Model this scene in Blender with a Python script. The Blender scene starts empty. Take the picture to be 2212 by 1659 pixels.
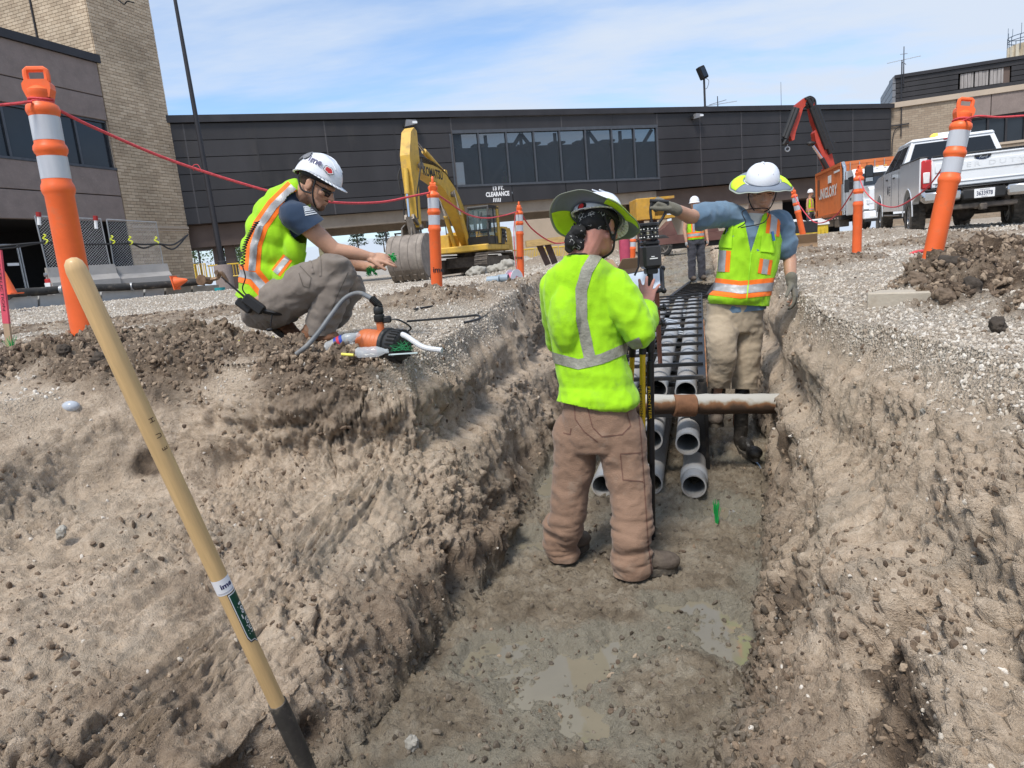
import bpy, bmesh, math, random
import numpy as np
from mathutils import Vector, Matrix, Euler, Quaternion
R = math.radians
CAMZ, PITCH, ROLL, FU = 0.45, 10.3, 5.2, 1460.0      # FU: focal length in pixels of a 2212-px-wide frame
CAMM = Matrix.Rotation(R(90-PITCH), 3, 'X') @ Matrix.Rotation(R(-ROLL), 3, 'Z')
CAMP = Vector((0, 0, CAMZ))
def ray(u, v): return CAMM @ Vector(((u-1106)/FU, -(v-829.5)/FU, -1))
def AY(u, v, Y):                                      # point on the plane y = Y seen at (u, v)
    r = ray(u, v); return CAMP + r*(Y/r.y)
def AZ(u, v, z):
    r = ray(u, v); return CAMP + r*((z-CAMZ)/r.z)
TY = R(17.0); TOFF = 0.54
TD = Vector((math.sin(TY), math.cos(TY), 0)); TN = Vector((math.cos(TY), -math.sin(TY), 0))
def T(s, t, z=0.0): return TD*s + TN*(t-TOFF) + Vector((0, 0, z))
def ST(p): return (round(p.x*TD.x+p.y*TD.y, 2), round(p.x*TN.x+p.y*TN.y+TOFF, 2), round(p.z, 2))
# ---------------------------------------------------------------- camera, sky, sun, exposure
S = bpy.context.scene
random.seed(7); np.random.seed(7)
cam = bpy.data.objects.new('camera', bpy.data.cameras.new('camera')); S.collection.objects.link(cam)
cam.matrix_world = Matrix.Translation(CAMP) @ CAMM.to_4x4()
cam.data.sensor_width = 36; cam.data.lens = FU/2212*36; cam.data.clip_start = .05; cam.data.clip_end = 3000
S.camera = cam
S.view_settings.view_transform = 'Standard'; S.view_settings.look = 'None'
S.view_settings.exposure = 0.86; S.view_settings.gamma = 1; S.view_settings.use_curve_mapping = False
SUN_EL, SUN_AZ = R(58), R(207)       # azimuth from +Y clockwise: behind the camera, a little to the left
W = bpy.data.worlds.new('World'); S.world = W; W.use_nodes = True
def world():
    nt = W.node_tree; N = nt.nodes; L = nt.links; N.clear()
    out = N.new('ShaderNodeOutputWorld'); bg = N.new('ShaderNodeBackground')
    sky = N.new('ShaderNodeTexSky'); sky.sky_type = 'NISHITA'; sky.sun_disc = False
    sky.sun_elevation = SUN_EL; sky.sun_rotation = SUN_AZ; sky.air_density = 1.0; sky.dust_density = .6; sky.ozone_density = 1.6
    tc = N.new('ShaderNodeTexCoord'); sep = N.new('ShaderNodeSeparateXYZ'); L.new(tc.outputs['Generated'], sep.inputs[0])
    zz = N.new('ShaderNodeMath'); zz.operation = 'ADD'; zz.inputs[1].default_value = .12; L.new(sep.outputs[2], zz.inputs[0])
    zm = N.new('ShaderNodeMath'); zm.operation = 'MAXIMUM'; zm.inputs[1].default_value = .06; L.new(zz.outputs[0], zm.inputs[0])
    cmb = N.new('ShaderNodeCombineXYZ')
    for i in (0, 1):
        dv = N.new('ShaderNodeMath'); dv.operation = 'DIVIDE'; L.new(sep.outputs[i], dv.inputs[0]); L.new(zm.outputs[0], dv.inputs[1]); L.new(dv.outputs[0], cmb.inputs[i])
    mp = N.new('ShaderNodeMapping'); L.new(cmb.outputs[0], mp.inputs[0])
    mp.inputs['Rotation'].default_value = (0, 0, R(-35)); mp.inputs['Scale'].default_value = (.55, 1.25, 1); mp.inputs['Location'].default_value = (8.7, 2.9, 0)
    n1 = N.new('ShaderNodeTexNoise'); n1.inputs['Scale'].default_value = .75; n1.inputs['Detail'].default_value = 7; n1.inputs['Roughness'].default_value = .56; n1.inputs['Distortion'].default_value = .35
    L.new(mp.outputs[0], n1.inputs['Vector'])
    n2 = N.new('ShaderNodeTexNoise'); n2.inputs['Scale'].default_value = 3.1; n2.inputs['Detail'].default_value = 5; n2.inputs['Roughness'].default_value = .6
    L.new(mp.outputs[0], n2.inputs['Vector'])
    ad = N.new('ShaderNodeMath'); ad.operation = 'MULTIPLY_ADD'; ad.inputs[1].default_value = .22; L.new(n2.outputs[0], ad.inputs[0]); L.new(n1.outputs[0], ad.inputs[2])
    rp = N.new('ShaderNodeValToRGB'); rp.color_ramp.interpolation = 'EASE'
    rp.color_ramp.elements[0].position = .47; rp.color_ramp.elements[0].color = (.08, .08, .08, 1)
    rp.color_ramp.elements[1].position = .74; rp.color_ramp.elements[1].color = (1, 1, 1, 1)
    L.new(ad.outputs[0], rp.inputs[0])
    # low down the cloud closes up
    hz = N.new('ShaderNodeMapRange'); hz.inputs[1].default_value = 0; hz.inputs[2].default_value = .22; hz.inputs[3].default_value = .25; hz.inputs[4].default_value = 0
    L.new(sep.outputs[2], hz.inputs[0])
    mx0 = N.new('ShaderNodeMath'); mx0.operation = 'ADD'; mx0.use_clamp = True; L.new(rp.outputs[0], mx0.inputs[0]); L.new(hz.outputs[0], mx0.inputs[1])
    sc = N.new('ShaderNodeVectorMath'); sc.operation = 'MULTIPLY'; sc.inputs[1].default_value = (.8, .93, 1.04); L.new(sky.outputs[0], sc.inputs[0])
    mx = N.new('ShaderNodeMix'); mx.data_type = 'RGBA'; L.new(mx0.outputs[0], mx.inputs[0]); L.new(sc.outputs[0], mx.inputs[6])
    mx.inputs[7].default_value = (3.35, 3.8, 4.5, 1)
    L.new(mx.outputs[2], bg.inputs[0]); bg.inputs[1].default_value = .115
    L.new(bg.outputs[0], out.inputs[0])
world()
sl = bpy.data.lights.new('sun', 'SUN'); sl.energy = 2.2; sl.angle = R(16); sl.color = (1, .95, .88)
sun = bpy.data.objects.new('sun', sl); S.collection.objects.link(sun)
sd = Vector((math.sin(SUN_AZ)*math.cos(SUN_EL), math.cos(SUN_AZ)*math.cos(SUN_EL), math.sin(SUN_EL)))
sun.rotation_euler = sd.to_track_quat('Z', 'Y').to_euler(); sun.location = (0, 0, 30)
# ---------------------------------------------------------------- helpers
COL = S.collection
def V(*a): return Vector(a)
def nm(vals):                                        # numpy vertices -> unit rows
    return vals/np.maximum(np.linalg.norm(vals, axis=1, keepdims=True), 1e-9)
_rng = np.random.RandomState(3); _perm = _rng.permutation(512).astype(np.int64); _grad = nm(_rng.normal(size=(512, 3)))
def pn(p):                                           # vectorised 3-D gradient noise, about -1..1
    i = np.floor(p).astype(np.int64); f = p-i; w = f*f*f*(f*(f*6-15)+10); r = 0
    for dx in (0, 1):
        hx = _perm[(i[:, 0]+dx) & 511]; wx = w[:, 0] if dx else 1-w[:, 0]
        for dy in (0, 1):
            hy = _perm[(hx+i[:, 1]+dy) & 511]; wy = wx*(w[:, 1] if dy else 1-w[:, 1])
            for dz in (0, 1):
                g = _grad[_perm[(hy+i[:, 2]+dz) & 511]]
                wz = wy*(w[:, 2] if dz else 1-w[:, 2])
                r = r+wz*(g[:, 0]*(f[:, 0]-dx)+g[:, 1]*(f[:, 1]-dy)+g[:, 2]*(f[:, 2]-dz))
    return r*1.6
def fbm(p, sc, o=4, ro=.5, rid=False):
    a, t = 1.0, 0
    for k in range(o):
        n = pn(p*sc+k*17.3)
        t = t+a*((1-2*np.abs(n)) if rid else n); a *= ro; sc *= 2.03
    return t
def sst(a, b, x): t = np.clip((x-a)/(b-a), 0, 1); return t*t*(3-2*t)
MATS = {}
def mat(name, col, rough=.6, metal=0, var=.15, vs=6, bump=.0, bs=40, dirt=0, dcol=(.25, .2, .15), ds=4, spec=.5, ov=0, coat=0, trans=0, alpha=1, emis=None, coords='Object', stretch=(1, 1, 1), sheen=0, ior=1.45):
    if name in MATS: return MATS[name]
    m = bpy.data.materials.new(name); m.use_nodes = True; MATS[name] = m
    N = m.node_tree.nodes; L = m.node_tree.links; b = N['Principled BSDF']
    b.inputs['Roughness'].default_value = rough; b.inputs['Metallic'].default_value = metal; b.inputs['Specular IOR Level'].default_value = spec
    b.inputs['Coat Weight'].default_value = coat; b.inputs['Transmission Weight'].default_value = trans; b.inputs['Alpha'].default_value = alpha
    b.inputs['Sheen Weight'].default_value = sheen; b.inputs['IOR'].default_value = ior
    tc = N.new('ShaderNodeTexCoord'); mp = N.new('ShaderNodeMapping'); mp.inputs['Scale'].default_value = stretch
    L.new(tc.outputs[coords], mp.inputs[0])
    n = N.new('ShaderNodeTexNoise'); n.inputs['Scale'].default_value = vs; n.inputs['Detail'].default_value = 6; n.inputs['Roughness'].default_value = .6
    L.new(mp.outputs[0], n.inputs['Vector'])
    mr = N.new('ShaderNodeMapRange'); mr.inputs[1].default_value = .3; mr.inputs[2].default_value = .7; mr.inputs[3].default_value = 1-var; mr.inputs[4].default_value = 1+var
    L.new(n.outputs[0], mr.inputs[0])
    mu = N.new('ShaderNodeVectorMath'); mu.operation = 'SCALE'; mu.inputs[0].default_value = col[:3]; L.new(mr.outputs[0], mu.inputs['Scale'])
    last = mu.outputs[0]
    if ov:
        oi = N.new('ShaderNodeObjectInfo'); orr = N.new('ShaderNodeMapRange'); orr.inputs[3].default_value = 1-ov; orr.inputs[4].default_value = 1+ov; L.new(oi.outputs['Random'], orr.inputs[0]); m2 = N.new('ShaderNodeVectorMath'); m2.operation = 'SCALE'; L.new(last, m2.inputs[0]); L.new(orr.outputs[0], m2.inputs['Scale']); last = m2.outputs[0]
    if dirt:
        n2 = N.new('ShaderNodeTexNoise'); n2.inputs['Scale'].default_value = ds; n2.inputs['Detail'].default_value = 9; n2.inputs['Roughness'].default_value = .68
        L.new(mp.outputs[0], n2.inputs['Vector'])
        r2 = N.new('ShaderNodeMapRange'); r2.inputs[1].default_value = .62-dirt*.3; r2.inputs[2].default_value = .78-dirt*.2; r2.inputs[4].default_value = min(1, .55+dirt*.5); L.new(n2.outputs[0], r2.inputs[0])
        mx = N.new('ShaderNodeMix'); mx.data_type = 'RGBA'; L.new(r2.outputs[0], mx.inputs[0]); L.new(last, mx.inputs[6]); mx.inputs[7].default_value = (*dcol, 1)
        last = mx.outputs[2]
        rr = N.new('ShaderNodeMapRange'); rr.inputs[3].default_value = rough; rr.inputs[4].default_value = .9; L.new(r2.outputs[0], rr.inputs[0]); L.new(rr.outputs[0], b.inputs['Roughness'])
    L.new(last, b.inputs['Base Color'])
    if bump:
        n3 = N.new('ShaderNodeTexNoise'); n3.inputs['Scale'].default_value = bs; n3.inputs['Detail'].default_value = 5; L.new(mp.outputs[0], n3.inputs['Vector'])
        bp = N.new('ShaderNodeBump'); bp.inputs['Strength'].default_value = bump; bp.inputs['Distance'].default_value = .01
        L.new(n3.outputs[0], bp.inputs['Height']); L.new(bp.outputs[0], b.inputs['Normal'])
    if emis:
        b.inputs['Emission Color'].default_value = (*emis[:3], 1); b.inputs['Emission Strength'].default_value = emis[3]
    return m
def mesh_np(name, v, f, m=None, smooth=True):
    me = bpy.data.meshes.new(name); v = np.asarray(v, dtype=np.float32); f = np.asarray(f, dtype=np.int32)
    k = f.shape[1]; me.vertices.add(len(v)); me.vertices.foreach_set('co', v.ravel())
    me.loops.add(f.size); me.loops.foreach_set('vertex_index', f.ravel())
    me.polygons.add(len(f)); me.polygons.foreach_set('loop_start', np.arange(0, f.size, k, dtype=np.int32))
    try: me.polygons.foreach_set('loop_total', np.full(len(f), k, dtype=np.int32))
    except Exception: pass
    me.update(calc_edges=True)
    if smooth: me.polygons.foreach_set('use_smooth', np.ones(len(f), dtype=bool))
    if m: me.materials.append(m)
    return me
def tag(o, label=None, cat=None, group=None, kind=None):
    if label: o['label'] = label
    if cat: o['category'] = cat
    if group: o['group'] = group
    if kind: o['kind'] = kind
    return o
def thing(name, loc, label, cat, group=None, rz=0, rot=None):
    o = bpy.data.objects.new(name, None); COL.objects.link(o); o.empty_display_size = .1
    o.matrix_world = Matrix.Translation(Vector(loc)) @ (rot.to_4x4() if rot else Matrix.Rotation(rz, 4, 'Z'))
    return tag(o, label, cat, group)
def link(name, me, parent=None, world=False, label=None):
    o = bpy.data.objects.new(name, me); COL.objects.link(o)
    if parent:
        if world: me.transform(ROOTM(parent).inverted())
        o.parent = parent
    if label: o['label'] = label
    return o
def ROOTM(o):
    m = o.matrix_basis.copy()
    while o.parent: o = o.parent; m = o.matrix_basis @ m
    return m
def frame(z, x=None):                                 # 3x3 with local z along z
    z = Vector(z).normalized(); x = Vector(x) if x is not None else (Vector((1, 0, 0)) if abs(z.x) < .9 else Vector((0, 1, 0)))
    y = z.cross(x).normalized(); x = y.cross(z); return Matrix((x, y, z)).transposed()
class MB:
    def __init__(s): s.v = []; s.f = []
    def add(s, vs, fs):
        n = len(s.v); s.v += [tuple(p) for p in vs]; s.f += [tuple(i+n for i in f) for f in fs]; return s
    def box(s, c, d, rot=None, bev=0):
        c = Vector(c); rot = rot or Matrix.Identity(3); hx, hy, hz = d[0]/2, d[1]/2, d[2]/2
        if bev:
            b = min(bev, hx*.9, hy*.9, hz*.9); vs = []; idx = {}
            for sx in (-1, 1):
                for sy in (-1, 1):
                    for sz in (-1, 1):
                        for k, (ax, ay, az) in enumerate(((0, b, b), (b, 0, b), (b, b, 0))):
                            idx[sx, sy, sz, k] = len(vs); vs.append(c+rot @ Vector((sx*(hx-ax), sy*(hy-ay), sz*(hz-az))))
            F = []
            for sx in (-1, 1): F.append([idx[sx, a, b_, 0] for a, b_ in ((-1, -1), (1, -1), (1, 1), (-1, 1))][::sx])
            for sy in (-1, 1): F.append([idx[a, sy, b_, 1] for a, b_ in ((-1, -1), (-1, 1), (1, 1), (1, -1))][::sy])
            for sz in (-1, 1): F.append([idx[a, b_, sz, 2] for a, b_ in ((-1, -1), (1, -1), (1, 1), (-1, 1))][::sz])
            for sx in (-1, 1):
                for sy in (-1, 1):
                    q = [idx[sx, sy, -1, 0], idx[sx, sy, 1, 0], idx[sx, sy, 1, 1], idx[sx, sy, -1, 1]]; F.append(q[::-1] if sx*sy > 0 else q)
                for sz in (-1, 1):
                    q = [idx[sx, -1, sz, 0], idx[sx, 1, sz, 0], idx[sx, 1, sz, 2], idx[sx, -1, sz, 2]]; F.append(q if sx*sz > 0 else q[::-1])
            for sy in (-1, 1):
                for sz in (-1, 1):
                    q = [idx[-1, sy, sz, 1], idx[1, sy, sz, 1], idx[1, sy, sz, 2], idx[-1, sy, sz, 2]]; F.append(q[::-1] if sy*sz > 0 else q)
            for sx in (-1, 1):
                for sy in (-1, 1):
                    for sz in (-1, 1):
                        q = [idx[sx, sy, sz, 0], idx[sx, sy, sz, 1], idx[sx, sy, sz, 2]]; F.append(q if sx*sy*sz > 0 else q[::-1])
            return s.add(vs, F)
        vs = [c+rot @ Vector((x*hx, y*hy, z*hz)) for x in (-1, 1) for y in (-1, 1) for z in (-1, 1)]
        return s.add(vs, [(0, 1, 3, 2), (4, 6, 7, 5), (0, 4, 5, 1), (2, 3, 7, 6), (0, 2, 6, 4), (1, 5, 7, 3)])
    def bar(s, a, b, w, h=None, up=None, bev=0):      # box from a to b
        a = Vector(a); b = Vector(b); d = b-a; h = h or w
        fr = frame(d, up.cross(d) if up is not None else None)
        return s.box((a+b)/2, (w, h, d.length), fr, bev)
    def tube(s, pts, r, n=10, cap=True, closed=False):
        pts = [Vector(p) for p in pts]; m = len(pts); rr = r if hasattr(r, '__len__') else [r]*m
        vs = []; fr = None
        for i, p in enumerate(pts):
            if closed: d = pts[(i+1) % m]-pts[i-1]
            else: d = pts[min(i+1, m-1)]-pts[max(i-1, 0)]
            if d.length < 1e-9: d = Vector((0, 0, 1))
            if fr is None: fr = frame(d)
            else: fr = frame(d, fr.col[0])
            for k in range(n):
                a = 2*math.pi*k/n; vs.append(p+fr @ Vector((math.cos(a)*rr[i], math.sin(a)*rr[i], 0)))
        F = []
        for i in range(m if closed else m-1):
            j = (i+1) % m
            for k in range(n): F.append((i*n+k, i*n+(k+1) % n, j*n+(k+1) % n, j*n+k))
        if cap and not closed: F.append(tuple(range(n))[::-1]); F.append(tuple((m-1)*n+k for k in range(n)))
        return s.add(vs, F)
    def lathe(s, prof, c=(0, 0, 0), axis=(0, 0, 1), n=24, cap=True, sx=1, sy=1, x=None):
        fr = frame(axis, x); c = Vector(c); vs = []; F = []; m = len(prof)
        for r, z in prof:
            for k in range(n):
                a = 2*math.pi*k/n; vs.append(c+fr @ Vector((math.cos(a)*r*sx, math.sin(a)*r*sy, z)))
        for i in range(m-1):
            for k in range(n): F.append((i*n+k, i*n+(k+1) % n, (i+1)*n+(k+1) % n, (i+1)*n+k))
        if cap: F.append(tuple(range(n))[::-1]); F.append(tuple((m-1)*n+k for k in range(n)))
        return s.add(vs, F)
    def prism(s, poly, h, fr=None, c=(0, 0, 0)):      # 2-D polygon (x, y) pulled h along local z, centred
        fr = fr or Matrix.Identity(3); c = Vector(c); n = len(poly)
        vs = [c+fr @ Vector((x, y, -h/2)) for x, y in poly]+[c+fr @ Vector((x, y, h/2)) for x, y in poly]
        F = [tuple(range(n))[::-1], tuple(range(n, 2*n))]+[(i, (i+1) % n, n+(i+1) % n, n+i) for i in range(n)]
        return s.add(vs, F)
    def cap(s, a, b, r0, r1=None, n=14):              # capsule
        a = Vector(a); b = Vector(b); r1 = r0 if r1 is None else r1; d = b-a
        if d.length < 1e-6: d = Vector((0, 0, 1e-5))
        L = d.length; pr = []
        for k in range(6): an = -math.pi/2+math.pi/2*k/5; pr.append((max(r0*math.cos(an), 1e-4), r0*math.sin(an)))
        for k in range(6): an = math.pi/2*k/5; pr.append((max(r1*math.cos(an), 1e-4), L+r1*math.sin(an)))
        return s.lathe(pr, a, d, n)
    def ell(s, c, d, rot=None, n=16):
        rot = rot or Matrix.Identity(3); c = Vector(c); vs = []; F = []; m = 9
        for i in range(m):
            th = math.pi*(i+.02)/(m-1+.04)
            for k in range(n):
                a = 2*math.pi*k/n; vs.append(c+rot @ Vector((math.sin(th)*math.cos(a)*d[0], math.sin(th)*math.sin(a)*d[1], -math.cos(th)*d[2])))
        for i in range(m-1):
            for k in range(n): F.append((i*n+k, i*n+(k+1) % n, (i+1)*n+(k+1) % n, (i+1)*n+k))
        F.append(tuple(range(n))[::-1]); F.append(tuple((m-1)*n+k for k in range(n)))
        return s.add(vs, F)
    def mesh(s, name, m=None, smooth=False):
        me = bpy.data.meshes.new(name); me.from_pydata([tuple(p) for p in s.v], [], s.f)
        if smooth:
            me.polygons.foreach_set('use_smooth', np.ones(len(me.polygons), dtype=bool))
            try: me.set_sharp_from_angle(angle=R(smooth if smooth is not True else 40))
            except Exception: pass
        if m: me.materials.append(m)
        return me
    def build(s, name, m=None, parent=None, smooth=False, world=False, label=None):
        return link(name, s.mesh(name, m, smooth), parent, world, label)
def copy_tree(o, parent=None):
    c = o.copy(); COL.objects.link(c)
    if parent: c.parent = parent
    for ch in list(o.children): copy_tree(ch, c)
    return c
def arc(pts, n=12):                                   # Catmull-Rom through points
    pts = [Vector(p) for p in pts]; q = [2*pts[0]-pts[1]]+pts+[2*pts[-1]-pts[-2]]; out = []
    for i in range(1, len(q)-2):
        for k in range(n):
            t = k/n; a, b, c, d = q[i-1:i+3]
            out.append(.5*((2*b)+(c-a)*t+(2*a-5*b+4*c-d)*t*t+(3*b-a-3*c+d)*t*t*t))
    return out+[pts[-1]]
def text(s, name, m, org, right, up, height, parent=None, bold=0, depth=.001, fit=None, align='CENTER', space=1.0, shear=0, label=None):
    cu = bpy.data.curves.new('t', 'FONT'); cu.body = s; cu.align_x = align; cu.align_y = 'CENTER'; cu.size = 1; cu.offset = bold; cu.extrude = 0; cu.space_character = space; cu.shear = shear; cu.resolution_u = 3
    o = bpy.data.objects.new('t', cu); COL.objects.link(o)
    dg = bpy.context.evaluated_depsgraph_get(); me = bpy.data.meshes.new_from_object(o.evaluated_get(dg)); bpy.data.objects.remove(o); bpy.data.curves.remove(cu)
    me.name = name; n = len(me.vertices)
    if n == 0: return None
    co = np.empty(n*3); me.vertices.foreach_get('co', co); co = co.reshape(-1, 3)
    hh = .72; sx = height/hh
    if fit: sx = fit/(co[:, 0].max()-co[:, 0].min())
    right = Vector(right).normalized(); up = Vector(up).normalized(); nz = right.cross(up).normalized(); up = nz.cross(right)
    M = Matrix((right*sx, up*(height/hh), nz)).transposed().to_4x4(); M.translation = Vector(org)+nz*depth
    me.transform(M); me.materials.clear(); me.materials.append(m)
    return link(name, me, parent, True, label)
def vox(mb, size, smooth=6, fac=.5, name='m'):       # union of closed pieces -> one continuous skin (numpy arrays)
    o = bpy.data.objects.new('t', mb.mesh('t')); COL.objects.link(o)
    a = o.modifiers.new('r', 'REMESH'); a.mode = 'VOXEL'; a.voxel_size = size; a.use_smooth_shade = True
    if smooth: b = o.modifiers.new('s', 'SMOOTH'); b.iterations = smooth; b.factor = fac
    dg = bpy.context.evaluated_depsgraph_get(); me = bpy.data.meshes.new_from_object(o.evaluated_get(dg))
    old = o.data; bpy.data.objects.remove(o); bpy.data.meshes.remove(old); me.name = name
    return me
def getco(me):
    co = np.empty(len(me.vertices)*3, dtype=np.float32); me.vertices.foreach_get('co', co); return co.reshape(-1, 3)
def getno(me):
    co = np.empty(len(me.vertices)*3, dtype=np.float32); me.vertex_normals.foreach_get('vector', co); return co.reshape(-1, 3)
def setco(me, co): me.vertices.foreach_set('co', np.ascontiguousarray(co, dtype=np.float32).ravel()); me.update()
def wrinkle(me, amp, sc, stretch=(1, 1, 1), o=2, rid=True, seed=0, mask=None):
    co = getco(me); no = getno(me); d = fbm(co.astype(float)*np.array(stretch)+seed, sc, o, .5, rid)*amp
    if mask is not None: d = d*mask(co)
    setco(me, co+no*d[:, None].astype(np.float32))
def cut(me, planes, off=0, name='p', m=None):         # keeps what lies on the +normal side of every plane; pushed out by off
    bm = bmesh.new(); bm.from_mesh(me)
    for co, no in planes:
        bmesh.ops.bisect_plane(bm, geom=bm.verts[:]+bm.edges[:]+bm.faces[:], plane_co=Vector(co), plane_no=Vector(no), clear_inner=True)
    if off:
        bm.normal_update()
        nn = [v.normal.copy() for v in bm.verts]
        for v, q in zip(bm.verts, nn): v.co += q*off
    out = bpy.data.meshes.new(name); bm.to_mesh(out); bm.free()
    out.polygons.foreach_set('use_smooth', np.ones(len(out.polygons), dtype=bool))
    if m: out.materials.append(m)
    return out
# ---------------------------------------------------------------- the ground and the trench, one sheet
def pl(x, pts):
    a = np.array(pts, dtype=float); return np.interp(x, a[:, 0], a[:, 1])
LR = [(-2, -3.0), (1, -2.85), (2.0, -2.65), (2.5, -2.45), (2.75, -2.25), (2.86, -1.75), (2.95, -1.3), (3.1, -1.0), (4.0, -1.05), (5.5, -1.15), (7, -1.28), (9, -1.35), (13, -1.4), (16, -1.2), (19, -.9)]
LF = [(-2, -.75), (1.5, -.64), (2.5, -.56), (3.5, -.5), (4.7, -.6), (8, -.72), (19, -.6)]
RF = [(-2, .36), (1.8, .43), (2.6, .63), (3.8, .75), (4.8, .84), (8, .85), (19, .5)]
RR = [(-2, 2.0), (0, 1.9), (1, 1.72), (2, 1.5), (3, 1.28), (4, 1.12), (5, 1.14), (7, 1.15), (13, 1.2), (19, .9)]
FLZ = [(-2, -1.07), (3.6, -1.07), (4.5, -1.04), (6, -.98), (9, -.85), (13, -.6), (15.5, -.42), (17, -.1), (19, .15)]
GP = np.array([(-1.5, 4.2, .05), (-.7, 3.5, .02), (-2.4, 3.2, .02), (-1.06, 6.1, .18), (.5, 9.7, .2), (3, 4.2, .12), (3.9, 6.1, .15), (6, 7.8, .12), (2, 4.6, .05),
  (-4, 5, .12), (-9, 8, .2), (-14, 20, .36), (-9, 20, .36), (-20, 25, .4), (-2, 33, -.12), (2, 33, -.05), (-6, 30, .0), (-4, 18, .06), (-1, 18, .03), (-3, 25, -.05), (7, 12, .24), (10, 15.5, .31), (16, 36, .42), (24, 36, .42), (14, 11, .25), (3, 20, .2), (9, 26, .32),
  (0, 60, .1), (-40, 60, .3), (40, 60, .4), (60, 20, .4), (-60, 20, .4), (0, -20, .1), (3.0, 1.0, .08), (-3.5, 1, .03), (1.6, 2.6, .02)])
def gz(x, y):
    x = np.asarray(x, float); y = np.asarray(y, float); num = 0; den = 0
    for a, b, c in GP:
        d2 = (x-a)**2+(y-b)**2; w = 1/(d2+.35+.004*(a*a+b*b))**1.6; num = num+w*c; den = den+w
    return num/den
def mound(x, y, cx, cy, r, h, ex=1, rot=0, p=2):
    dx = x-cx; dy = y-cy; c, s_ = math.cos(rot), math.sin(rot); a = (dx*c+dy*s_)/(r*ex); b = (-dx*s_+dy*c)/r
    return h*np.exp(-(a*a+b*b)**(p/2)*1.2)
# heaps of dug-out clay: x, y, radius, height, stretch, rotation, darkness
HEAPS = [(2.48, 3.6, .3, .2, 1.4, .3, 1), (2.95, 3.3, .42, .17, 1.3, -.3, 1), (2.75, 3.0, .25, .12, 1.5, 0, 1), (2.22, 3.2, .2, .12, 1.4, .2, 1), (2.35, 2.75, .2, .09, 1.5, -.3, .8), (3.8, 3.2, .5, .12, 1.5, 0, 1), (3.7, 5.5, .3, .12, 1.3, 0, 1),
  (-2.38, 3.95, .36, .2, 1.4, .2, .8), (-2.0, 3.6, .3, .1, 1.5, .2, .8), (-1.85, 4.2, .25, .13, 1.4, .5, .8), (-2.95, 3.7, .36, .1, 1.4, 0, .8), (-1.35, 3.75, .28, .08, 1.5, .2, .8), (-.98, 3.42, .2, .06, 1.6, 0, .8), (-1.75, 3.5, .2, .05, 1.5, 0, .8),
  (-.62, 5.75, .33, .12, 1.7, .3, .7), (-.1, 6.6, .4, .1, 1.5, 0, .5), (.5, 7.5, .5, .12, 1.4, 0, .4), (-5, 8.0, .8, .07, 3, .1, .7), (-3, 7.6, .6, .06, 3, .1, .6), (-3.9, 5.6, .5, .05, 2, .1, .5),
  (3.2, 6.6, .35, .1, 2, .1, .5), (5.3, 7.4, .4, .12, 2, .3, .5), (6.2, 9.5, .5, .13, 2.5, .1, .6), (8, 9.4, .45, .15, 2.2, .4, .8), (9.6, 8.6, .5, .12, 2, .2, .5), (4.0, 8.8, .4, .14, 2, .2, .5),
  (3.4, 11.8, .8, .35, 1.2, .2, 0), (2.2, 13.0, .8, .25, 1.4, 0, 0), (6.8, 13, .7, .2, 2, 0, .3), (11.5, 10.2, .5, .16, 2.5, .2, .6), (1.3, 22, .9, .4, 1.2, 0, .5), (3.4, 24, 1.2, .4, 1.3, 0, .5)]
HOLES = ((1000, 1265, .05, .06, .09, .16), (985, 1210, .04, .05, .06, .08), (700, 1590, .05, .06, .04, .05), (1912, 1425, .03, .05, .08, .09), (1885, 1490, .02, .04, .09, .07), (1945, 1600, .02, .05, .1, .05), (1660, 945, .1, .12, .08, .14), (1738, 1050, .05, .06, .07, .08), (150, 1180, .06, .05, .03, .07), (470, 1000, .1, .1, .05, .07), (650, 1045, .06, .08, .03, .05), (2120, 905, .05, .05, .04, .05), (1870, 1180, .03, .03, .08, .04), (2010, 1390, .06, .06, .04, .05))
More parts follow.
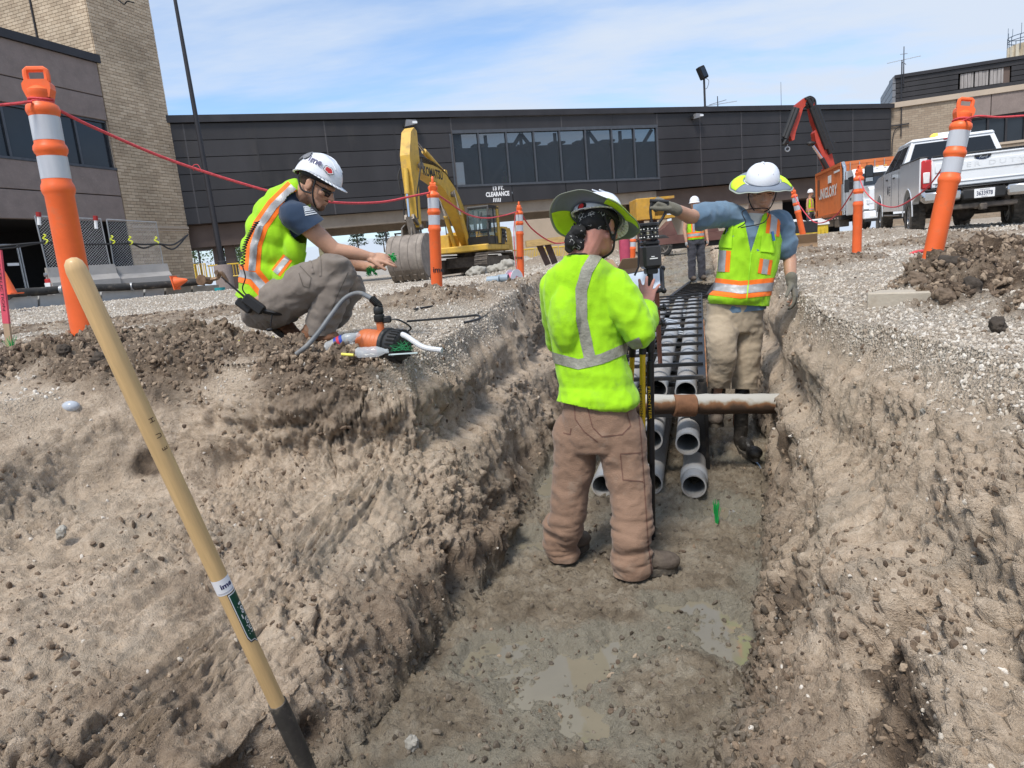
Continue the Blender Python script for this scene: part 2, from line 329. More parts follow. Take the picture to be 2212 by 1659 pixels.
def base(s, t):
    x = s*TD.x+(t-TOFF)*TN.x; y = s*TD.y+(t-TOFF)*TN.y
    n = pn(np.stack([s*1.3, t*0, s*0+5.5], 1))*.07+pn(np.stack([s*4.1, t*0, s*0+1.5], 1))*.035
    n2 = pn(np.stack([s*1.7, t*0, s*0+9.5], 1))*.06+pn(np.stack([s*5.1, t*0, s*0+3.5], 1))*.03
    lr = pl(s, LR)+n; lf = pl(s, LF)+n2*.6; rf = pl(s, RF)-n2*.5; rr = pl(s, RR)+n*.8
    fz = pl(s, FLZ); g = gz(x, y)
    # distance of a point left of the floor to the rim line, measured properly near the pocket's corner
    dr = np.full(len(s), 9.0)
    P = np.array(LR); 
    for (s0, t0), (s1, t1) in zip(P[:-1], P[1:]):
        vx, vy = s1-s0, t1-t0; k = np.clip(((s-s0)*vx+(t-t0)*vy)/(vx*vx+vy*vy), 0, 1)
        dr = np.minimum(dr, np.hypot(s-s0-k*vx, t-t0-k*vy))
    dr = dr+n*.6
    aL = np.clip(dr/(dr+np.maximum(lf-t, 0)+1e-4), 0, 1); aL = np.where(t > lf, 1, np.where(t < lr, 0, aL))
    aR = np.clip((rr-t)/(rr-rf), 0, 1)
    near = sst(3.3, 2.7, s)
    A = lambda a, k: np.interp(a, [0, .06, .17, .3, .55, .8, .93, 1], k)
    prof_near = A(aL, [0, .10, .36, .40, .50, .62, .75, 1]); prof_far = A(aL, [0, .07, .3, .42, .62, .84, .97, 1])
    pL = prof_near*near+prof_far*(1-near)
    pRn = A(aR, [0, .06, .16, .27, .52, .82, .96, 1]); pR = pRn
    p = np.where(t < (lf+rf)/2, pL, pR)
    z = g*(1-p)+fz*p
    dark = np.zeros(len(s)); 
    for hx, hy, hr, hh, ex, ro, dk in HEAPS:
        m_ = mound(x, y, hx, hy, hr, 1, ex, ro); z = z+m_*hh*(1-p); dark = np.maximum(dark, sst(.12, .5, m_)*dk*(1-p))
    return x, y, z, p, dark
def HZ(x, y):
    x = np.atleast_1d(np.asarray(x, float)); y = np.atleast_1d(np.asarray(y, float))
    s = x*TD.x+y*TD.y; t = x*TN.x+y*TN.y+TOFF; return float(base(s, t)[2][0])
def grow(a, d0, g, end):
    r = [a]; d = d0
    while abs(r[-1]-a) < end: r.append(r[-1]+d); d *= g
    return r
tt = list(np.arange(-3.3, -1.6, .0115))+list(np.arange(-1.6, -.42, .007))+list(np.arange(-.42, .5, .0105))+list(np.arange(.5, 1.5, .0075))+list(np.arange(1.5, 2.7, .0115))
tt = grow(-3.3, -.012, 1.024, 160)[::-1][:-1]+tt+grow(2.7, .0115, 1.024, 160)
ss = list(np.arange(-1.0, .5, .12))+list(np.arange(.5, 2.2, .0105))
ss += list(np.arange(2.2, 2.6, .0115))+list(np.arange(2.6, 3.15, .0055)); ss += grow(3.15, .0125, 1.005, 13)[1:]; ss += grow(ss[-1], ss[-1]-ss[-2], 1.025, 260)[1:]
ss = [-60, -20, -6]+ss
tt = np.array(tt); ss = np.array(ss); NS, NT = len(ss), len(tt)
def terrain():
    Sg, Tg = np.meshgrid(ss, tt, indexing='ij'); s = Sg.ravel(); t = Tg.ravel()
    x, y, z, p, dark = base(s, t); P = np.stack([x, y, z], 1)
    G = P.reshape(NS, NT, 3); du = np.gradient(G, axis=1); dv = np.gradient(G, axis=0); N = nm(np.cross(du.reshape(-1, 3), dv.reshape(-1, 3)))
    N = np.where(N[:, 2:3] < 0, -N, N)
    dist = np.hypot(x, y); act = dist < 45
    Pa = P[act]; pa = p[act]; da = dark[act]; sa = s[act]; ta = t[act]
    wall = sst(.03, .25, pa)*sst(1.0, .9, pa); floor = sst(.93, 1, pa); gr = 1-sst(.0, .1, pa)
    fl = 1-np.clip(dist[act]/30, 0, .9)
    big = fbm(Pa, 1.4, 3)*.05*wall+(fbm(Pa, .7, 2)*.02+fbm(Pa, 2.6, 2)*.016)*gr
    # lumps: rounded billows; streaks run down the slope of the walls
    bil = np.abs(pn(Pa*6.1))+.5*np.abs(pn(Pa*13.7+3)); 
    bil2 = np.abs(pn(Pa*24+7))+.55*np.abs(pn(Pa*47+2))
    patch = sst(-.15, .35, pn(Pa*1.7+11))                # where the face is crumbly rather than smooth sand
    nf = sst(3.15, 2.9, sa)*sst(-.9, -1.1, ta); Q = np.stack([sa*(9-8*nf), ta*(1.3+6*nf), Pa[:, 2]*(1.6+2*nf)], 1); streak = fbm(Q, 1.0, 3)*(1-.6*patch)
    led = np.abs(np.mod(Pa[:, 2]*3.1+pn(Pa*1.1)*.9, 1)-.5)*2; led = sst(.0, .5, led)
    d = big
    bil3 = np.abs(pn(Pa*83+5)); d = d+wall*(.04*streak+(.018+.05*patch)*(bil-.45)+(.024+.034*patch)*(bil2-.4)+(.014+.014*patch)*(bil3-.25)+.03*led*patch)
    d = d+gr*((.016+.09*da)*(bil-.35)+(.010+.05*da)*(bil2-.35)+.02*da*(bil3-.25))*fl
    fine = fbm(Pa, 60, 2); d = d+(.003*wall+.0025*gr+.006*da)*fine*fl
    lat = .6+.8*np.clip(pn(np.stack([sa*.9, ta*.9, sa*0+2.2], 1))+.3, 0, 1); zz_ = Pa[:, 2]+.06*pn(np.stack([sa*1.6, ta*1.6, sa*0+8.2], 1))
    d = d+wall*lat*(.035*np.exp(-((zz_+.20)/.09)**2)-.05*np.exp(-((zz_+.40)/.06)**2)+.03*np.exp(-((zz_+.52)/.06)**2)-.03*np.exp(-((zz_+.72)/.05)**2))
    # mud floor: trodden, churned, with hollows that hold water
    hol = fbm(np.stack([Pa[:, 0], Pa[:, 1], Pa[:, 2]*0+4.4], 1), 1.9, 2)
    lowz = sst(-.25, -.55, hol)*.035
    fm = .02*hol+.03*(bil-.4)+.03*(bil2-.4)+.014*(bil3-.25)+.004*fine-lowz
    d = d+floor*fm
    # cracks in the left bank
    cr = np.abs(pn(Pa*2.3+31)+.12*pn(Pa*11)); d = d-wall*sst(.03, .0, cr)*.07*sst(.1, .5, patch)
    # dark hollows washed out at the foot of both walls: (s, t, radius s, radius t, z, depth)
    for hs, ht, rs, rt, zc, dep in ((2.62, -.78, .16, .10, -.86, .30), (4.75, .98, .2, .14, -.95, .34), (1.75, 1.0, .05, .25, -.55, .16), (3.9, .93, .2, .08, -.95, .2), (1.35, -.72, .1, .08, -.95, .2), (4.2, -.75, .3, .09, -.95, .22), (3.3, -.66, .2, .08, -.98, .16)):
        d = d-dep*np.exp(-(((sa-hs)/rs)**2+((ta-ht)/rt)**2+((Pa[:, 2]-zc)/.16)**2))
    for u, v, rs, rt, rz, dep in HOLES:
        q = GR(u, v); d = d-dep*np.exp(-((Pa[:, 0]-q.x)/rs)**2-((Pa[:, 1]-q.y)/rt)**2-((Pa[:, 2]-q.z)/rz)**2)
    seam = 0  # dark clay colour along the right-hand seam and over the hollows
    for u, v, r_ in ((1905, 1430, .07), (1930, 1500, .09), (1950, 1590, .09), (1890, 1560, .06), (1740, 1060, .07), (1700, 970, .08), (985, 1230, .06), (700, 1600, .07), (1215, 1100, .1), (1640, 930, .1), (330, 1010, .08)):
        q = GR(u, v); seam = np.maximum(seam, np.exp(-((Pa-np.array(q))**2).sum(1)/r_**2))
    P[act] = Pa+N[act]*d[:, None]
    f = np.arange(NS*NT).reshape(NS, NT); q = np.stack([f[:-1, :-1], f[:-1, 1:], f[1:, 1:], f[1:, :-1]], -1).reshape(-1, 4)
    me = mesh_np('ground', P, q)
    wg = np.zeros(len(P)); wm = np.zeros(len(P)); wd = np.zeros(len(P)); wp = np.zeros(len(P))
    e = fbm(P[act], 2.2, 3)*.5
    lft = np.exp(-((Pa[:, 0]+2.1)/1.3)**2-((Pa[:, 1]-3.2)/.75)**2); wg[act] = sst(.2, .0, pa+e*.1)*(1-da)*(1-lft*sst(-.5, .3, e+.1))+.3*wall*sst(.25, .6, pn(Pa*1.3+40)+.3*e)*sst(.75, .35, pa); wg[~act] = 1
    wm[act] = sst(.86, .985, pa+e*.05); wd[act] = np.clip(da*sst(-.4, .3, e+.3)+sst(.15, .6, seam+.2*e)*.9+.8*wall*sst(.45, .75, pn(Pa*1.9+60)+e*.4)*sst(.35, .6, pa), 0, 1)
    wp[act] = floor*sst(-.02, -.3, hol)
    wq = np.zeros(len(P)); wq[act] = sst(.55, .95, pa+e*.5)*.8*sst(1.3, .6, ta+.3*e)+sst(.8, 1, pa+e*.2)*.5*sst(.6, 1.3, ta)
    for nme, a in (('damp', wq), ('gravel', wg), ('mud', wm), ('clay', wd), ('wet', wp)):
        at = me.attributes.new(nme, 'FLOAT', 'POINT'); at.data.foreach_set('value', np.clip(a, 0, 1).astype(np.float32))
    return me, P, wg, wm, wd, p
def ground_mat():
    m = bpy.data.materials.new('ground'); m.use_nodes = True; N = m.node_tree.nodes; L = m.node_tree.links; b = N['Principled BSDF']
    tc = N.new('ShaderNodeTexCoord'); O = tc.outputs['Object']
    def at(n): a = N.new('ShaderNodeAttribute'); a.attribute_name = n; return a.outputs['Fac']
    def noise(sc, det=5, ro=.6, vec=None): n = N.new('ShaderNodeTexNoise'); n.inputs['Scale'].default_value = sc; n.inputs['Detail'].default_value = det; n.inputs['Roughness'].default_value = ro; L.new(vec or O, n.inputs[0]); return n.outputs[0]
    def voro(sc, feat='F1', out=0): n = N.new('ShaderNodeTexVoronoi'); n.feature = feat; n.inputs['Scale'].default_value = sc; L.new(O, n.inputs[0]); return n
    def ramp(v, st):
        r = N.new('ShaderNodeValToRGB'); e = r.color_ramp.elements
        for i, (p_, c) in enumerate(st):
            if i < 2: e[i].position = p_; e[i].color = (*c, 1)
            else: x_ = e.new(p_); x_.color = (*c, 1)
        L.new(v, r.inputs[0]); return r.outputs[0]
    def mix(f, a, c, t='MIX'):
        x_ = N.new('ShaderNodeMix'); x_.data_type = 'RGBA'; x_.blend_type = t
        if isinstance(f, (int, float)): x_.inputs[0].default_value = f
        else: L.new(f, x_.inputs[0])
        for i, q in ((6, a), (7, c)):
            if isinstance(q, tuple): x_.inputs[i].default_value = (*q, 1)
            else: L.new(q, x_.inputs[i])
        return x_.outputs[2]
    def math_(op, a, c=None, cl=False):
        x_ = N.new('ShaderNodeMath'); x_.operation = op; x_.use_clamp = cl
        for i, q in ((0, a), (1, c)):
            if q is None: continue
            if isinstance(q, (int, float)): x_.inputs[i].default_value = q
            else: L.new(q, x_.inputs[i])
        return x_.outputs[0]
    big = noise(2.3, 6); mid = noise(11, 6, .65); fine = noise(70, 4, .7); grit = noise(260, 3, .7)
    sand = ramp(math_('ADD', math_('MULTIPLY', mid, .6), math_('MULTIPLY', fine, .4)), [(.32, (.27, .2, .142)), (.5, (.56, .44, .325)), (.68, (.8, .665, .52))])
    sand = mix(math_('MULTIPLY', ramp(big, [(.42, (0, 0, 0)), (.62, (1, 1, 1))]), .55), sand, (.56, .45, .335))
    v1 = voro(95); v2 = voro(42)
    gsh = ramp(v1.outputs['Color'], [(0, (.24, .195, .15)), (.35, (.47, .4, .32)), (.7, (.63, .56, .465)), (1, (.78, .71, .61))])
    gs2 = ramp(v2.outputs['Color'], [(0, (.28, .23, .18)), (.5, (.52, .45, .365)), (1, (.7, .64, .55))])
    grav = mix(ramp(noise(7, 5), [(.4, (0, 0, 0)), (.6, (1, 1, 1))]), gsh, gs2)
    grav = mix(math_('MULTIPLY', ramp(noise(1.1, 7, .62), [(.45, (0, 0, 0)), (.64, (1, 1, 1))]), .75), grav, mix(fine, (.36, .275, .2), (.66, .54, .41)))
    clay = ramp(mid, [(.33, (.052, .036, .025)), (.5, (.13, .09, .06)), (.7, (.27, .2, .138))])
    mud = ramp(math_('ADD', math_('MULTIPLY', mid, .5), math_('MULTIPLY', noise(4.2, 6, .65), .5)), [(.36, (.12, .09, .06)), (.5, (.26, .212, .152)), (.64, (.39, .34, .265))])
    wetm = mix(mid, (.2, .175, .13), (.34, .31, .245))
    mud = mix(at('wet'), mud, wetm)
    c = mix(at('damp'), sand, ramp(mid, [(.35, (.13, .088, .058)), (.65, (.29, .212, .147))])); c = mix(ramp(noise(3.1, 7, .65), [(.52, (0, 0, 0)), (.66, (.7, .7, .7))]), c, mix(fine, (.28, .23, .175), (.5, .43, .345))); c = mix(at('gravel'), c, grav); c = mix(at('clay'), c, clay); c = mix(at('mud'), c, mud)
    c = mix(.5, c, ramp(grit, [(.3, (.5, .5, .5)), (.7, (1.25, 1.25, 1.25))]), 'MULTIPLY') if False else mix(.55, c, ramp(grit, [(.34, (.55, .55, .55)), (.6, (1.0, 1.0, 1.0))]), 'MULTIPLY')
    L.new(c, b.inputs['Base Color'])
    wet = math_('MULTIPLY', at('mud'), ramp(noise(5.5, 6, .65), [(.40, (0, 0, 0)), (.6, (1, 1, 1))]), True)
    wet = math_('MAXIMUM', wet, math_('MULTIPLY', at('wet'), .9))
    rg = N.new('ShaderNodeMapRange'); rg.inputs[3].default_value = .95; rg.inputs[4].default_value = .2; L.new(wet, rg.inputs[0]); L.new(rg.outputs[0], b.inputs['Roughness'])
    b.inputs['Specular IOR Level'].default_value = .35
    h = math_('ADD', math_('MULTIPLY', fine, .6), math_('MULTIPLY', grit, .35)); h = math_('ADD', h, math_('MULTIPLY', v1.outputs['Distance'], math_('MULTIPLY', at('gravel'), 1.0)))
    h = math_('ADD', h, math_('MULTIPLY', mid, .9))
    bp = N.new('ShaderNodeBump'); bp.inputs['Strength'].default_value = .9; bp.inputs['Distance'].default_value = .03; L.new(h, bp.inputs['Height']); L.new(bp.outputs[0], b.inputs['Normal'])
    return m
def GR(u, v):
    r = ray(u, v); k = np.geomspace(.8, 60, 500)/math.hypot(r.x, r.y); x, y, z = r.x*k, r.y*k, CAMZ+r.z*k; s_ = x*TD.x+y*TD.y; t_ = x*TN.x+y*TN.y+TOFF; h = base(s_, t_)[2]; i = np.argmax(z < h)
    return Vector((x[i], y[i], h[i]))
gme, GPT, GWG, GWM, GWD, GPP = terrain(); gme.materials.append(ground_mat())
tag(link('ground', gme), kind='structure')
# ---- loose stones and clods, scattered by geometry nodes
def scatter(name, pts, sizes, m, label, cat, rough=.35, sub=1, seed=0):
    me = bpy.data.meshes.new(name); me.vertices.add(len(pts)); me.vertices.foreach_set('co', np.asarray(pts, dtype=np.float32).ravel())
    a = me.attributes.new('sz', 'FLOAT', 'POINT'); a.data.foreach_set('value', np.asarray(sizes, dtype=np.float32))
    o = link(name, me); tag(o, label, cat, None, 'stuff')
    ng = bpy.data.node_groups.new(name, 'GeometryNodeTree'); ng.interface.new_socket('Geometry', in_out='INPUT', socket_type='NodeSocketGeometry'); ng.interface.new_socket('Geometry', in_out='OUTPUT', socket_type='NodeSocketGeometry')
    N = ng.nodes; L = ng.links; gi = N.new('NodeGroupInput'); go = N.new('NodeGroupOutput'); jn = N.new('GeometryNodeJoinGeometry')
    geos = []
    for k in range(5):
        ic = N.new('GeometryNodeMeshIcoSphere'); ic.inputs['Radius'].default_value = 1; ic.inputs['Subdivisions'].default_value = sub+1
        sp = N.new('GeometryNodeSetPosition'); L.new(ic.outputs['Mesh'], sp.inputs['Geometry'])
        ns = N.new('ShaderNodeTexNoise'); ns.noise_dimensions = '4D'; ns.inputs['Scale'].default_value = .9; ns.inputs['Detail'].default_value = 2; ns.inputs['W'].default_value = k*3.7+seed
        sb = N.new('ShaderNodeVectorMath'); sb.operation = 'SUBTRACT'; sb.inputs[1].default_value = (.5, .5, .5); L.new(ns.outputs['Color'], sb.inputs[0])
        ml = N.new('ShaderNodeVectorMath'); ml.operation = 'SCALE'; ml.inputs['Scale'].default_value = rough*5; L.new(sb.outputs[0], ml.inputs[0]); L.new(ml.outputs[0], sp.inputs['Offset'])
        tr = N.new('GeometryNodeTransform'); tr.inputs['Scale'].default_value = [(1, .75, .5), (1, .9, .65), (1.2, .7, .6), (.9, .9, .7), (1.3, .8, .45)][k]; L.new(sp.outputs[0], tr.inputs[0])
        ss_ = N.new('GeometryNodeSetShadeSmooth'); ss_.inputs['Shade Smooth'].default_value = False; L.new(tr.outputs[0], ss_.inputs[0])
        L.new(ss_.outputs[0], jn.inputs[0]) if False else None; geos.append(ss_)
    g2i = N.new('GeometryNodeGeometryToInstance')
    for g in reversed(geos): L.new(g.outputs[0], g2i.inputs[0])
    iop = N.new('GeometryNodeInstanceOnPoints'); L.new(gi.outputs[0], iop.inputs['Points']); L.new(g2i.outputs[0], iop.inputs['Instance']); iop.inputs['Pick Instance'].default_value = True
    rv = N.new('FunctionNodeRandomValue'); rv.data_type = 'FLOAT_VECTOR'; rv.inputs[1].default_value = (6.28, 6.28, 6.28); L.new(rv.outputs[0], iop.inputs['Rotation'])
    na = N.new('GeometryNodeInputNamedAttribute'); na.inputs['Name'].default_value = 'sz'; L.new(na.outputs[0], iop.inputs['Scale'])
    ri = N.new('FunctionNodeRandomValue'); ri.data_type = 'INT'; ri.inputs['Max'].default_value = 4; ri.inputs['Min'].default_value = 0
    L.new(ri.outputs[2], iop.inputs['Instance Index'])
    sm = N.new('GeometryNodeSetMaterial'); sm.inputs['Material'].default_value = m; L.new(iop.outputs[0], sm.inputs[0]); L.new(sm.outputs[0], go.inputs[0])
    md = o.modifiers.new('g', 'NODES'); md.node_group = ng
    return o
def stone_mat(name, cols, rough=.9):
    m = bpy.data.materials.new(name); m.use_nodes = True; N = m.node_tree.nodes; L = m.node_tree.links; b = N['Principled BSDF']
    oi = N.new('ShaderNodeObjectInfo'); r = N.new('ShaderNodeValToRGB'); e = r.color_ramp.elements
    for i, c in enumerate(cols):
        p_ = i/(len(cols)-1)
        if i < 2: e[i].position = p_; e[i].color = (*c, 1)
        else: x_ = e.new(p_); x_.color = (*c, 1)
    L.new(oi.outputs['Random'], r.inputs[0])
    tc = N.new('ShaderNodeTexCoord'); n = N.new('ShaderNodeTexNoise'); n.inputs['Scale'].default_value = 2.5; n.inputs['Detail'].default_value = 5; L.new(tc.outputs['Object'], n.inputs[0])
    mr = N.new('ShaderNodeMapRange'); mr.inputs[1].default_value = .3; mr.inputs[2].default_value = .7; mr.inputs[3].default_value = .65; mr.inputs[4].default_value = 1.15; L.new(n.outputs[0], mr.inputs[0])
    sc = N.new('ShaderNodeVectorMath'); sc.operation = 'SCALE'; L.new(r.outputs[0], sc.inputs[0]); L.new(mr.outputs[0], sc.inputs['Scale']); L.new(sc.outputs[0], b.inputs['Base Color'])
    b.inputs['Roughness'].default_value = rough
    bp = N.new('ShaderNodeBump'); bp.inputs['Strength'].default_value = .5; L.new(n.outputs[0], bp.inputs['Height']); L.new(bp.outputs[0], b.inputs['Normal'])
    return m
def scatter_all():
    r = np.random.RandomState(5); G = GPT.reshape(NS, NT, 3)
    def area():
        a = np.zeros((NS, NT)); du = G[:-1, 1:]-G[:-1, :-1]; dv = G[1:, :-1]-G[:-1, :-1]; a[:-1, :-1] = np.linalg.norm(np.cross(du, dv), axis=2); return a.ravel()
    GPN = fbm(GPT, 1.7, 2); A = area(); D = np.hypot(GPT[:, 0], GPT[:, 1]); S_ = GPT[:, 0]*TD.x+GPT[:, 1]*TD.y
    ang = np.abs(np.arctan2(GPT[:, 0], GPT[:, 1])); vis = (ang < R(44)) & (S_ > .5)
    def pick(w, n):
        w = w*A*vis; w = w/w.sum(); i = r.choice(len(w), n, p=w); j = np.minimum(i+1, len(w)-1); k = np.minimum(i+NT, len(w)-1); a = r.rand(n, 1)*.9; b = r.rand(n, 1)*.9
        return GPT[i]+a*(GPT[j]-GPT[i])+b*(GPT[k]-GPT[i]), i
    near = 1/np.maximum(D, 1.5)**1.9
    pt, i = pick((GWG*(1-GWD)+.02)*near*(D < 30)*(1-GWM)*(1-.7*(GPP > .18)), 120000)
    sz = (.003+.0085*r.rand(len(pt))**3)*(.62+.12*D[i]); sz = np.minimum(sz, .035)
    scatter('gravel', pt, sz, stone_mat('stone', [(.32, .26, .2), (.45, .385, .31), (.53, .47, .39), (.59, .535, .46), (.69, .645, .58)]), 'pale crushed stone scattered over the banks and yard', 'gravel')
    pt, i = pick((GWD*3*(GPP < .15)+.3*sst(.05, .4, GPP)*(1-GWM)*(GPN > 0)+.05)*near*(D < 16), 30000)
    sz = (.0025+.0125*r.rand(len(pt))**4)*(.7+.11*D[i])*(1+.5*GWD[i]*(GPP[i] < .15))
    scatter('crumbs', pt, sz, stone_mat('crumb', [(.09, .062, .042), (.16, .113, .076), (.24, .175, .12), (.36, .275, .195)]), 'loose brown crumbs of soil over banks and heaps', 'soil', rough=.3, seed=4)
    pt, i = pick(sst(.75, .93, GPP)*near*(D < 9)*(1-.75*(GPP > .995)), 10000)
    sz = (.003+.014*r.rand(len(pt))**4)
    scatter('mud_lumps', pt, sz, stone_mat('mudlump', [(.07, .054, .038), (.12, .095, .068), (.19, .155, .115)], .7), 'dark lumps of wet mud on the trench floor', 'mud', rough=.3, seed=9)
scatter_all()
# ---- water standing on the floor
def water():
    m = mat('puddle_water', (.19, .168, .122), .02, 0, .12, 3, bump=.05, bs=14, spec=.6)
    for s0, s1, t0, t1, z0, z1 in ((.9, 3.55, -.75, .95, -1.111, -1.111), (3.6, 5.2, -.7, .95, -1.1, -1.055)):
        mb = MB(); mb.add([T(s0, t0, z0), T(s0, t1, z0), T(s1, t1, z1), T(s1, t0, z1)], [(0, 1, 2, 3)]); tag(mb.build('puddle', m), kind='structure')
water()
# ---------------------------------------------------------------- buildings
m_conc = mat('pebbled_concrete', (.235, .19, .172), .9, ov=.08, var=.12, vs=2, bump=.35, bs=30, dirt=.25, dcol=(.33, .28, .25), ds=14)
m_coping = mat('dark_coping', (.035, .033, .036), .45, .3, .2, 1)
m_dark = mat('bronze_panel', (.034, .032, .034), .48, .2, .22, .7, dirt=.15, dcol=(.062, .058, .056), ds=.8, ov=.16, stretch=(1, 1, .3))
m_seam = mat('panel_joint', (.012, .011, .012), .8)
m_cover = mat('joint_cover', (.075, .07, .072), .5, .2)
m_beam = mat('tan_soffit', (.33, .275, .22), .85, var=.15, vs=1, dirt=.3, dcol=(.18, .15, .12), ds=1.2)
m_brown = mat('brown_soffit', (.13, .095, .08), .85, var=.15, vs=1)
m_tan = mat('tan_wall', (.45, .37, .29), .9, var=.06, vs=1, dirt=.2, dcol=(.36, .3, .24), ds=.6)
m_frame = mat('window_frame', (.085, .09, .1), .4, .5)
m_glass = mat('tinted_glass', (.030, .038, .048), .06, 0, .1, 1, spec=.5, alpha=.6)
m_glassr = mat('dark_glass', (.022, .028, .036), .06, 0, .1, 1, spec=.5)
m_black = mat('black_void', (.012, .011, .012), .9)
m_galv = mat('galvanised', (.42, .43, .44), .42, .7, .15, 8)
m_mortar = mat('mortar', (.26, .215, .16), .95, var=.1)
m_white = mat('white_paint', (.78, .78, .78), .5, var=.05)
m_concl = mat('pale_concrete', (.46, .45, .43), .9, var=.14, vs=3, bump=.2, bs=30, dirt=.35, dcol=(.26, .23, .2), ds=3)
def brick_mat():
    m = bpy.data.materials.new('buff_brick'); m.use_nodes = True; N = m.node_tree.nodes; L = m.node_tree.links; b = N['Principled BSDF']
    oi = N.new('ShaderNodeObjectInfo'); ge = N.new('ShaderNodeNewGeometry'); ad = N.new('ShaderNodeMath'); ad.operation = 'ADD'; L.new(oi.outputs['Random'], ad.inputs[0]); L.new(ge.outputs['Random Per Island'], ad.inputs[1])
    fr = N.new('ShaderNodeMath'); fr.operation = 'FRACT'; L.new(ad.outputs[0], fr.inputs[0]); r = N.new('ShaderNodeValToRGB'); e = r.color_ramp.elements
    e[0].color = (.45, .345, .24, 1); e[1].color = (.6, .48, .345, 1); x = e.new(.5); x.color = (.53, .415, .29, 1); L.new(fr.outputs[0], r.inputs[0])
    n = N.new('ShaderNodeTexNoise'); n.inputs['Scale'].default_value = .45; n.inputs['Detail'].default_value = 5; tc = N.new('ShaderNodeNewGeometry'); L.new(tc.outputs['Position'], n.inputs[0])
    mr = N.new('ShaderNodeMapRange'); mr.inputs[1].default_value = .35; mr.inputs[2].default_value = .65; mr.inputs[3].default_value = .8; mr.inputs[4].default_value = 1.08; L.new(n.outputs[0], mr.inputs[0])
    sc = N.new('ShaderNodeVectorMath'); sc.operation = 'SCALE'; L.new(r.outputs[0], sc.inputs[0]); L.new(mr.outputs[0], sc.inputs['Scale']); L.new(sc.outputs[0], b.inputs['Base Color']); b.inputs['Roughness'].default_value = .85
    return m
m_brick = brick_mat()
class Plane:                                          # an upright plane: L runs along it, D stands out of it towards the camera
    def __init__(s, a, b): s.a = Vector((a[0], a[1], 0)); d = Vector((b[0]-a[0], b[1]-a[1], 0)); s.len = d.length; s.e = d.normalized(); s.n = Vector((s.e.y, -s.e.x, 0)); 
    def P(s, L, z, D=0): return s.a+s.e*L+s.n*D+Vector((0, 0, z))
    def inv(s, u, v):
        r = ray(u, v); k = (s.a-CAMP).dot(s.n)/r.dot(s.n); p = CAMP+r*k; return (p-s.a).dot(s.e), p.z
    def box(s, mb, L0, L1, z0, z1, D0, D1, bev=0):
        fr = Matrix((s.e, s.n, Vector((0, 0, 1)))).transposed(); return mb.box(s.P((L0+L1)/2, (z0+z1)/2, (D0+D1)/2), (abs(L1-L0), abs(D1-D0), abs(z1-z0)), fr, bev)
    def quad(s, mb, ps, D0, D1):                      # ps: four (L, z) corners, pulled from D0 to D1
        vs = [s.P(L, z, D0) for L, z in ps]+[s.P(L, z, D1) for L, z in ps]
        return mb.add(vs, [(3, 2, 1, 0), (4, 5, 6, 7), (0, 1, 5, 4), (1, 2, 6, 5), (2, 3, 7, 6), (3, 0, 4, 7)])
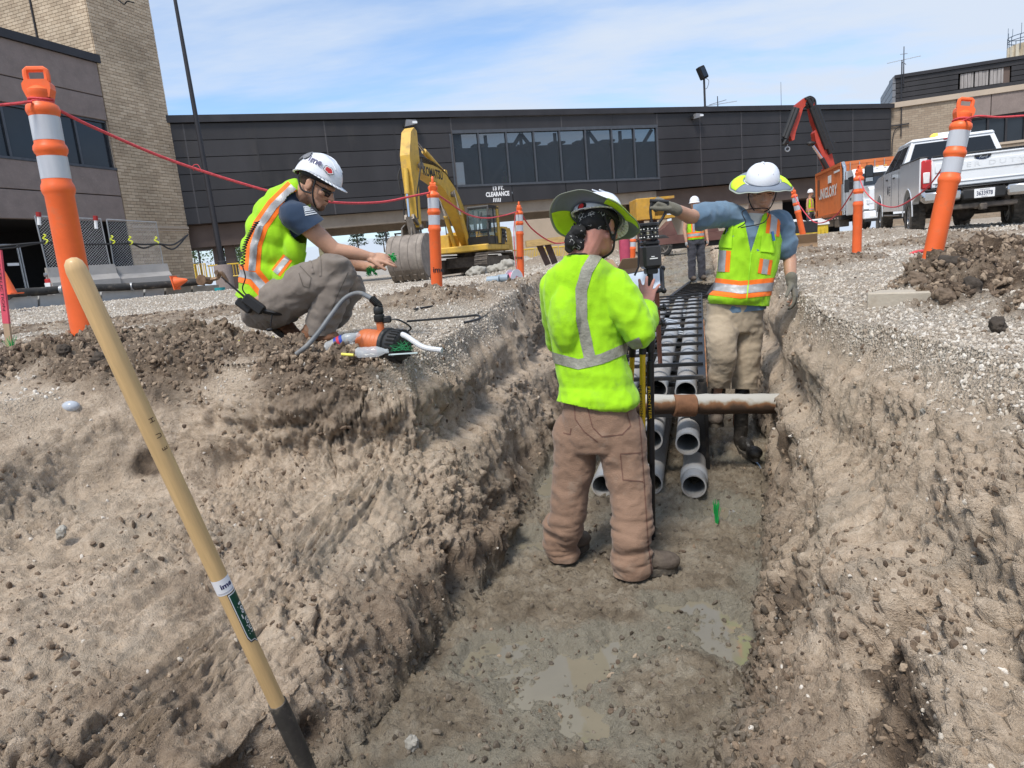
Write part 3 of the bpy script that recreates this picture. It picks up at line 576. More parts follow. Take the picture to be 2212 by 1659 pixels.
def left_building():
    A = AY(424, 605, 36); e = Vector((math.sin(R(20)), math.cos(R(20)), 0)); F = Plane(A-e*16, A); W = F.len
    L = lambda u, v: F.inv(u, v)[0]; Z = lambda u, v: F.inv(u, v)[1]
    Lc = L(240, 300); rt = thing('terminal_building', F.P(Lc, .3), 'brown concrete and buff brick terminal block with ribbon windows at the left', 'building')
    zr = Z(100, 92); zs1 = Z(125, 188); zw1 = Z(120, 240); zw0 = Z(120, 354); zs0 = Z(130, 415); zb = Z(150, 475); g = .0
    def b(nm_, L0, L1, z0, z1, D0, D1, m, bev=0): mb = MB(); F.box(mb, L0, L1, z0, z1, D0, D1, bev); return mb.build(nm_, m, rt, world=True)
    b('wing_block', -6, Lc-.02, zw1+.1, zr-.3, -9, -.32, m_conc); b('wing_block', -6, Lc-.02, zb+.15, zw0-.1, -9, -.32, m_conc)
    for z0, z1 in ((zs1+.02, zr-.28), (zw1, zs1-.02), (zs0+.02, zw0), (zb, zs0-.02)):
        for a, c in ((-6, 4.6), (4.62, Lc-.02)): b('concrete_panel', a, c-.0, z0, z1, -.3, 0, m_conc, .015)
    b('roof_coping', -6, Lc+.12, zr-.28, zr+.06, -9, .12, m_coping)
    zt = 22
    # windows: frame ring, mullions, panes set back
    Lw = L(246, 320)
    b('window_jamb', Lw+.02, Lc-.02, zw0, zw1, -.32, -.06, m_tan)
    b('window_sill', -6, Lw, zw0, zw0+.1, -.3, .03, m_frame); b('window_head', -6, Lw, zw1-.1, zw1, -.3, -.1, m_frame)
    ms = [L(u, 300) for u in (228, 200, 172, 141, 110, 40, 12)]; step = abs(ms[0]-ms[1]); ms = [Lw-.1-k*1.55 for k in range(14)]
    for i, x in enumerate(ms):
        b('mullion', x-.05, x+.05, zw0+.1, zw1-.1, -.26, -.12, m_frame)
        if i < 13: b('window_pane', ms[i+1]+.05, x-.05, zw0+.1, zw1-.1, -.22, -.2, m_glassr)
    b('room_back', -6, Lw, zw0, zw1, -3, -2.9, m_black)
    # brick tower: mortar core, bricks proud of it
    LT0, LT1 = Lc, W
    b('tower_core', LT0+.03, LT1-.03, -.5, zt, -9, -.03, m_mortar)
    b('tower_coping', LT0-.1, LT1+.1, zt, zt+.35, -9.1, .12, m_coping)
    bw, bh = .37, .145; br = MB(); br.box((0, 0, 0), (bw-.018, .07, bh-.018)); bme = br.mesh('brick', m_brick); cand = []
    fr = Matrix((F.e, F.n, Vector((0, 0, 1)))).transposed().to_4x4(); fr2 = Matrix((-F.n, F.e, Vector((0, 0, 1)))).transposed().to_4x4(); rr = random.Random(2)
    for k in range(int((zt+.3)/bh)):
        z = -.3+k*bh+bh/2; off = (k % 2)*bw/2; x = LT0-off
        while x < LT1-.02:
            a, c = max(x, LT0), min(x+bw, LT1)
            if c-a > .06: cand.append((F.P((a+c)/2, z, -.005+rr.uniform(-.006, .006)), fr, (c-a)/bw))
            x += bw
        if z > zr:                                    # the return above the wing roof
            y = -off
            while y < 8.9:
                a, c = max(y, 0), min(y+bw, 8.9)
                if c-a > .06: cand.append((F.P(LT0+.005, z, -(a+c)/2), fr2, (c-a)/bw))
                y += bw
    def inview(p):
        q = CAMM.transposed() @ (p-CAMP); u = 1106+FU*q.x/-q.z; v = 829.5-FU*q.y/-q.z; return -30 < u < 2240 and -30 < v < 1690
    cand = [c for c in cand if inview(c[0])]; cand.sort(key=lambda c: (c[0]-CAMP).length); R0 = ROOTM(rt).inverted()
    for p, f, sx in cand[:300]:
        o = bpy.data.objects.new('brick', bme); COL.objects.link(o); o.parent = rt; o.matrix_basis = R0 @ (Matrix.Translation(p) @ f @ Matrix.Diagonal((sx, 1, 1, 1)))
    mb = MB()
    for p, f, sx in cand[300:]:
        q = f.to_3x3(); mb.box(p, ((bw*sx-.018), .07, bh-.018), q)
    tag(mb.build('brickwork', m_brick, rt, world=True), kind='stuff')
    mb = MB(); F.box(mb, L(280, 480), LT1, Z(330, 491)-.06, Z(330, 491)+.06, 0, .1); mb.build('ledge', m_tan, rt, world=True)
    mb = MB(); F.box(mb, L(284, 497), LT1, Z(330, 497)-.04, Z(330, 497)+.02, 0, .07); mb.build('conduit', m_tan, rt, world=True)
    # open bay under the wing, its shade painted as black walls; tube gate
    b('bay_shade_back', -6, Lc, -.4, zb, -5.2, -5, m_black); b('bay_ceiling', -6, Lc-.02, zb-.02, zb+.15, -5, -.32, m_black); b('bay_side', Lc-.0, Lc+.02, -.4, zb, -5, -.1, m_black)
    gt = MB()
    for u, v0, v1 in ((54, 524, 620), (60, 528, 622), (12, 525, 625)):
        a, z0 = F.inv(u, v0); gt.tube([F.P(a, z0, -.5), F.P(a, 0, -.5)], .035, 6)
    gt.tube([F.P(L(0, 527), Z(0, 527), -.5), F.P(L(56, 526), Z(56, 526), -.5)], .035, 6); gt.build('bay_gate', m_galv, rt, world=True)
    mb = MB(); F.box(mb, L(44, 571)-.2, L(44, 571)+.25, Z(48, 572), Z(48, 566), -.45, -.42); mb.build('gate_sign', m_white, rt, world=True)
    # black cable down the tower's return, a lamp stub
    mb = MB(); mb.tube([F.P(LT0-.06, zr+.2, -3.2), F.P(LT0-.06, zr+6, -3.2)], .05, 6); mb.build('downpipe', m_coping, rt, world=True)
    mb = MB(); F.box(mb, LT0-.12, LT0+.0, Z(172, 96)-.1, Z(172, 96)+.1, -1.7, -1.5); mb.build('wall_vent', m_black, rt, world=True)
    # loose wires at the parapet
    mb = MB(); q = [AY(u, v, 33.2) for u, v in ((255, 0), (268, 9), (275, 3), (290, 6))]; mb.tube(arc(q, 5), .03, 5); mb.build('wire', m_black, rt, world=True)
    return F
FA = left_building()
def bridge():
    a = AY(345, 500, 35.6); c = AY(1925, 340, 50); B = Plane(a, c); rt = thing('footbridge', B.P(B.len/2, 4), 'long dark bronze panelled footbridge with a row of windows spanning the yard', 'bridge')
    top = lambda L: np.interp(L, [0, B.len], [B.inv(345, 250.5)[1], B.inv(1925, 224.5)[1]])
    bot = lambda L: np.interp(L, [0, B.inv(1180, 431)[0], B.len], [B.inv(345, 490)[1], B.inv(1180, 431)[1], B.inv(1925, 367)[1]])
    us = [345, 400, 553, 704, 853, 977, 1097, 1215, 1327, 1421, 1513, 1602, 1686, 1765, 1842, 1925]; Ls = [B.inv(u, 300)[0] for u in us]
    capf, rows = .07, 6
    zz = lambda L, f: bot(L)+(top(L)-bot(L))*f
    fr_ = [1-capf-k*(1-capf)/rows for k in range(rows+1)]
    Lw0, Lw1 = Ls[5], Ls[9]; wt = lambda L: np.interp(L, [Lw0, Lw1], [B.inv(977, 289)[1], B.inv(1421, 276)[1]]); wb = lambda L: np.interp(L, [Lw0, Lw1], [B.inv(985, 400)[1], B.inv(1421, 383)[1]])
    def q(nm_, L0, L1, f0, f1, D0, D1, m): mb = MB(); B.quad(mb, [(L0, f0(L0)), (L1, f0(L1)), (L1, f1(L1)), (L0, f1(L0))], D0, D1); return mb.build(nm_, m, rt, world=True)
    for i in range(len(Ls)-1):
        a0, a1 = Ls[i]+.025, Ls[i+1]-.025; win = 5 <= i < 9
        if not win:
            for k in range(rows): q('wall_panel', a0, a1, lambda L: zz(L, fr_[k+1])+.018, lambda L: zz(L, fr_[k])-.018, -.1, .0, m_dark)
        else:
            q('wall_panel', a0, a1, lambda L: wt(L)+.18, lambda L: zz(L, fr_[0])-.02, -.1, 0, m_dark)
            q('wall_panel', a0, a1, lambda L: bot(L)+.018, lambda L: wb(L)-.12, -.1, 0, m_dark)
        if i: q('joint_cover', Ls[i]-.035, Ls[i]+.035, (lambda L: wt(L)+.18) if 5 < i < 9 else (lambda L: bot(L)), lambda L: zz(L, fr_[0]), -.05, .012, m_cover if i % 2 or i > 8 else m_dark)
    q('backing', 0, Lw0, bot, lambda L: top(L)-.1, -.3, -.12, m_seam); q('backing', Lw1, B.len, bot, lambda L: top(L)-.1, -.3, -.12, m_seam)
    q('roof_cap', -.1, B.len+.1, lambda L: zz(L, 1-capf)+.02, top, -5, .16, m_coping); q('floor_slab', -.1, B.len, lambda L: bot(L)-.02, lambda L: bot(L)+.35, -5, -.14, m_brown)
    q('window_frame', Lw0, Lw1, wt, lambda L: wt(L)+.18, -.3, .05, m_frame); q('window_frame', Lw0, Lw1, lambda L: wb(L)-.12, wb, -.3, .05, m_frame)
    wu = [977, 1037, 1097, 1156, 1212, 1267, 1324, 1372, 1421]; wl = [B.inv(u, 340)[0] for u in wu]
    for i in range(9): q('mullion', wl[i]-.05, wl[i]+.05, wb, wt, -.2, .03, m_frame)
    for i in range(8): q('window_pane', wl[i]+.05, wl[i+1]-.05, wb, wt, -.1, -.08, m_glass)
    # inside: far wall with openings in the first bay, steel diagonals
    bw_ = mat('bridge_inside', (.06, .065, .07), .8); br_ = mat('steel_brace', (.09, .095, .105), .6, .2); lt = mat('pale_ceiling', (.42, .38, .33), .8)
    q('inner_wall', wl[1]+.3, Lw1+6, wb, wt, -4.9, -4.8, bw_); q('inner_wall', Lw0-4, wl[1]+.3, lambda L: wb(min(L, Lw1))-1.2, lambda L: wb(L)-.0, -4.9, -4.8, bw_); q('inner_wall', Lw0-4, wl[1]+.3, lambda L: wb(L)+2.0, lambda L: wt(L)+1.5, -4.9, -4.8, bw_); q('inner_wall', Lw0-.2, Lw0-.0, wb, wt, -4.9, -.3, bw_)
    mb = MB(); zb_ = wb(Lw0); zt_ = wt(Lw0); st = (Lw1-Lw0)/6
    for i in range(6):
        x0 = Lw0+i*st; s_ = i % 2; mb.bar(B.P(x0, zb_ if s_ else zt_, -.7), B.P(x0+st, zt_ if s_ else zb_, -.7), .22, .12)
        mb.bar(B.P(x0, zb_, -.8), B.P(x0, zt_, -.8), .2, .12)
        mb.bar(B.P(x0-1, zt_ if s_ else zb_, -4.5), B.P(x0+st-1, zb_ if s_ else zt_, -4.5), .22, .12)
    mb.build('truss', br_, rt, world=True)
    mb = MB()
    for i in range(8): B.box(mb, wl[i]+.2, wl[i]+1.1, wt(wl[i])-.42, wt(wl[i])-.3, -2.5, -1.7)
    mb.build('ceiling_light', lt, rt, world=True)
    # concrete beam and soffit under the dark cladding, piers
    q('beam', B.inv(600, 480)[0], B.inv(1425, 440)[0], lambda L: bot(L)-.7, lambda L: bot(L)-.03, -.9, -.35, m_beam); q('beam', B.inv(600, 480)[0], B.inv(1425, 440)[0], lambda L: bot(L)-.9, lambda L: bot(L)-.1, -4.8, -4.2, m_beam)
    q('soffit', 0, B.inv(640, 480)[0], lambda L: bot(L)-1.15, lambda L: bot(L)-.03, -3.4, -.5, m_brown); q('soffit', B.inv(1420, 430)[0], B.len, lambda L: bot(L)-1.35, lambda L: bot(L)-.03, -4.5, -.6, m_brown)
    for u0, u1 in ((452, 473), (478, 500), (1492, 1538)):
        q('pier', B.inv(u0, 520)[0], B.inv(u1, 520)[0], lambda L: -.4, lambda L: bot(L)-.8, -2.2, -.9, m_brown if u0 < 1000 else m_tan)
    q('pier', B.inv(1540, 420)[0], B.inv(1705, 420)[0], lambda L: -.4, lambda L: bot(L)-.25, -3.2, -.7, m_tan); q('bay_shade_back', B.inv(1705, 420)[0], B.len, lambda L: -.4, lambda L: bot(L)-.1, -4.9, -4.8, m_black)  # last sheet: black, put across the gap in place of its shade
    # painted notice
    cx, cz = B.inv(1076, 421); sl_ = (bot(cx+1)-bot(cx-1))/2; rg = B.e+Vector((0, 0, sl_)); pp = 50
    def tx(s, u, v, h, f): l, z = B.inv(u, v); text(s, 'lettering', m_white, B.P(l, z, .004), rg, (0, 0, 1), h, rt, bold=.045, fit=f)
    k = .0285
    tx('13 FT.', 1076, 407, .22, 24*k); tx('CLEARANCE', 1075, 419.5, .25, 51*k)
    mb = MB()
    for i in range(4):
        l, z = B.inv(1066.5+4.6*i, 432); vs = [B.P(l-.05, z-.11, .006), B.P(l+.02, z-.11, .006), B.P(l+.06, z+.11, .006), B.P(l-.01, z+.11, .006)]; mb.add(vs, [(0, 1, 2, 3)])
    mb.build('stripe_mark', m_white, rt, world=True)
    return B
BR = bridge()
def wall_lamp(u, v, s, lab):
    l, z = BR.inv(u, v); r = thing('wall_lamp', BR.P(l, z, .02), lab, 'lamp', 'security lamps on the footbridge')
    fr = Matrix((BR.e, BR.n, Vector((0, 0, 1)))).transposed()
    mb = MB(); mb.box(BR.P(l-.3*s, z-.05, .12), (.12*s, .25, .2*s), fr, .02); mb.build('bracket', m_black, r, world=True)
    mb = MB(); mb.prism([(-.32*s, -.16*s), (.3*s, -.05*s), (.38*s, .08*s), (.3*s, .17*s), (-.22*s, .2*s)], .34*s, Matrix((BR.e, Vector((0, 0, 1)), BR.n)).transposed(), BR.P(l, z, .3)); mb.build('lamp_housing', mat('lamp_grey', (.22, .22, .23), .4, .3), r, world=True)
    mb = MB(); BR.box(mb, l+.1*s, l+.36*s, z-.02*s, z+.1*s, .47*s*1, .5); mb.build('lens', mat('lamp_lens', (.7, .72, .74), .15), r, world=True)
wall_lamp(884, 270, 1, 'grey security lamp on the dark footbridge above the yellow excavator'); wall_lamp(1501, 254, .85, 'grey security lamp on the footbridge right of the windows')
def right_building():
    C = Plane(AY(1925, 300, 50.3), AY(2212, 300, 47.6)); C = Plane(C.P(0, 0), C.P(22, 0)); Z = lambda u, v: C.inv(u, v)[1]; L = lambda u, v: C.inv(u, v)[0]
    rt = thing('brick_building', C.P(6, .3), 'buff brick building with black rooftop storey at the right end of the footbridge', 'building')
    def b(n, L0, L1, z0, z1, D0, D1, m, bev=0): mb = MB(); C.box(mb, L0, L1, z0, z1, D0, D1, bev); return mb.build(n, m, rt, world=True)
    mbk = bpy.data.materials.new('rough_brick'); mbk.use_nodes = True; N = mbk.node_tree.nodes; Lk = mbk.node_tree.links; bs = N['Principled BSDF']; tc = N.new('ShaderNodeTexCoord')
    mp = N.new('ShaderNodeMapping'); mp.inputs['Rotation'].default_value = (R(90), 0, 0); Lk.new(tc.outputs['Object'], mp.inputs[0])
    bt = N.new('ShaderNodeTexBrick'); bt.inputs['Scale'].default_value = 1; bt.inputs['Brick Width'].default_value = .37; bt.inputs['Row Height'].default_value = .145; bt.inputs['Mortar Size'].default_value = .012
    bt.inputs['Color1'].default_value = (.36, .29, .215, 1); bt.inputs['Color2'].default_value = (.28, .215, .155, 1); bt.inputs['Mortar'].default_value = (.2, .165, .13, 1); Lk.new(mp.outputs[0], bt.inputs[0]); Lk.new(bt.outputs[0], bs.inputs['Base Color']); bs.inputs['Roughness'].default_value = .9
    zl = Z(1960, 223); zr = zl; ledge = .35; zt = Z(2060, 148)
    Lp = L(2065, 250); zwt = Z(2142, 250); zwb = Z(2142, 310)
    b('brick_wall', 0, Lp, -.3, zl-.2, -6, 0, mbk); b('brick_wall', Lp, 22, -.3, zwb-.15, -6, 0, mbk)
    b('sill', Lp+.0, 22, zwb-.15, zwb, -.4, .08, m_tan)
    for a, c in ((Lp, L(2140, 210)), (L(2140, 210)+.03, 16), (16.03, 22)): b('concrete_panel', a+.02, c, zwt, zl-.2, -6, .05, m_conc)
    b('roof_ledge', -.1, 22, zl-.2, zl+.15, -6, .15, m_tan)
    xs = [L(u, 280) for u in (2096, 2135, 2175, 2211)]; stp = xs[1]-xs[0]; xs = [xs[0]+k*stp for k in range(10)]
    b('window_pane', Lp+.1, 22, zwb, zwt, -.3, -.25, m_glassr)
    b('window_head', Lp, 22, zwt-.12, zwt-.0, -.25, -.1, m_coping)
    for x in xs: b('mullion', x-.06, x+.06, zwb, zwt-.12, -.25, -.1, m_coping)
    # rooftop storey in black metal, one panel per course
    n = 5; Lq = L(1938, 200)
    for k in range(n):
        z0 = zl+.15+(zt-zl-.15)*k/n; z1 = zl+.15+(zt-zl-.15)*(k+1)/n
        segs = ((Lq, L(2073, 185)), (L(2187, 170)+.05, 22)) if 0 < k < 4 else ((Lq, 22),)
        for a, c in segs: b('wall_panel', a, c, z0+.02, z1-.02, -1.6, -.4, m_dark)
    b('backing', Lq, 22, zl+.1, zt, -2.2, -1.55, m_seam) ; b('roof_cap', Lq-.1, 22, zt, zt+.22, -2.4, -.3, m_coping)
    zb0, zb1 = zl+.15+(zt-zl-.15)*.2, zl+.15+(zt-zl-.15)*.8
    wood = mat('weathered_board', (.30, .28, .27), .9, var=.3, vs=5, stretch=(3, 3, .25), bump=.3)
    l0, l1 = L(2078, 190), L(2175, 180); nb = 12
    for k in range(nb): a = l0+(l1-l0)*k/nb; b('weathered_board', a+.012, a+(l1-l0)/nb-.012-(.07 if k % 4 == 3 else 0), zb0+.03, zb1-.02, -.62, -.5+.012*(k*7 % 3), wood)
    b('hatch', L(2148*1.0+36, 180)-.6, L(2187, 170), zb0, zb1, -.7, -.55, m_brown)
    # the bevelled return on the left
    g = MB(); p0 = C.P(Lq-.02, 0, -.42); r_ = mat('grey_panel', (.19, .195, .21), .5, .3)
    q0 = AY(1908, 200, 58); q0.z = 0
    for k in range(4):
        z0 = zl+.15+(zt-zl)*k/4; z1 = zl+.15+(zt-zl)*(k+1)/4; mb = MB(); d = (q0-p0); nn = Vector((d.y, -d.x, 0)).normalized()*.2
        mb.add([p0+V(0, 0, z0+.02), p0+V(0, 0, z1-.02), q0+V(0, 0, z1-.02), q0+V(0, 0, z0+.02), p0-nn+V(0, 0, z0+.02), p0-nn+V(0, 0, z1-.02), q0-nn+V(0, 0, z1-.02), q0-nn+V(0, 0, z0+.02)], [(0, 1, 2, 3), (7, 6, 5, 4), (0, 4, 5, 1), (1, 5, 6, 2), (2, 6, 7, 3), (3, 7, 4, 0)]); mb.build('side_panel', r_, rt, world=True)
    mb = MB(); mb.bar(C.P(.6, zl-2.2, .1), C.P(.6, zl+2.9, .1), .06); mb.bar(C.P(-.3, zl-1.4, .1), C.P(1.1, zl-1.4, .1), .08); mb.tube(arc([C.P(.6, zl-1.4, .1), C.P(.1, zl-2.1, .1), C.P(.05, zl-5, .1)], 5), .03, 5); mb.build('conduit', m_coping, rt, world=True)
    return C, zt, zl
RC, rzt, rzl = right_building()
def mast(name, base_, h, r, label, arms=(), cat='antenna', group=None):
    rt = thing(name, base_, label, cat, group); mb = MB(); mb.tube([base_, base_+V(0, 0, h)], [r, r*.6], 6); mb.build('pole', m_coping, rt, world=True)
    for z, w, t in arms: mb = MB(); mb.bar(base_+V(-w, t, z), base_+V(w, -t, z+.08*w), r*.8); mb.build('crossbar', m_galv, rt, world=True)
    return rt
l_, z_ = RC.inv(1953, 183); mast('antenna', RC.P(l_, rzt-.5, -.2), 2.5, .05, 'thin roof antenna with crossed rods at the corner of the black rooftop storey', [(1.6, .9, .5), (1.4, .5, -.6), (2.0, .25, 0)])
l_, z_ = BR.inv(1571, 231); mast('antenna', BR.P(l_, z_-.2, -1), 1.1, .045, 'small T shaped antenna on the footbridge roof beside the floodlight', [(.55, 1.2, .2), (.7, .4, .5)])
l_, z_ = BR.inv(1754, 215); mast('antenna', BR.P(l_, z_-.5, -3), 2.4, .02, 'hair thin whip antenna on the footbridge roof behind the crane')
def floodlight():
    l, z = BR.inv(1531, 232); b0 = BR.P(l, z-.2, -.4); h = 2.1; rt = thing('floodlight', b0, 'black floodlight tilted on a thin mast on the footbridge roof', 'lamp')
    mb = MB(); mb.tube([b0, b0+V(0, 0, h)], .07, 8); mb.build('mast', m_coping, rt, world=True)
    fr = Matrix.Rotation(R(-22), 3, 'Y') @ Matrix.Rotation(R(30), 3, 'Z'); mb = MB(); mb.box(b0+V(-.1, 0, h+.3), (.55, .35, .8), fr, .05); mb.build('lamp_head', m_black, rt, world=True)
    mb = MB(); mb.box(b0+V(-.02, -.19, h+.32), (.42, .02, .6), fr); mb.build('lens', m_glassr, rt, world=True)
    mb = MB(); mb.tube(arc([b0+V(.05, 0, h), b0+V(.3, 0, h-.2), b0+V(.2, 0, h-.6), b0+V(.05, 0, h-.7)], 5), .015, 5); mb.build('cable', m_black, rt, world=True)
floodlight()
def light_pole():
    b0 = AY(480, 572, 27.5); top = AY(355, -60, 27.5); top = V(b0.x-.15, b0.y, top.z); rt = thing('light_pole', V(b0.x, b0.y, .3), 'tall black lamp post on a concrete foot in front of the brick tower', 'light pole')
    mb = MB(); mb.tube([V(b0.x, b0.y, b0.z-.3), top], [.115, .06], 14); mb.build('pole', m_coping, rt, True, True)
    mb = MB(); mb.lathe([(.34, -.4), (.33, b0.z-.05), (.3, b0.z)], V(b0.x, b0.y, 0), n=20); mb.build('concrete_foot', m_conc, rt, True, True)
    mb = MB(); mb.lathe([(.18, 0), (.17, .12), (.12, .16)], b0, n=14); mb.build('base_cover', m_coping, rt, True, True)
light_pole()
def far_tower():
    c = AY(2222, 100, 95); rt = thing('far_tower', V(c.x, c.y, 0), 'ribbed concrete control tower top with railing behind the right building', 'tower'); z0 = AY(2222, 150, 95).z; z1 = AY(2212, 96, 95).z
    mb = MB(); mb.lathe([(2.1, 0), (2.1, z0-3), (2.1, z1)], V(c.x, c.y, 0), n=32); mb.build('shaft', mat('shaft_tan', (.42, .35, .25), .9), rt, world=True)
    rib = MB(); rib.box((0, 0, 0), (.35, .3, z1-z0+5)); rm = rib.mesh('rib', mat('rib_tan', (.55, .5, .4), .8))
    for k in range(16):
        a = 2*math.pi*k/16; o = link('rib', rm); o.parent = rt; o.location = V(math.cos(a)*2.2, math.sin(a)*2.2, (z0+z1)/2-2.6); o.rotation_euler = (0, 0, a+R(90))
    mb = MB(); ring = lambda z, r: [V(c.x+math.cos(2*math.pi*k/24)*r, c.y+math.sin(2*math.pi*k/24)*r, z) for k in range(24)]
    mb.tube(ring(z1+1.1, 2.3), .05, 5, closed=True); mb.tube(ring(z1+.6, 2.3), .05, 5, closed=True)
    for k in range(12): a = 2*math.pi*k/12; mb.tube([V(c.x+math.cos(a)*2.3, c.y+math.sin(a)*2.3, z1-.8), V(c.x+math.cos(a)*2.3, c.y+math.sin(a)*2.3, z1+1.1)], .05, 5)
    for k in range(5): a = 2.2+k*.5; mb.tube([V(c.x+math.cos(a)*2.3, c.y+math.sin(a)*2.3, z1+1), V(c.x+math.cos(a)*2.3, c.y+math.sin(a)*2.3, z1+2+.4*(k % 2))], .03, 5)
    mb.build('railing', mat('blue_rail', (.06, .09, .13), .5), rt, world=True)
far_tower()
# ---- beyond the footbridge
def wallbox(name, u0, u1, v0, v1, Y, dep, m, label, cat, seams=0):
    a = AY(u0, v1, Y); c = AY(u1, v0, Y); rt = thing(name, V((a.x+c.x)/2, Y, .1), label, cat); n = max(1, seams)
    for k in range(n):
        mb = MB(); x0 = a.x+(c.x-a.x)*k/n; x1 = a.x+(c.x-a.x)*(k+1)/n; mb.box(V((x0+x1)/2, Y+dep/2, (c.z-.6)/2), (x1-x0-.03, dep, c.z+.6), None, .02); mb.build('wall', m, rt, world=True)
    return rt, a, c
wallbox('tan_building', 1126, 1440, 436, 575, 58, 12, m_tan, 'large blank tan wall seen under the footbridge behind the wooden trestle', 'building', 3)
wallbox('parking_wall', 760, 1130, 528, 560, 75, 5, m_concl, 'low grey parking deck wall far behind the excavator bucket', 'wall', 8)
wallbox('parking_wall', 950, 1135, 508, 540, 95, 8, mat('far_grey', (.42, .42, .43), .9), 'long grey parking deck seen under the footbridge above the excavator', 'wall', 5)
wallbox('white_shed', 1420, 1500, 478, 560, 80, 5, mat('shed_white', (.62, .64, .66), .6), 'pale low shed far behind the man in the blue shirt', 'building', 3)
m_leafd = mat('pine_green', (.035, .055, .035), .8, var=.5, vs=3); m_leafm = mat('leaf_green', (.07, .115, .045), .8, var=.5, vs=1.5); m_bark = mat('bark', (.1, .075, .055), .9)
def tree(u, v, Y, h, w, m, label, kind, seed, group):
    c = AY(u, v, Y); rr = random.Random(seed); b0 = V(c.x, Y, c.z); rt = thing('pine_tree' if kind else 'leafy_tree', b0, label, 'tree', group)
    mb = MB(); mb.tube([b0-V(0, 0, .5), b0+V(0, 0, h*.9)], [.035*h, .01*h], 7); mb.build('trunk', m_bark, rt, world=True); mb = MB()
    for k in range(900):
        if kind:
            t = rr.random()**.8; lay = t+.06*math.sin(t*30); rad = w*(1-lay*.8)*(.35+.65*rr.random()); a = rr.uniform(0, 6.28); p = b0+V(math.cos(a)*rad, math.sin(a)*rad, h*(.12+.85*lay)+rr.uniform(-.04, .05)*h+.12*rad)
        else:
            bl = rr.randrange(7); q = random.Random(seed*9+bl); cc = V(q.uniform(-.6, .6)*w, q.uniform(-.5, .5)*w, h*(.5+.35*q.random())); d = V(rr.gauss(0, 1), rr.gauss(0, 1), rr.gauss(0, 1)).normalized()*w*.5*rr.random()**.4; p = b0+cc+d
        s_ = h*.035*rr.uniform(.6, 1.5); d1 = V(rr.gauss(0, 1), rr.gauss(0, 1), rr.gauss(0, .5)).normalized()*s_; d2 = d1.cross(V(rr.gauss(0, 1), rr.gauss(0, 1), rr.gauss(0, 1))).normalized()*s_*.7
        mb.add([p-d1, p+d2, p+d1, p-d2], [(0, 1, 2, 3)])
    tag(mb.build('crown', m, rt, world=True))
tree(775, 541, 90, 3.2, 1.6, m_leafd, 'small dark pine beyond the yard left of the excavator arm, nearer the helmeted man', True, 1, None)
tree(830, 537, 92, 2.8, 1.7, m_leafd, 'squat dark pine right above the excavator bucket, beside two light poles', True, 2, None)
for i, (u, v, Y, h, w, s_) in enumerate([(425, 590, 80, 3.4, 3, 'leafy green tree under the left end of the footbridge left of the black pole'), (515, 592, 75, 3.4, 3, 'leafy green tree under the left end of the footbridge between the two piers'), (540, 590, 85, 3.6, 2.6, 'rounded green tree behind the crouching man under the footbridge'), (1000, 570, 110, 3, 3, 'low green tree far behind the excavator cab')]): tree(u, v, Y, h, w, m_leafm, s_, False, 20+i, 'trees beyond the footbridge')
for i, (u, v0, v1, Y, arm, lb) in enumerate([(838, 498, 545, 70, 0, 'thin dark pole just right of the squat pine'), (859, 505, 548, 70, 1, 'dark street light with its arm to the right behind the excavator arm'), (914, 470, 545, 60, 0, 'dark pole standing directly behind the excavator stick'), (1091, 499, 560, 62, 0, 'short dark pole right of the excavator cab'), (433, 541, 570, 60, 1, 'thin street light under the left end of the footbridge')]):
    p = AY(u, v1, Y); q = AY(u, v0, Y); rt = thing('street_light', V(p.x, Y, p.z), lb, 'street light', 'light poles beyond the footbridge'); mb = MB(); mb.tube([V(p.x, Y, -.3), V(p.x, Y, q.z)], .09, 6); mb.build('pole', m_coping, rt, world=True)
    mb = MB(); mb.box(V(p.x+(.5 if arm else 0), Y, q.z), (1.2 if arm else .35, .3, .14)); mb.build('lamp_head', m_coping, rt, world=True)
# ---------------------------------------------------------------- vehicles
m_yel = mat('machine_yellow', (.60, .37, .055), .45, var=.1, vs=3, dirt=.35, dcol=(.3, .22, .12), ds=2.5)
m_steel = mat('worn_steel', (.20, .175, .15), .5, .6, .3, 6, dirt=.5, dcol=(.26, .22, .18), ds=3)
m_bucket = mat('dusty_bucket', (.25, .215, .185), .75, .1, .2, 4, bump=.2, bs=20, dirt=.4, dcol=(.36, .32, .27), ds=2)
m_rubber = mat('rubber', (.028, .027, .026), .75, var=.3, vs=8, dirt=.3, dcol=(.18, .15, .12), ds=5)
m_chrome = mat('chrome', (.62, .62, .63), .18, 1, .05)
m_track = mat('track_steel', (.1, .085, .075), .7, .4, .3, 6, dirt=.6, dcol=(.25, .21, .165), ds=4)
m_red = mat('crane_red', (.42, .05, .03), .45, var=.2, vs=3)
m_redl = mat('red_lens', (.45, .012, .015), .15, var=.05, coat=.5)
m_wpaint = mat('white_car_paint', (.74, .76, .78), .25, 0, .03, 2, coat=.6, dirt=.12, dcol=(.42, .37, .3), ds=1.3)
m_blackp = mat('black_plastic', (.02, .02, .021), .5, var=.2)
m_cab = mat('cab_glass', (.10, .15, .16), .05, var=.1, alpha=.55)
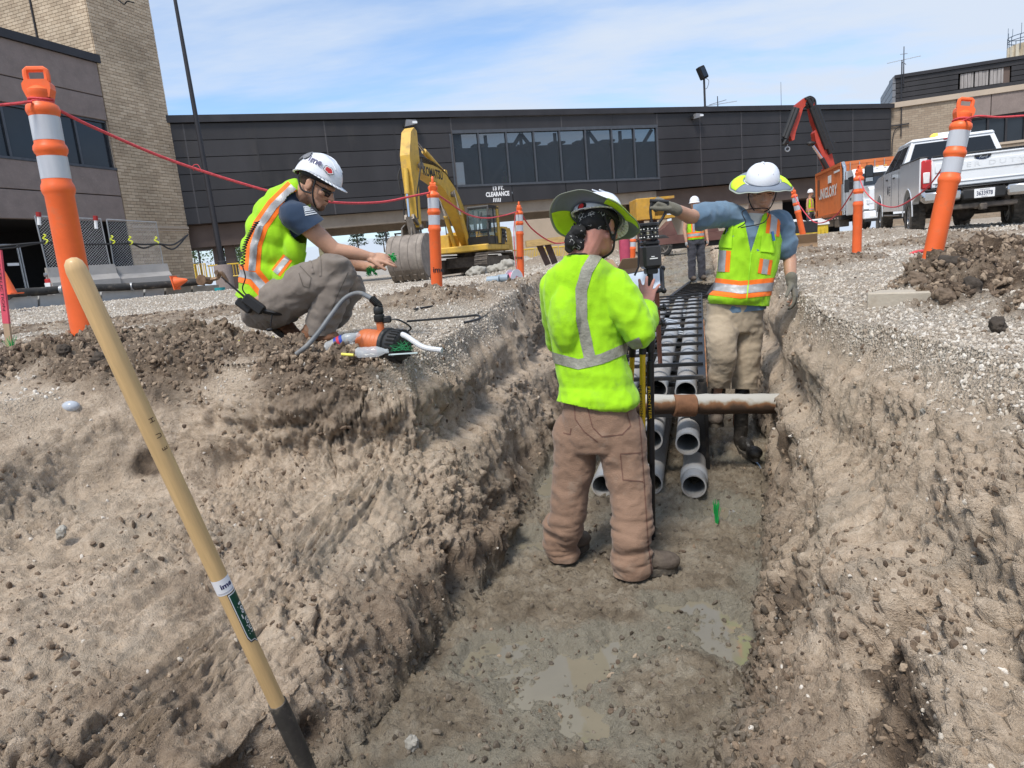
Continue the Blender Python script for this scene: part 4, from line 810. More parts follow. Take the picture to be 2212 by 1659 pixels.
def excavator():
    f = V(-.27, -.963, 0).normalized(); g = V(-1.35, 33.6, -.05); rt = thing('excavator', g, 'yellow tracked excavator with its boom raised, parked in front of the footbridge', 'excavator')
    rgt = V(f.y, -f.x, 0); M = Matrix((rgt, f, V(0, 0, 1))).transposed(); P = lambda x, y, z: g+M @ V(x, y, z); SD = Matrix((f, V(0, 0, 1), rgt)).transposed()   # prism in the side view: (y, z) pulled along x
    def side(poly, x, w, nm_, m, par=rt, sm=False): mb = MB(); mb.prism(poly, w, SD, P(x, 0, 0)); return mb.build(nm_, m, par, world=True)
    def bx(c, d, nm_, m, par=rt, bev=.03): mb = MB(); mb.box(P(*c), d, M, bev); return mb.build(nm_, m, par, world=True)
    # tracks: loop of grouser plates round two sprockets
    for sx in (-1.15, 1.15):
        tr = side([(-2.0, .12), (2.0, .12), (2.3, .45), (2.0, .8), (-2.0, .8), (-2.3, .45)], sx, .3, 'track_frame', m_track)
        path = [];
        for k in range(22): path.append((-2.0+4.0*k/21, .93, 0))
        for k in range(1, 8): a = math.pi/2-math.pi*k/8; path.append((2.0+.46*math.cos(a), .47+.46*math.sin(a), a-math.pi/2))
        for k in range(22): path.append((2.0-4.0*k/21, .01, math.pi))
        for k in range(1, 8): a = -math.pi/2-math.pi*k/8; path.append((-2.0+.46*math.cos(a), .47+.46*math.sin(a), a-math.pi/2))
        shoe = MB(); shoe.box((0, 0, 0), (.6, .165, .03)); shoe.box((0, 0, .035), (.6, .025, .05)); sm_ = shoe.mesh('track_plate', m_track)
        for y, z, a in path:
            o = link('track_plate', sm_); o.parent = tr; o.matrix_basis = ROOTM(rt).inverted() @ (Matrix.Translation(P(sx, y, z)) @ (M @ Matrix.Rotation(a, 3, 'X')).to_4x4())
    bx((0, 0, .62), (2.0, 2.2, .5), 'undercarriage', m_track); mb = MB(); mb.lathe([(.75, 0), (.75, .22)], P(0, 0, .86), n=24); mb.build('slew_ring', m_track, rt, world=True)
    bx((0, -.35, 1.22), (2.7, 4.3, .3), 'deck', m_yel, bev=.05)
    side([(-2.75, 1.05), (-2.0, 1.05), (-2.0, 2.15), (-2.45, 2.15), (-2.7, 1.9)], 0, 2.7, 'counterweight', m_yel)
    side([(-2.0, 1.35), (-.2, 1.35), (-.2, 2.1), (-2.0, 2.2)], .35, 1.95, 'engine_hood', m_yel)
    side([(-2.0, 1.35), (-.55, 1.35), (-.95, 2.2), (-2.0, 2.2)], -.98, .72, 'side_door', m_yel)
    bx((.98, .75, 1.65), (.75, 1.5, .6), 'tool_box', m_yel); side([(-1.2, 1.35), (-.6, 1.35), (-.9, 2.1), (-1.5, 2.1)], -1.345, .03, 'black_louvre', m_blackp)
    for k in range(3): bx((-1.36, -.98-.06*k, 2.05-.17*k), (.03, .32, .1), 'vent', m_black, bev=0)
    mb = MB()
    for y0 in (-.6, .9): mb.tube([P(1.25, y0, 1.9), P(1.25, y0, 2.75), P(1.25, y0+.55, 2.75), P(1.25, y0+.55, 1.9)], .025, 6)
    mb.tube([P(.2, -1.6, 2.1), P(.2, -1.6, 2.75)], .07, 8); mb.build('handrail', m_blackp, rt, world=True)
    # cab: posts, roof, panes, door
    cx, cy0, cy1 = -.86, -.45, 1.45; prof = [(cy0, 1.35), (cy1, 1.35), (cy1+.08, 2.0), (cy1-.22, 3.02), (cy0, 3.05)]
    cab = side([(cy0, 1.36), (cy1, 1.36), (cy1+.07, 1.72), (cy0, 1.72)], cx, .98, 'cab', m_blackp)
    mb = MB()
    for sx in (-.49, .49):
        for (a, b_) in ((1, 2), (2, 3), (3, 4), (4, 0)): mb.bar(P(cx+sx, *prof[a]), P(cx+sx, *prof[b_]), .08)
        mb.bar(P(cx+sx, .45, 1.4), P(cx+sx, .4, 3.03), .07)
    for q in (2, 3, 4): mb.bar(P(cx-.49, *prof[q]), P(cx+.49, *prof[q]), .08)
    mb.build('cab_frame', m_blackp, cab, world=True)
    o = side([(cy0-.05, 3.02), (cy1-.2, 3.0), (cy1-.25, 3.12), (cy0+.2, 3.16)], cx, 1.02, 'cab_roof', m_blackp, cab); side([(cy0-.05, 1.4), (cy0+.4, 1.4), (cy0+.35, 3.1), (cy0-.05, 3.14)], cx-.5, .05, 'rear_post', m_yel, cab)
    for nm_, q in (('windscreen', [P(cx-.44, cy1+.02, 1.75), P(cx+.44, cy1+.02, 1.75), P(cx+.44, cy1-.2, 2.98), P(cx-.44, cy1-.2, 2.98)]), ('side_pane', [P(cx-.5, .5, 1.75), P(cx-.5, cy1-.02, 1.75), P(cx-.5, cy1-.25, 2.98), P(cx-.5, .45, 2.98)]), ('side_pane', [P(cx-.5, cy0+.4, 1.9), P(cx-.5, .4, 1.9), P(cx-.5, .4, 2.98), P(cx-.5, cy0+.4, 2.98)]), ('side_pane', [P(cx+.5, .5, 1.75), P(cx+.5, cy1-.02, 1.75), P(cx+.5, cy1-.25, 2.98), P(cx+.5, .45, 2.98)])):
        mb = MB(); mb.add(q, [(0, 1, 2, 3)]); mb.build(nm_, m_cab, cab, world=True)
    bx((cx, .25, 2.0), (.45, .45, .15), 'seat', m_blackp, cab); bx((cx, .0, 2.4), (.45, .12, .7), 'seat', m_blackp, cab)
    mb = MB(); mb.tube([P(cx-.35, .9, 1.7), P(cx-.3, 1.0, 2.3)], .03, 6); mb.tube([P(cx+.1, 1.3, 1.7), P(cx-.2, 1.35, 2.8)], .02, 6); mb.build('lever', m_blackp, cab, world=True)
    for px in (-1.35, 1.3): mb = MB(); mb.tube([P(px, 1.3, 2.0), P(px+(.25 if px > 0 else -.1), 1.5, 2.4)], .02, 5); mb.box(P(px+(.25 if px > 0 else -.1), 1.5, 2.5), (.16, .05, .32), M, .02); mb.build('mirror', m_blackp, rt, world=True)
    # boom, as two cheeks' outline
    top = [(.25, 1.95), (1.6, 3.55), (3.0, 4.3), (4.3, 4.62), (6.25, 4.6)]; bot = [(6.25, 4.26), (4.35, 3.97), (3.3, 3.6), (2.1, 2.75), (.75, 1.45), (.3, 1.4)]
    tp = [(p.x, p.y) for p in arc([V(*p, 0) for p in top], 5)]; bp_ = [(p.x, p.y) for p in arc([V(*p, 0) for p in bot], 5)]; boom = side(tp+bp_, .05, .48, 'boom', m_yel)
    side([(.05, 1.35), (.75, 1.35), (.5, 2.05), (.2, 2.1)], .05, .66, 'boom_foot', m_yel)
    for sx in (-.3, .42):                             # boom rams
        mb = MB(); mb.tube([P(sx, 1.25, 1.35), P(sx, 2.1, 2.75)], .1, 10); mb.build('boom_cylinder', m_yel, rt, True, True); mb = MB(); mb.tube([P(sx, 2.1, 2.75), P(sx, 2.7, 3.75)], .055, 8); mb.build('ram_rod', m_chrome, rt, True, True)
    mb = MB(); mb.tube([P(.05, 2.9, 4.55), P(.05, 4.9, 5.2)], .11, 10); mb.build('arm_cylinder', m_yel, rt, True, True); mb = MB(); mb.tube([P(.05, 4.9, 5.2), P(.05, 6.15, 5.68)], .055, 8); mb.build('ram_rod', m_chrome, rt, True, True)
    side([(2.6, 4.05), (3.2, 4.25), (3.0, 4.65), (2.75, 4.65)], .05, .3, 'lug', m_yel)
    # stick
    st = side([(5.95, 5.8), (6.2, 5.9), (6.55, 5.7), (6.95, 4.8), (6.95, 4.1), (6.8, 2.1), (6.55, 2.05), (6.35, 3.8), (6.0, 4.3)], .05, .4, 'stick', m_yel)
    mb = MB(); mb.tube([P(.05, 7.02, 4.3), P(.05, 7.15, 3.35)], .1, 10); mb.build('bucket_cylinder', m_yel, rt, True, True); mb = MB(); mb.tube([P(.05, 7.15, 3.35), P(.05, 7.2, 2.5)], .05, 8); mb.build('ram_rod', m_chrome, rt, True, True)
    mb = MB(); mb.bar(P(-.1, 7.2, 2.5), P(-.1, 6.75, 2.25), .1, .2); mb.bar(P(.2, 7.2, 2.5), P(.2, 6.75, 2.25), .1, .2); mb.bar(P(.05, 7.2, 2.5), P(.05, 7.05, 1.75), .26, .16); mb.tube([P(-.25, 6.68, 2.1), P(.35, 6.68, 2.1)], .1, 10); mb.build('linkage', m_steel, rt, world=True)
    # hoses
    mb = MB()
    for k in range(4): x = -.1+.1*k; mb.tube(arc([P(x, .4, 2.1), P(x, 1.7, 3.75), P(x, 3.1, 4.55), P(x, 5.0, 4.85), P(x, 6.1, 4.8), P(x, 6.0, 4.3)], 6), .028, 5)
    for k in range(2): mb.tube(arc([P(-.3+.7*k, 6.2, 4.7), P(-.4+.9*k, 6.75, 4.1), P(-.25+.6*k, 6.95, 3.2), P(-.22+.55*k, 7.0, 2.4)], 6), .028, 5)
    mb.build('hose', m_blackp, rt, world=True)
    # bucket: curved shell, cheeks, teeth, sits on the ground
    bw_ = 1.42; by, bz = 6.9, 1.05; outer = [(6.5, 1.72), (6.95, 1.85), (7.4, 1.72), (7.72, 1.35), (7.8, .85), (7.62, .42), (7.25, .16)]; o3 = arc([V(*p, 0) for p in outer], 5); bx0 = .22
    mb = MB(); n = len(o3); vs = []
    for x in (bx0-bw_/2, bx0+bw_/2):
        for p in o3: vs.append(P(x, p.x, p.y))
        for p in o3: q = V(by, bz, 0)+(p-V(by, bz, 0))*.95; vs.append(P(x, q.x, q.y))
    F = []
    for i in range(n-1): F += [(i, i+1, 2*n+i+1, 2*n+i), (n+i+1, n+i, 3*n+i, 3*n+i+1), (i+1, i, n+i, n+i+1), (2*n+i, 2*n+i+1, 3*n+i+1, 3*n+i)]
    F += [(0, 2*n, 3*n, n), (n-1, 2*n-1, 4*n-1, 3*n-1)]
    mb.add(vs, F); bk = mb.build('bucket', m_bucket, rt, True, True)
    for x in (bx0-bw_/2, bx0+bw_/2): side([(p.x, p.y) for p in o3]+[(6.62, .55)], x, .05, 'bucket_cheek', m_bucket, bk)
    for k in range(4): x = bx0-bw_/2+.2+(bw_-.4)*k/3; mb = MB(); mb.tube([P(x, p.x+.01, p.y) for p in o3], .018, 5); mb.build('wear_strip', m_bucket, bk, world=True)
    for k in range(5):
        x = bx0-bw_/2+.1+(bw_-.2)*k/4; side([(7.5, .36), (7.62, .3), (7.25, -.12), (7.12, .1)], x, .12, 'tooth', m_steel, bk)
    side([(7.45, .45), (7.68, .5), (7.45, .12), (7.2, .12)], bx0, bw_, 'cutting_edge', m_steel, bk)
    for x in (bx0-.2, bx0+.2): side([(6.4, 1.6), (6.5, 2.2), (6.85, 2.25), (7.2, 2.1), (7.25, 1.75)], x, .06, 'bucket_ear', m_steel, bk)
    # maker's word along the boom, model number on the rear panel
    d = (P(.3, 5.9, 4.86)-P(.3, 4.0, 4.75)); text('KOMATSU', 'lettering', m_blackp, P(-.195, 4.75, 4.3), -f, (0, 0, 1), .36, rt, bold=.03, fit=2.2) 
    text('KOMATSU', 'lettering', m_blackp, P(.295, 4.75, 4.3), f, (0, 0, 1), .36, rt, bold=.03, fit=2.2)
    bx((-1.365, -1.5, 1.75), (.02, .22, .62), 'number_plate', m_blackp, bev=0)
    for k in range(3): bx((-1.378, -1.5, 1.58+.17*k), (.008, .12, .09), 'number_mark', m_white, bev=0)
    # red rag of paint at the pins
    mb = MB(); mb.tube([P(-.32, 6.15, 4.45), P(.42, 6.15, 4.45)], .13, 12); mb.tube([P(-.3, .5, 1.75), P(.4, .5, 1.75)], .13, 12); mb.tube([P(-.32, 2.75, 3.6), P(.42, 2.75, 3.6)], .12, 12); mb.build('pin', m_steel, rt, world=True)
excavator()
def wheel(par, c, axis, r, w, name='wheel', rimr=.6, mt=m_rubber, mr=m_chrome, lugs=True, spokes=8):
    axis = Vector(axis).normalized(); h = w/2; mb = MB(); pr = [(r*rimr, -h*.9), (r*.86, -h), (r*.97, -h*.82), (r, -h*.5), (r, h*.5), (r*.97, h*.82), (r*.86, h), (r*rimr, h*.9)]
    t = MB(); t.lathe(pr, c, axis, 36, cap=False); t.lathe(pr[::-1], c, axis, 4, cap=False) if False else None
    wt = t.build(name, mt, par, 50, True)
    if lugs:
        g = MB(); fr = frame(axis)
        for k in range(30):
            a = 2*math.pi*k/30
            for sgn in (-1, 1):
                d = fr @ V(math.cos(a+.1*sgn), math.sin(a+.1*sgn), 0); tn = axis.cross(d); g.box(Vector(c)+d*(r+.004)+axis*(h*.5*sgn), (h*.75, r*.11, .022), Matrix((axis, tn, d)).transposed())
        g.build('tread', mt, wt, world=True)
    rm = MB(); fr = frame(axis)
    for sgn in (-1, 1):
        rm.lathe([(r*rimr*1.01, .8*h*sgn), (r*rimr*.92, .75*h*sgn), (r*rimr*.86, .2*h*sgn), (r*.16, .28*h*sgn), (.001, .3*h*sgn)], c, axis, 28, cap=False)
    rm.build('rim', mr, wt, 40, True)
    sp = MB()
    for k in range(spokes):
        a = 2*math.pi*k/spokes; d = fr @ V(math.cos(a), math.sin(a), 0)
        for sgn in (-1, 1): sp.bar(Vector(c)+d*r*.12+axis*.5*h*sgn, Vector(c)+d*r*rimr*.92+axis*.62*h*sgn, r*.1, .03)
    for sgn in (-1, 1): sp.lathe([(r*.17, .3*h*sgn), (r*.15, .66*h*sgn), (.001, .68*h*sgn)], c, axis, 16, cap=False)
    sp.build('spoke', mr, wt, world=True)
    return wt
def pickup():
    f = V(.37, .929, 0).normalized(); rgt = V(f.y, -f.x, 0); rear = AY(1975, 511, 14.3)
    slope = .026; up = V(0, 0, 1)-f*slope; ff = (f+V(0, 0, slope)).normalized(); M = Matrix((rgt, ff, up.normalized())).transposed()
    g = rear+rgt*.86; g.z = .175; rt = thing('pickup_truck', g, 'white four door pickup truck with muddy tyres seen from behind, parked by the brick building', 'pickup truck')
    P = lambda x, y, z: g+M @ V(x, y, z); SD = Matrix((ff, up.normalized(), rgt)).transposed()   # y from the rear axle, + forward
    def side(poly, x, w, n, m, par=rt, sm=False, bev=0): mb = MB(); mb.prism(poly, w, SD, P(x, 0, 0)); return mb.build(n, m, par, sm, True)
    def bx(c, d, n, m, par=rt, bev=.02): mb = MB(); mb.box(P(*c), d, M, bev); return mb.build(n, m, par, True if bev else False, True)
    wb = 4.06; hw = 1.0; r = .41
    # ---- body side with wheel arches
    def archpts(cy, rr_, a0, a1, n=12): return [(cy+rr_*math.cos(a0+(a1-a0)*k/n), .44+rr_*math.sin(a0+(a1-a0)*k/n)) for k in range(n+1)]
    prof_low = [(-1.2, .86), (-.56, .72)]+archpts(0, .56, math.pi-.2, .2)[1:-1]+[(.56, .56), (wb-.56, .56)]+archpts(wb, .56, math.pi-.2, .2)[1:-1]+[(wb+.56, .56), (wb+.95, .66)]
    body_top = [(wb+1.0, 1.28), (wb+.2, 1.42), (wb-.75, 1.46), (.95, 1.46), (.92, 1.5), (-1.22, 1.5)]
    for sx in (-1, 1):
        o = side(prof_low+body_top, sx*(hw-.06), .12, 'body_side', m_wpaint)
        for cy in (0, wb): mb = MB(); mb.tube([P(sx*(hw-.004), *q) for q in archpts(cy, .553, math.pi, 0, 16)], .014, 6); mb.build('arch_flare', m_wpaint, rt, True, True)
    # bed: floor, front wall, tailgate; cab block; hood
    bx((0, -.1, .95), (1.8, 2.15, .06), 'bed_floor', m_blackp); bx((0, .97, 1.2), (1.85, .05, .5), 'bed_front', m_blackp)
    for sx in (-1, 1): bx((sx*.88, -.12, 1.2), (.1, 2.15, .55), 'bed_wall', m_wpaint); bx((sx*.93, -.12, 1.515), (.17, 2.2, .04), 'rail_cap', m_blackp)
    tg = bx((0, -1.2, 1.215), (1.62, .07, .57), 'tailgate', m_wpaint, bev=.02); bx((0, -1.225, 1.46), (1.6, .06, .05), 'tailgate_lip', m_blackp if False else m_wpaint, tg); bx((.0, -1.19, 1.508), (1.6, .14, .025), 'tailgate_cap', m_blackp, tg)
    bx((0, -1.243, 1.29), (1.5, .015, .17), 'pressed_band', m_wpaint, tg, .007); bx((0, -1.24, 1.02), (1.55, .02, .03), 'crease', m_wpaint, tg, .008)
    bx((0, -1.25, 1.43), (.26, .03, .04), 'tailgate_handle', m_blackp, tg, .008)
    mb = MB(); mb.lathe([(.001, 0), (.085, 0), (.09, -.01), (.001, -.012)], P(0.0, -1.256, 1.405), -ff, 24, sx=1.25, sy=.5, x=rgt); bd = mb.build('badge', mat('badge_blue', (.01, .02, .06), .3), tg, True, True)
    text('Ford', 'badge_script', m_chrome, P(0.0, -1.27, 1.405), rgt, up, .05, tg, shear=.3, fit=.13)
    text('SUPER DUTY', 'embossed_lettering', mat('emboss_shade', (.6, .62, .64), .35), P(0, -1.252, 1.29), rgt, up, .085, tg, fit=1.3, space=1.4); text('XL STX', 'trim_badge', m_blackp, P(-.66, -1.24, .985), rgt, up, .05, tg, fit=.17, bold=.02)  # flat letters; the relief's shade is painted as greyer body paint
    bx((-.66, -1.237, .935), (.17, .01, .02), 'trim_bar', m_blackp, tg, 0)
    for sx in (-1, 1):
        t = bx((sx*.89, -1.2, 1.2), (.17, .1, .53), 'taillight', m_redl, bev=.025); bx((sx*.89, -1.252, 1.14), (.11, .02, .2), 'reverse_lens', mat('clear_lens', (.75, .72, .7), .12), t, .01)
    # bumper with step, plate
    for sx in (-1, 1): bx((sx*.66, -1.36, .78), (.66, .2, .22), 'bumper_end', m_chrome, bev=.05)
    bx((0, -1.36, .76), (.7, .18, .2), 'bumper_middle', m_blackp, bev=.03); bx((0, -1.33, .9), (1.9, .22, .03), 'bumper_step', m_blackp)
    pl_ = bx((0, -1.458, .76), (.32, .012, .16), 'licence_plate', m_white, bev=.004); text('3633978', 'plate_number', mat('plate_ink', (.03, .04, .09), .5), P(0, -1.466, .755), rgt, up, .075, pl_, fit=.25, bold=.02); text('INDIANA', 'plate_number', mat('plate_ink', (.03, .04, .09), .5), P(0, -1.466, .82), rgt, up, .022, pl_, fit=.15)
    text('TRUCK', 'plate_number', mat('plate_ink', (.03, .04, .09), .5), P(0, -1.466, .695), rgt, up, .02, pl_, fit=.1)
    bx((0, -1.3, .55), (1.1, .12, .1), 'tow_hitch', m_track); bx((0, -1.38, .52), (.12, .16, .12), 'hitch_receiver', m_track)
    # under body: axles, frame rails, exhaust, spare
    mb = MB(); mb.tube([P(-.75, 0, .42), P(.75, 0, .42)], .055, 8); mb.ell(P(0, 0, .42), (.2, .2, .18), M); mb.tube([P(-.75, wb, .42), P(.75, wb, .42)], .055, 8)
    for sx in (-1, 1): mb.bar(P(sx*.45, -1.1, .62), P(sx*.45, wb+.8, .62), .09, .16); mb.bar(P(sx*.55, -.7, .52), P(sx*.55, .7, .52), .07, .05)
    mb.build('chassis', m_track, rt, world=True); mb = MB(); mb.lathe([(.1, -.1), (.36, -.12), (.38, 0), (.36, .12), (.1, .1)], P(0, -.75, .66), up, 20); mb.build('spare_tyre', m_rubber, rt, True, True); mb = MB(); mb.tube([P(.5, -1.2, .56), P(.5, 2.5, .5)], .04, 8); mb.build('exhaust', m_steel, rt, world=True)
    mud = mat('muddy_tyre', (.075, .066, .056), .9, var=.3, vs=6, dirt=.6, dcol=(.2, .165, .125), ds=3)
    for cy in (0, wb):
        for sx in (-1, 1): wheel(rt, P(sx*.86, cy, r), rgt, r, .27, mt=mud, rimr=.58, mr=mat('alloy', (.38, .38, .38), .4, .8, .2))
    for sx in (-1, 1): bx((sx*.93, -.62, .5), (.28, .015, .28), 'mud_flap', m_rubber, bev=0) if False else None
    # cab: greenhouse tapering up
    yb, yf = 1.02, wb-.55; z0, z1 = 1.42, 1.98; sill = 1.44
    lo = [(-.95, yb, sill), (.95, yb, sill), (.95, yf+.35, sill), (-.95, yf+.35, sill)]; hi = [(-.76, yb+.16, z1), (.76, yb+.16, z1), (.76, yf-.65, z1), (-.76, yf-.65, z1)]
    def slab(nm_, q, m, th=.03, par=rt):
        q = [Vector(P(*p)) for p in q]; n = (q[1]-q[0]).cross(q[3]-q[0]).normalized(); mb = MB(); mb.add(q+[p-n*th for p in q], [(0, 1, 2, 3), (7, 6, 5, 4)]+[(i, i+4, (i+1) % 4+4, (i+1) % 4) for i in range(4)]); return mb.build(nm_, m, par, False, True)
    lerp = lambda a, b_, t: tuple(a[i]+(b_[i]-a[i])*t for i in range(3))
    rf = MB(); rf.box(P(0, (hi[0][1]+hi[2][1])/2, z1+.02), (1.54, hi[2][1]-hi[0][1]+.04, .09), M, .04); rf.build('cab_roof', m_wpaint, rt, True, True)
    bx((0, (yb+yf)/2, 1.0), (1.84, yf-yb, .9), 'cab_body', m_wpaint); side([(yf-.2, .6), (wb+.98, .7), (wb+1.0, 1.27), (wb+.2, 1.4), (yf-.2, 1.46)], 0, 1.8, 'hood', m_wpaint, sm=False)
    # rear face: pillars + glass
    def face(a, b_, c, d, nm_, w0, w1, lo_t, hi_t):   # a b bottom, c d top (same order); leaves a glazed opening
        A0, B0, A1, B1 = a, b_, d, c
        pt = lambda s_, t: lerp(lerp(A0, B0, s_), lerp(A1, B1, s_), t)
        slab('pillar', [pt(0, 0), pt(w0, 0), pt(w0, 1), pt(0, 1)], m_wpaint, .05); slab('pillar', [pt(1-w1, 0), pt(1, 0), pt(1, 1), pt(1-w1, 1)], m_wpaint, .05)
        slab(nm_, [pt(w0-.005, lo_t), pt(1-w1+.005, lo_t), pt(1-w1+.005, hi_t), pt(w0-.005, hi_t)], m_carglass, .012)
        slab('window_surround', [pt(w0, 0), pt(1-w1, 0), pt(1-w1, lo_t), pt(w0, lo_t)], m_blackp, .03); slab('window_surround', [pt(w0, hi_t), pt(1-w1, hi_t), pt(1-w1, 1), pt(w0, 1)], m_wpaint, .03)
    m_carglass = mat('car_glass', (.012, .014, .016), .04, 0, .05, 1, spec=.6, alpha=.93)
    face(lo[0], lo[1], hi[1], hi[0], 'rear_window', .055, .055, .06, .93)
    for sx in (-1, 1):
        L0 = (sx*.95, yb, sill); L1 = (sx*.95, yf+.35, sill); H0 = (sx*.76, yb+.16, z1); H1 = (sx*.76, yf-.65, z1)
        pt = lambda s_, t: lerp(lerp(L0, L1, s_), lerp(H0, H1, s_), t); o_ = [(0, 1, 2, 3), (3, 2, 1, 0)][sx > 0]
        def sl2(nm_, s0, s1, t0, t1, m, th=.03): q = [pt(s0, t0), pt(s1, t0), pt(s1, t1), pt(s0, t1)]; q = [q[i] for i in o_][::-1]; slab(nm_, q, m, th)
        sl2('pillar', 0, .1, 0, 1, m_wpaint, .05); sl2('pillar', .5, .54, 0, 1, m_blackp, .04); sl2('pillar', .96, 1, 0, 1, m_wpaint, .05); sl2('side_window', .1, .5, .05, .93, m_carglass, .012); sl2('side_window', .54, .96, .05, .93, m_carglass, .012); sl2('roof_rail', .1, .96, .93, 1, m_wpaint, .03)
        for y in (1.75, 2.75): bx((sx*(hw+.01), y, 1.3), (.035, .2, .04), 'door_handle', m_blackp)
        for y in (1.08, 2.12, 3.35): bx((sx*(hw+.001), y, 1.02), (.006, .012, .78), 'door_gap', m_black, bev=0)
        bx((sx*(hw-.06), 2.2, .46), (.14, 2.2, .04), 'running_board', m_steel)
        mr_ = bx((sx*1.3, yf+.1, 1.55), (.2, .13, .42), 'mirror', m_blackp, bev=.04); bx((sx*1.3, yf+.03, 1.6), (.16, .012, .25), 'mirror_glass', m_glassr, mr_, 0); bx((sx*1.3, yf+.03, 1.4), (.16, .012, .09), 'mirror_glass', mat('pale_mirror', (.5, .55, .6), .1, .6), mr_, 0); mb = MB(); mb.bar(P(sx*.97, yf+.12, 1.5), P(sx*1.25, yf+.12, 1.5), .05, .08); mb.build('mirror_arm', m_blackp, mr_, world=True)
    slab('windscreen', [lo[2], lo[3], hi[3], hi[2]], m_carglass, .012)
    bx((0, 1.6, z1+.02), (1.3, .05, .03), 'roof_strip', m_wpaint, bev=.01); b3 = bx((0, hi[0][1]+.0, z1+.005), (.34, .05, .05), 'brake_light', m_redl); bl = bx((.1, 1.75, z1+.13), (.7, .26, .09), 'light_bar', m_white, bev=.03); bx((-.22, 1.75, z1+.135), (.14, .27, .085), 'amber_lens', mat('amber_lens', (.9, .5, .06), .2, emis=(1, .6, .1, .6)), bl, .03); bx((.1, 1.75, z1+.08), (1.0, .12, .03), 'light_bar_foot', m_blackp, bl)
    # clip-in decals: two black stick-on logos on the rear door
    mb = MB(); mb.lathe([(.001, 0), (.1, 0), (.1, .004), (.001, .004)], P(-hw-.004, 2.62, 1.05), -rgt, 20); mb.build('door_badge', mat('grey_ink', (.12, .12, .13), .5), rt, world=True)
    for k in range(4): bx((-hw-.003, 2.36, 1.12-.06*k), (.006, .2-.03*k, .03), 'door_lettering', mat('grey_ink', (.12, .12, .13), .5), bev=0)
pickup()
def container_truck():
    f = V(-.235, -.972, 0).normalized(); rgt = V(f.y, -f.x, 0); M = Matrix((rgt, f, V(0, 0, 1))).transposed(); near = AY(1816, 465, 35.2); far_ = near-f*6.06
    g = V(near.x, near.y, .42)-rgt*1.22-f*3.03; P = lambda x, y, z: g+M @ V(x, y, z); SD = Matrix((f, V(0, 0, 1), rgt)).transposed(); zb = near.z-g.z
    m_or = mat('container_orange', (.56, .155, .045), .55, var=.12, vs=1.5, dirt=.25, dcol=(.33, .13, .06), ds=1)
    ct = thing('shipping_container', P(0, 0, zb), 'orange shipping container with white lettering riding on the flatbed truck', 'shipping container')
    def bx(c, d, n, m, par, bev=.0): mb = MB(); mb.box(P(*c), d, M, bev); return mb.build(n, m, par, False, True)
    H = 2.6
    bx((0, 0, zb+.08), (2.44, 6.06, .16), 'floor_frame', m_or, ct); bx((0, 0, zb+H-.06), (2.36, 6.0, .04), 'roof', m_or, ct)
    for sx in (-1, 1):
        for z in (zb+.08, zb+H-.06): bx((sx*1.18, 0, z), (.08, 6.06, .14), 'side_rail', m_or, ct)
        for sy in (-1, 1): bx((sx*1.15, sy*2.96, zb+H/2), (.15, .15, H), 'corner_post', m_or, ct)
        n = 20
        mb = MB(); pts = []                           # corrugated side sheet
        for k in range(n):
            y0 = -2.88+5.76*k/n; w = 5.76/n; pts += [(y0, .0), (y0+w*.35, .0), (y0+w*.5, .04), (y0+w*.85, .04)]
        pts.append((2.88, 0)); vs = []
        for y, dx in pts: vs += [P(sx*(1.17-dx), y, zb+.15), P(sx*(1.17-dx), y, zb+H-.12)]
        mb.add(vs, [(2*i, 2*i+2, 2*i+3, 2*i+1) for i in range(len(pts)-1)]); mb.build('side_sheet', m_or, ct, world=True)
    for sy in (-1, 1):
        for z in (zb+.08, zb+H-.07): bx((0, sy*2.99, z), (2.3, .08, .16), 'end_rail', m_or, ct)
        for sx in (-1, 1): bx((sx*.56, sy*2.99, zb+H/2), (1.09, .05, H-.3), 'door', m_or, ct)
    mb = MB()
    for x in (-.78, -.35, .35, .78): mb.tube([P(x, 3.05, zb+.1), P(x, 3.05, zb+H-.05)], .022, 6)
    mb.build('lock_rod', m_galv, ct, world=True)
    wl = mat('lettering_white', (.8, .8, .78), .5)
    text('UNIGLORY', 'lettering', wl, P(1.185, -.1, zb+1.33), f*1, (0, 0, 1), .55, ct, bold=.03, fit=4.4)
    # circle emblem on the door, small marks
    mb = MB(); mb.tube([P(.55+.42*math.cos(2*math.pi*k/28), 3.03, zb+1.75+.42*math.sin(2*math.pi*k/28)) for k in range(28)], .03, 5, closed=True); mb.build('emblem', wl, ct, world=True); text('SHC', 'emblem', wl, P(.55, 3.03, zb+1.75), -rgt, (0, 0, 1), .3, ct, fit=.6, bold=.03)
    for k in range(3): bx((-.5, 3.025, zb+2.2-.3*k), (.5, .01, .08), 'stencil', wl, ct)
    bx((1.2, 1.9, zb+1.7), (.02, .3, 1.0), 'vent', mat('vent_brown', (.2, .08, .04), .7), ct) if False else bx((1.19, -2.3, zb+1.75), (.02, .5, .9), 'vent', mat('vent_brown', (.2, .08, .04), .7), ct); bx((1.195, .5, zb+2.0), (.02, .7, .4), 'placard', wl, ct)
    bx((1.195, 2.1, zb+2.25), (.01, 1.2, .1), 'stencil', wl, ct)
    # ---- truck
    tk = thing('flatbed_truck', P(0, 0, 0), 'white cab flatbed truck carrying the orange container, facing the camera', 'truck')
    bx((0, -.1, zb-.12), (2.5, 6.6, .22), 'flatbed', m_blackp, tk)
    for k in range(10): bx((1.26, -3.0+k*.62, zb-.12), (.02, .1, .06), 'marker_light', mat('marker', (.75, .55, .5), .3), tk)
    for sx in (-.45, .45): bx((sx, 1.5, .62), (.12, 9.6, .25), 'chassis_rail', m_blackp, tk)
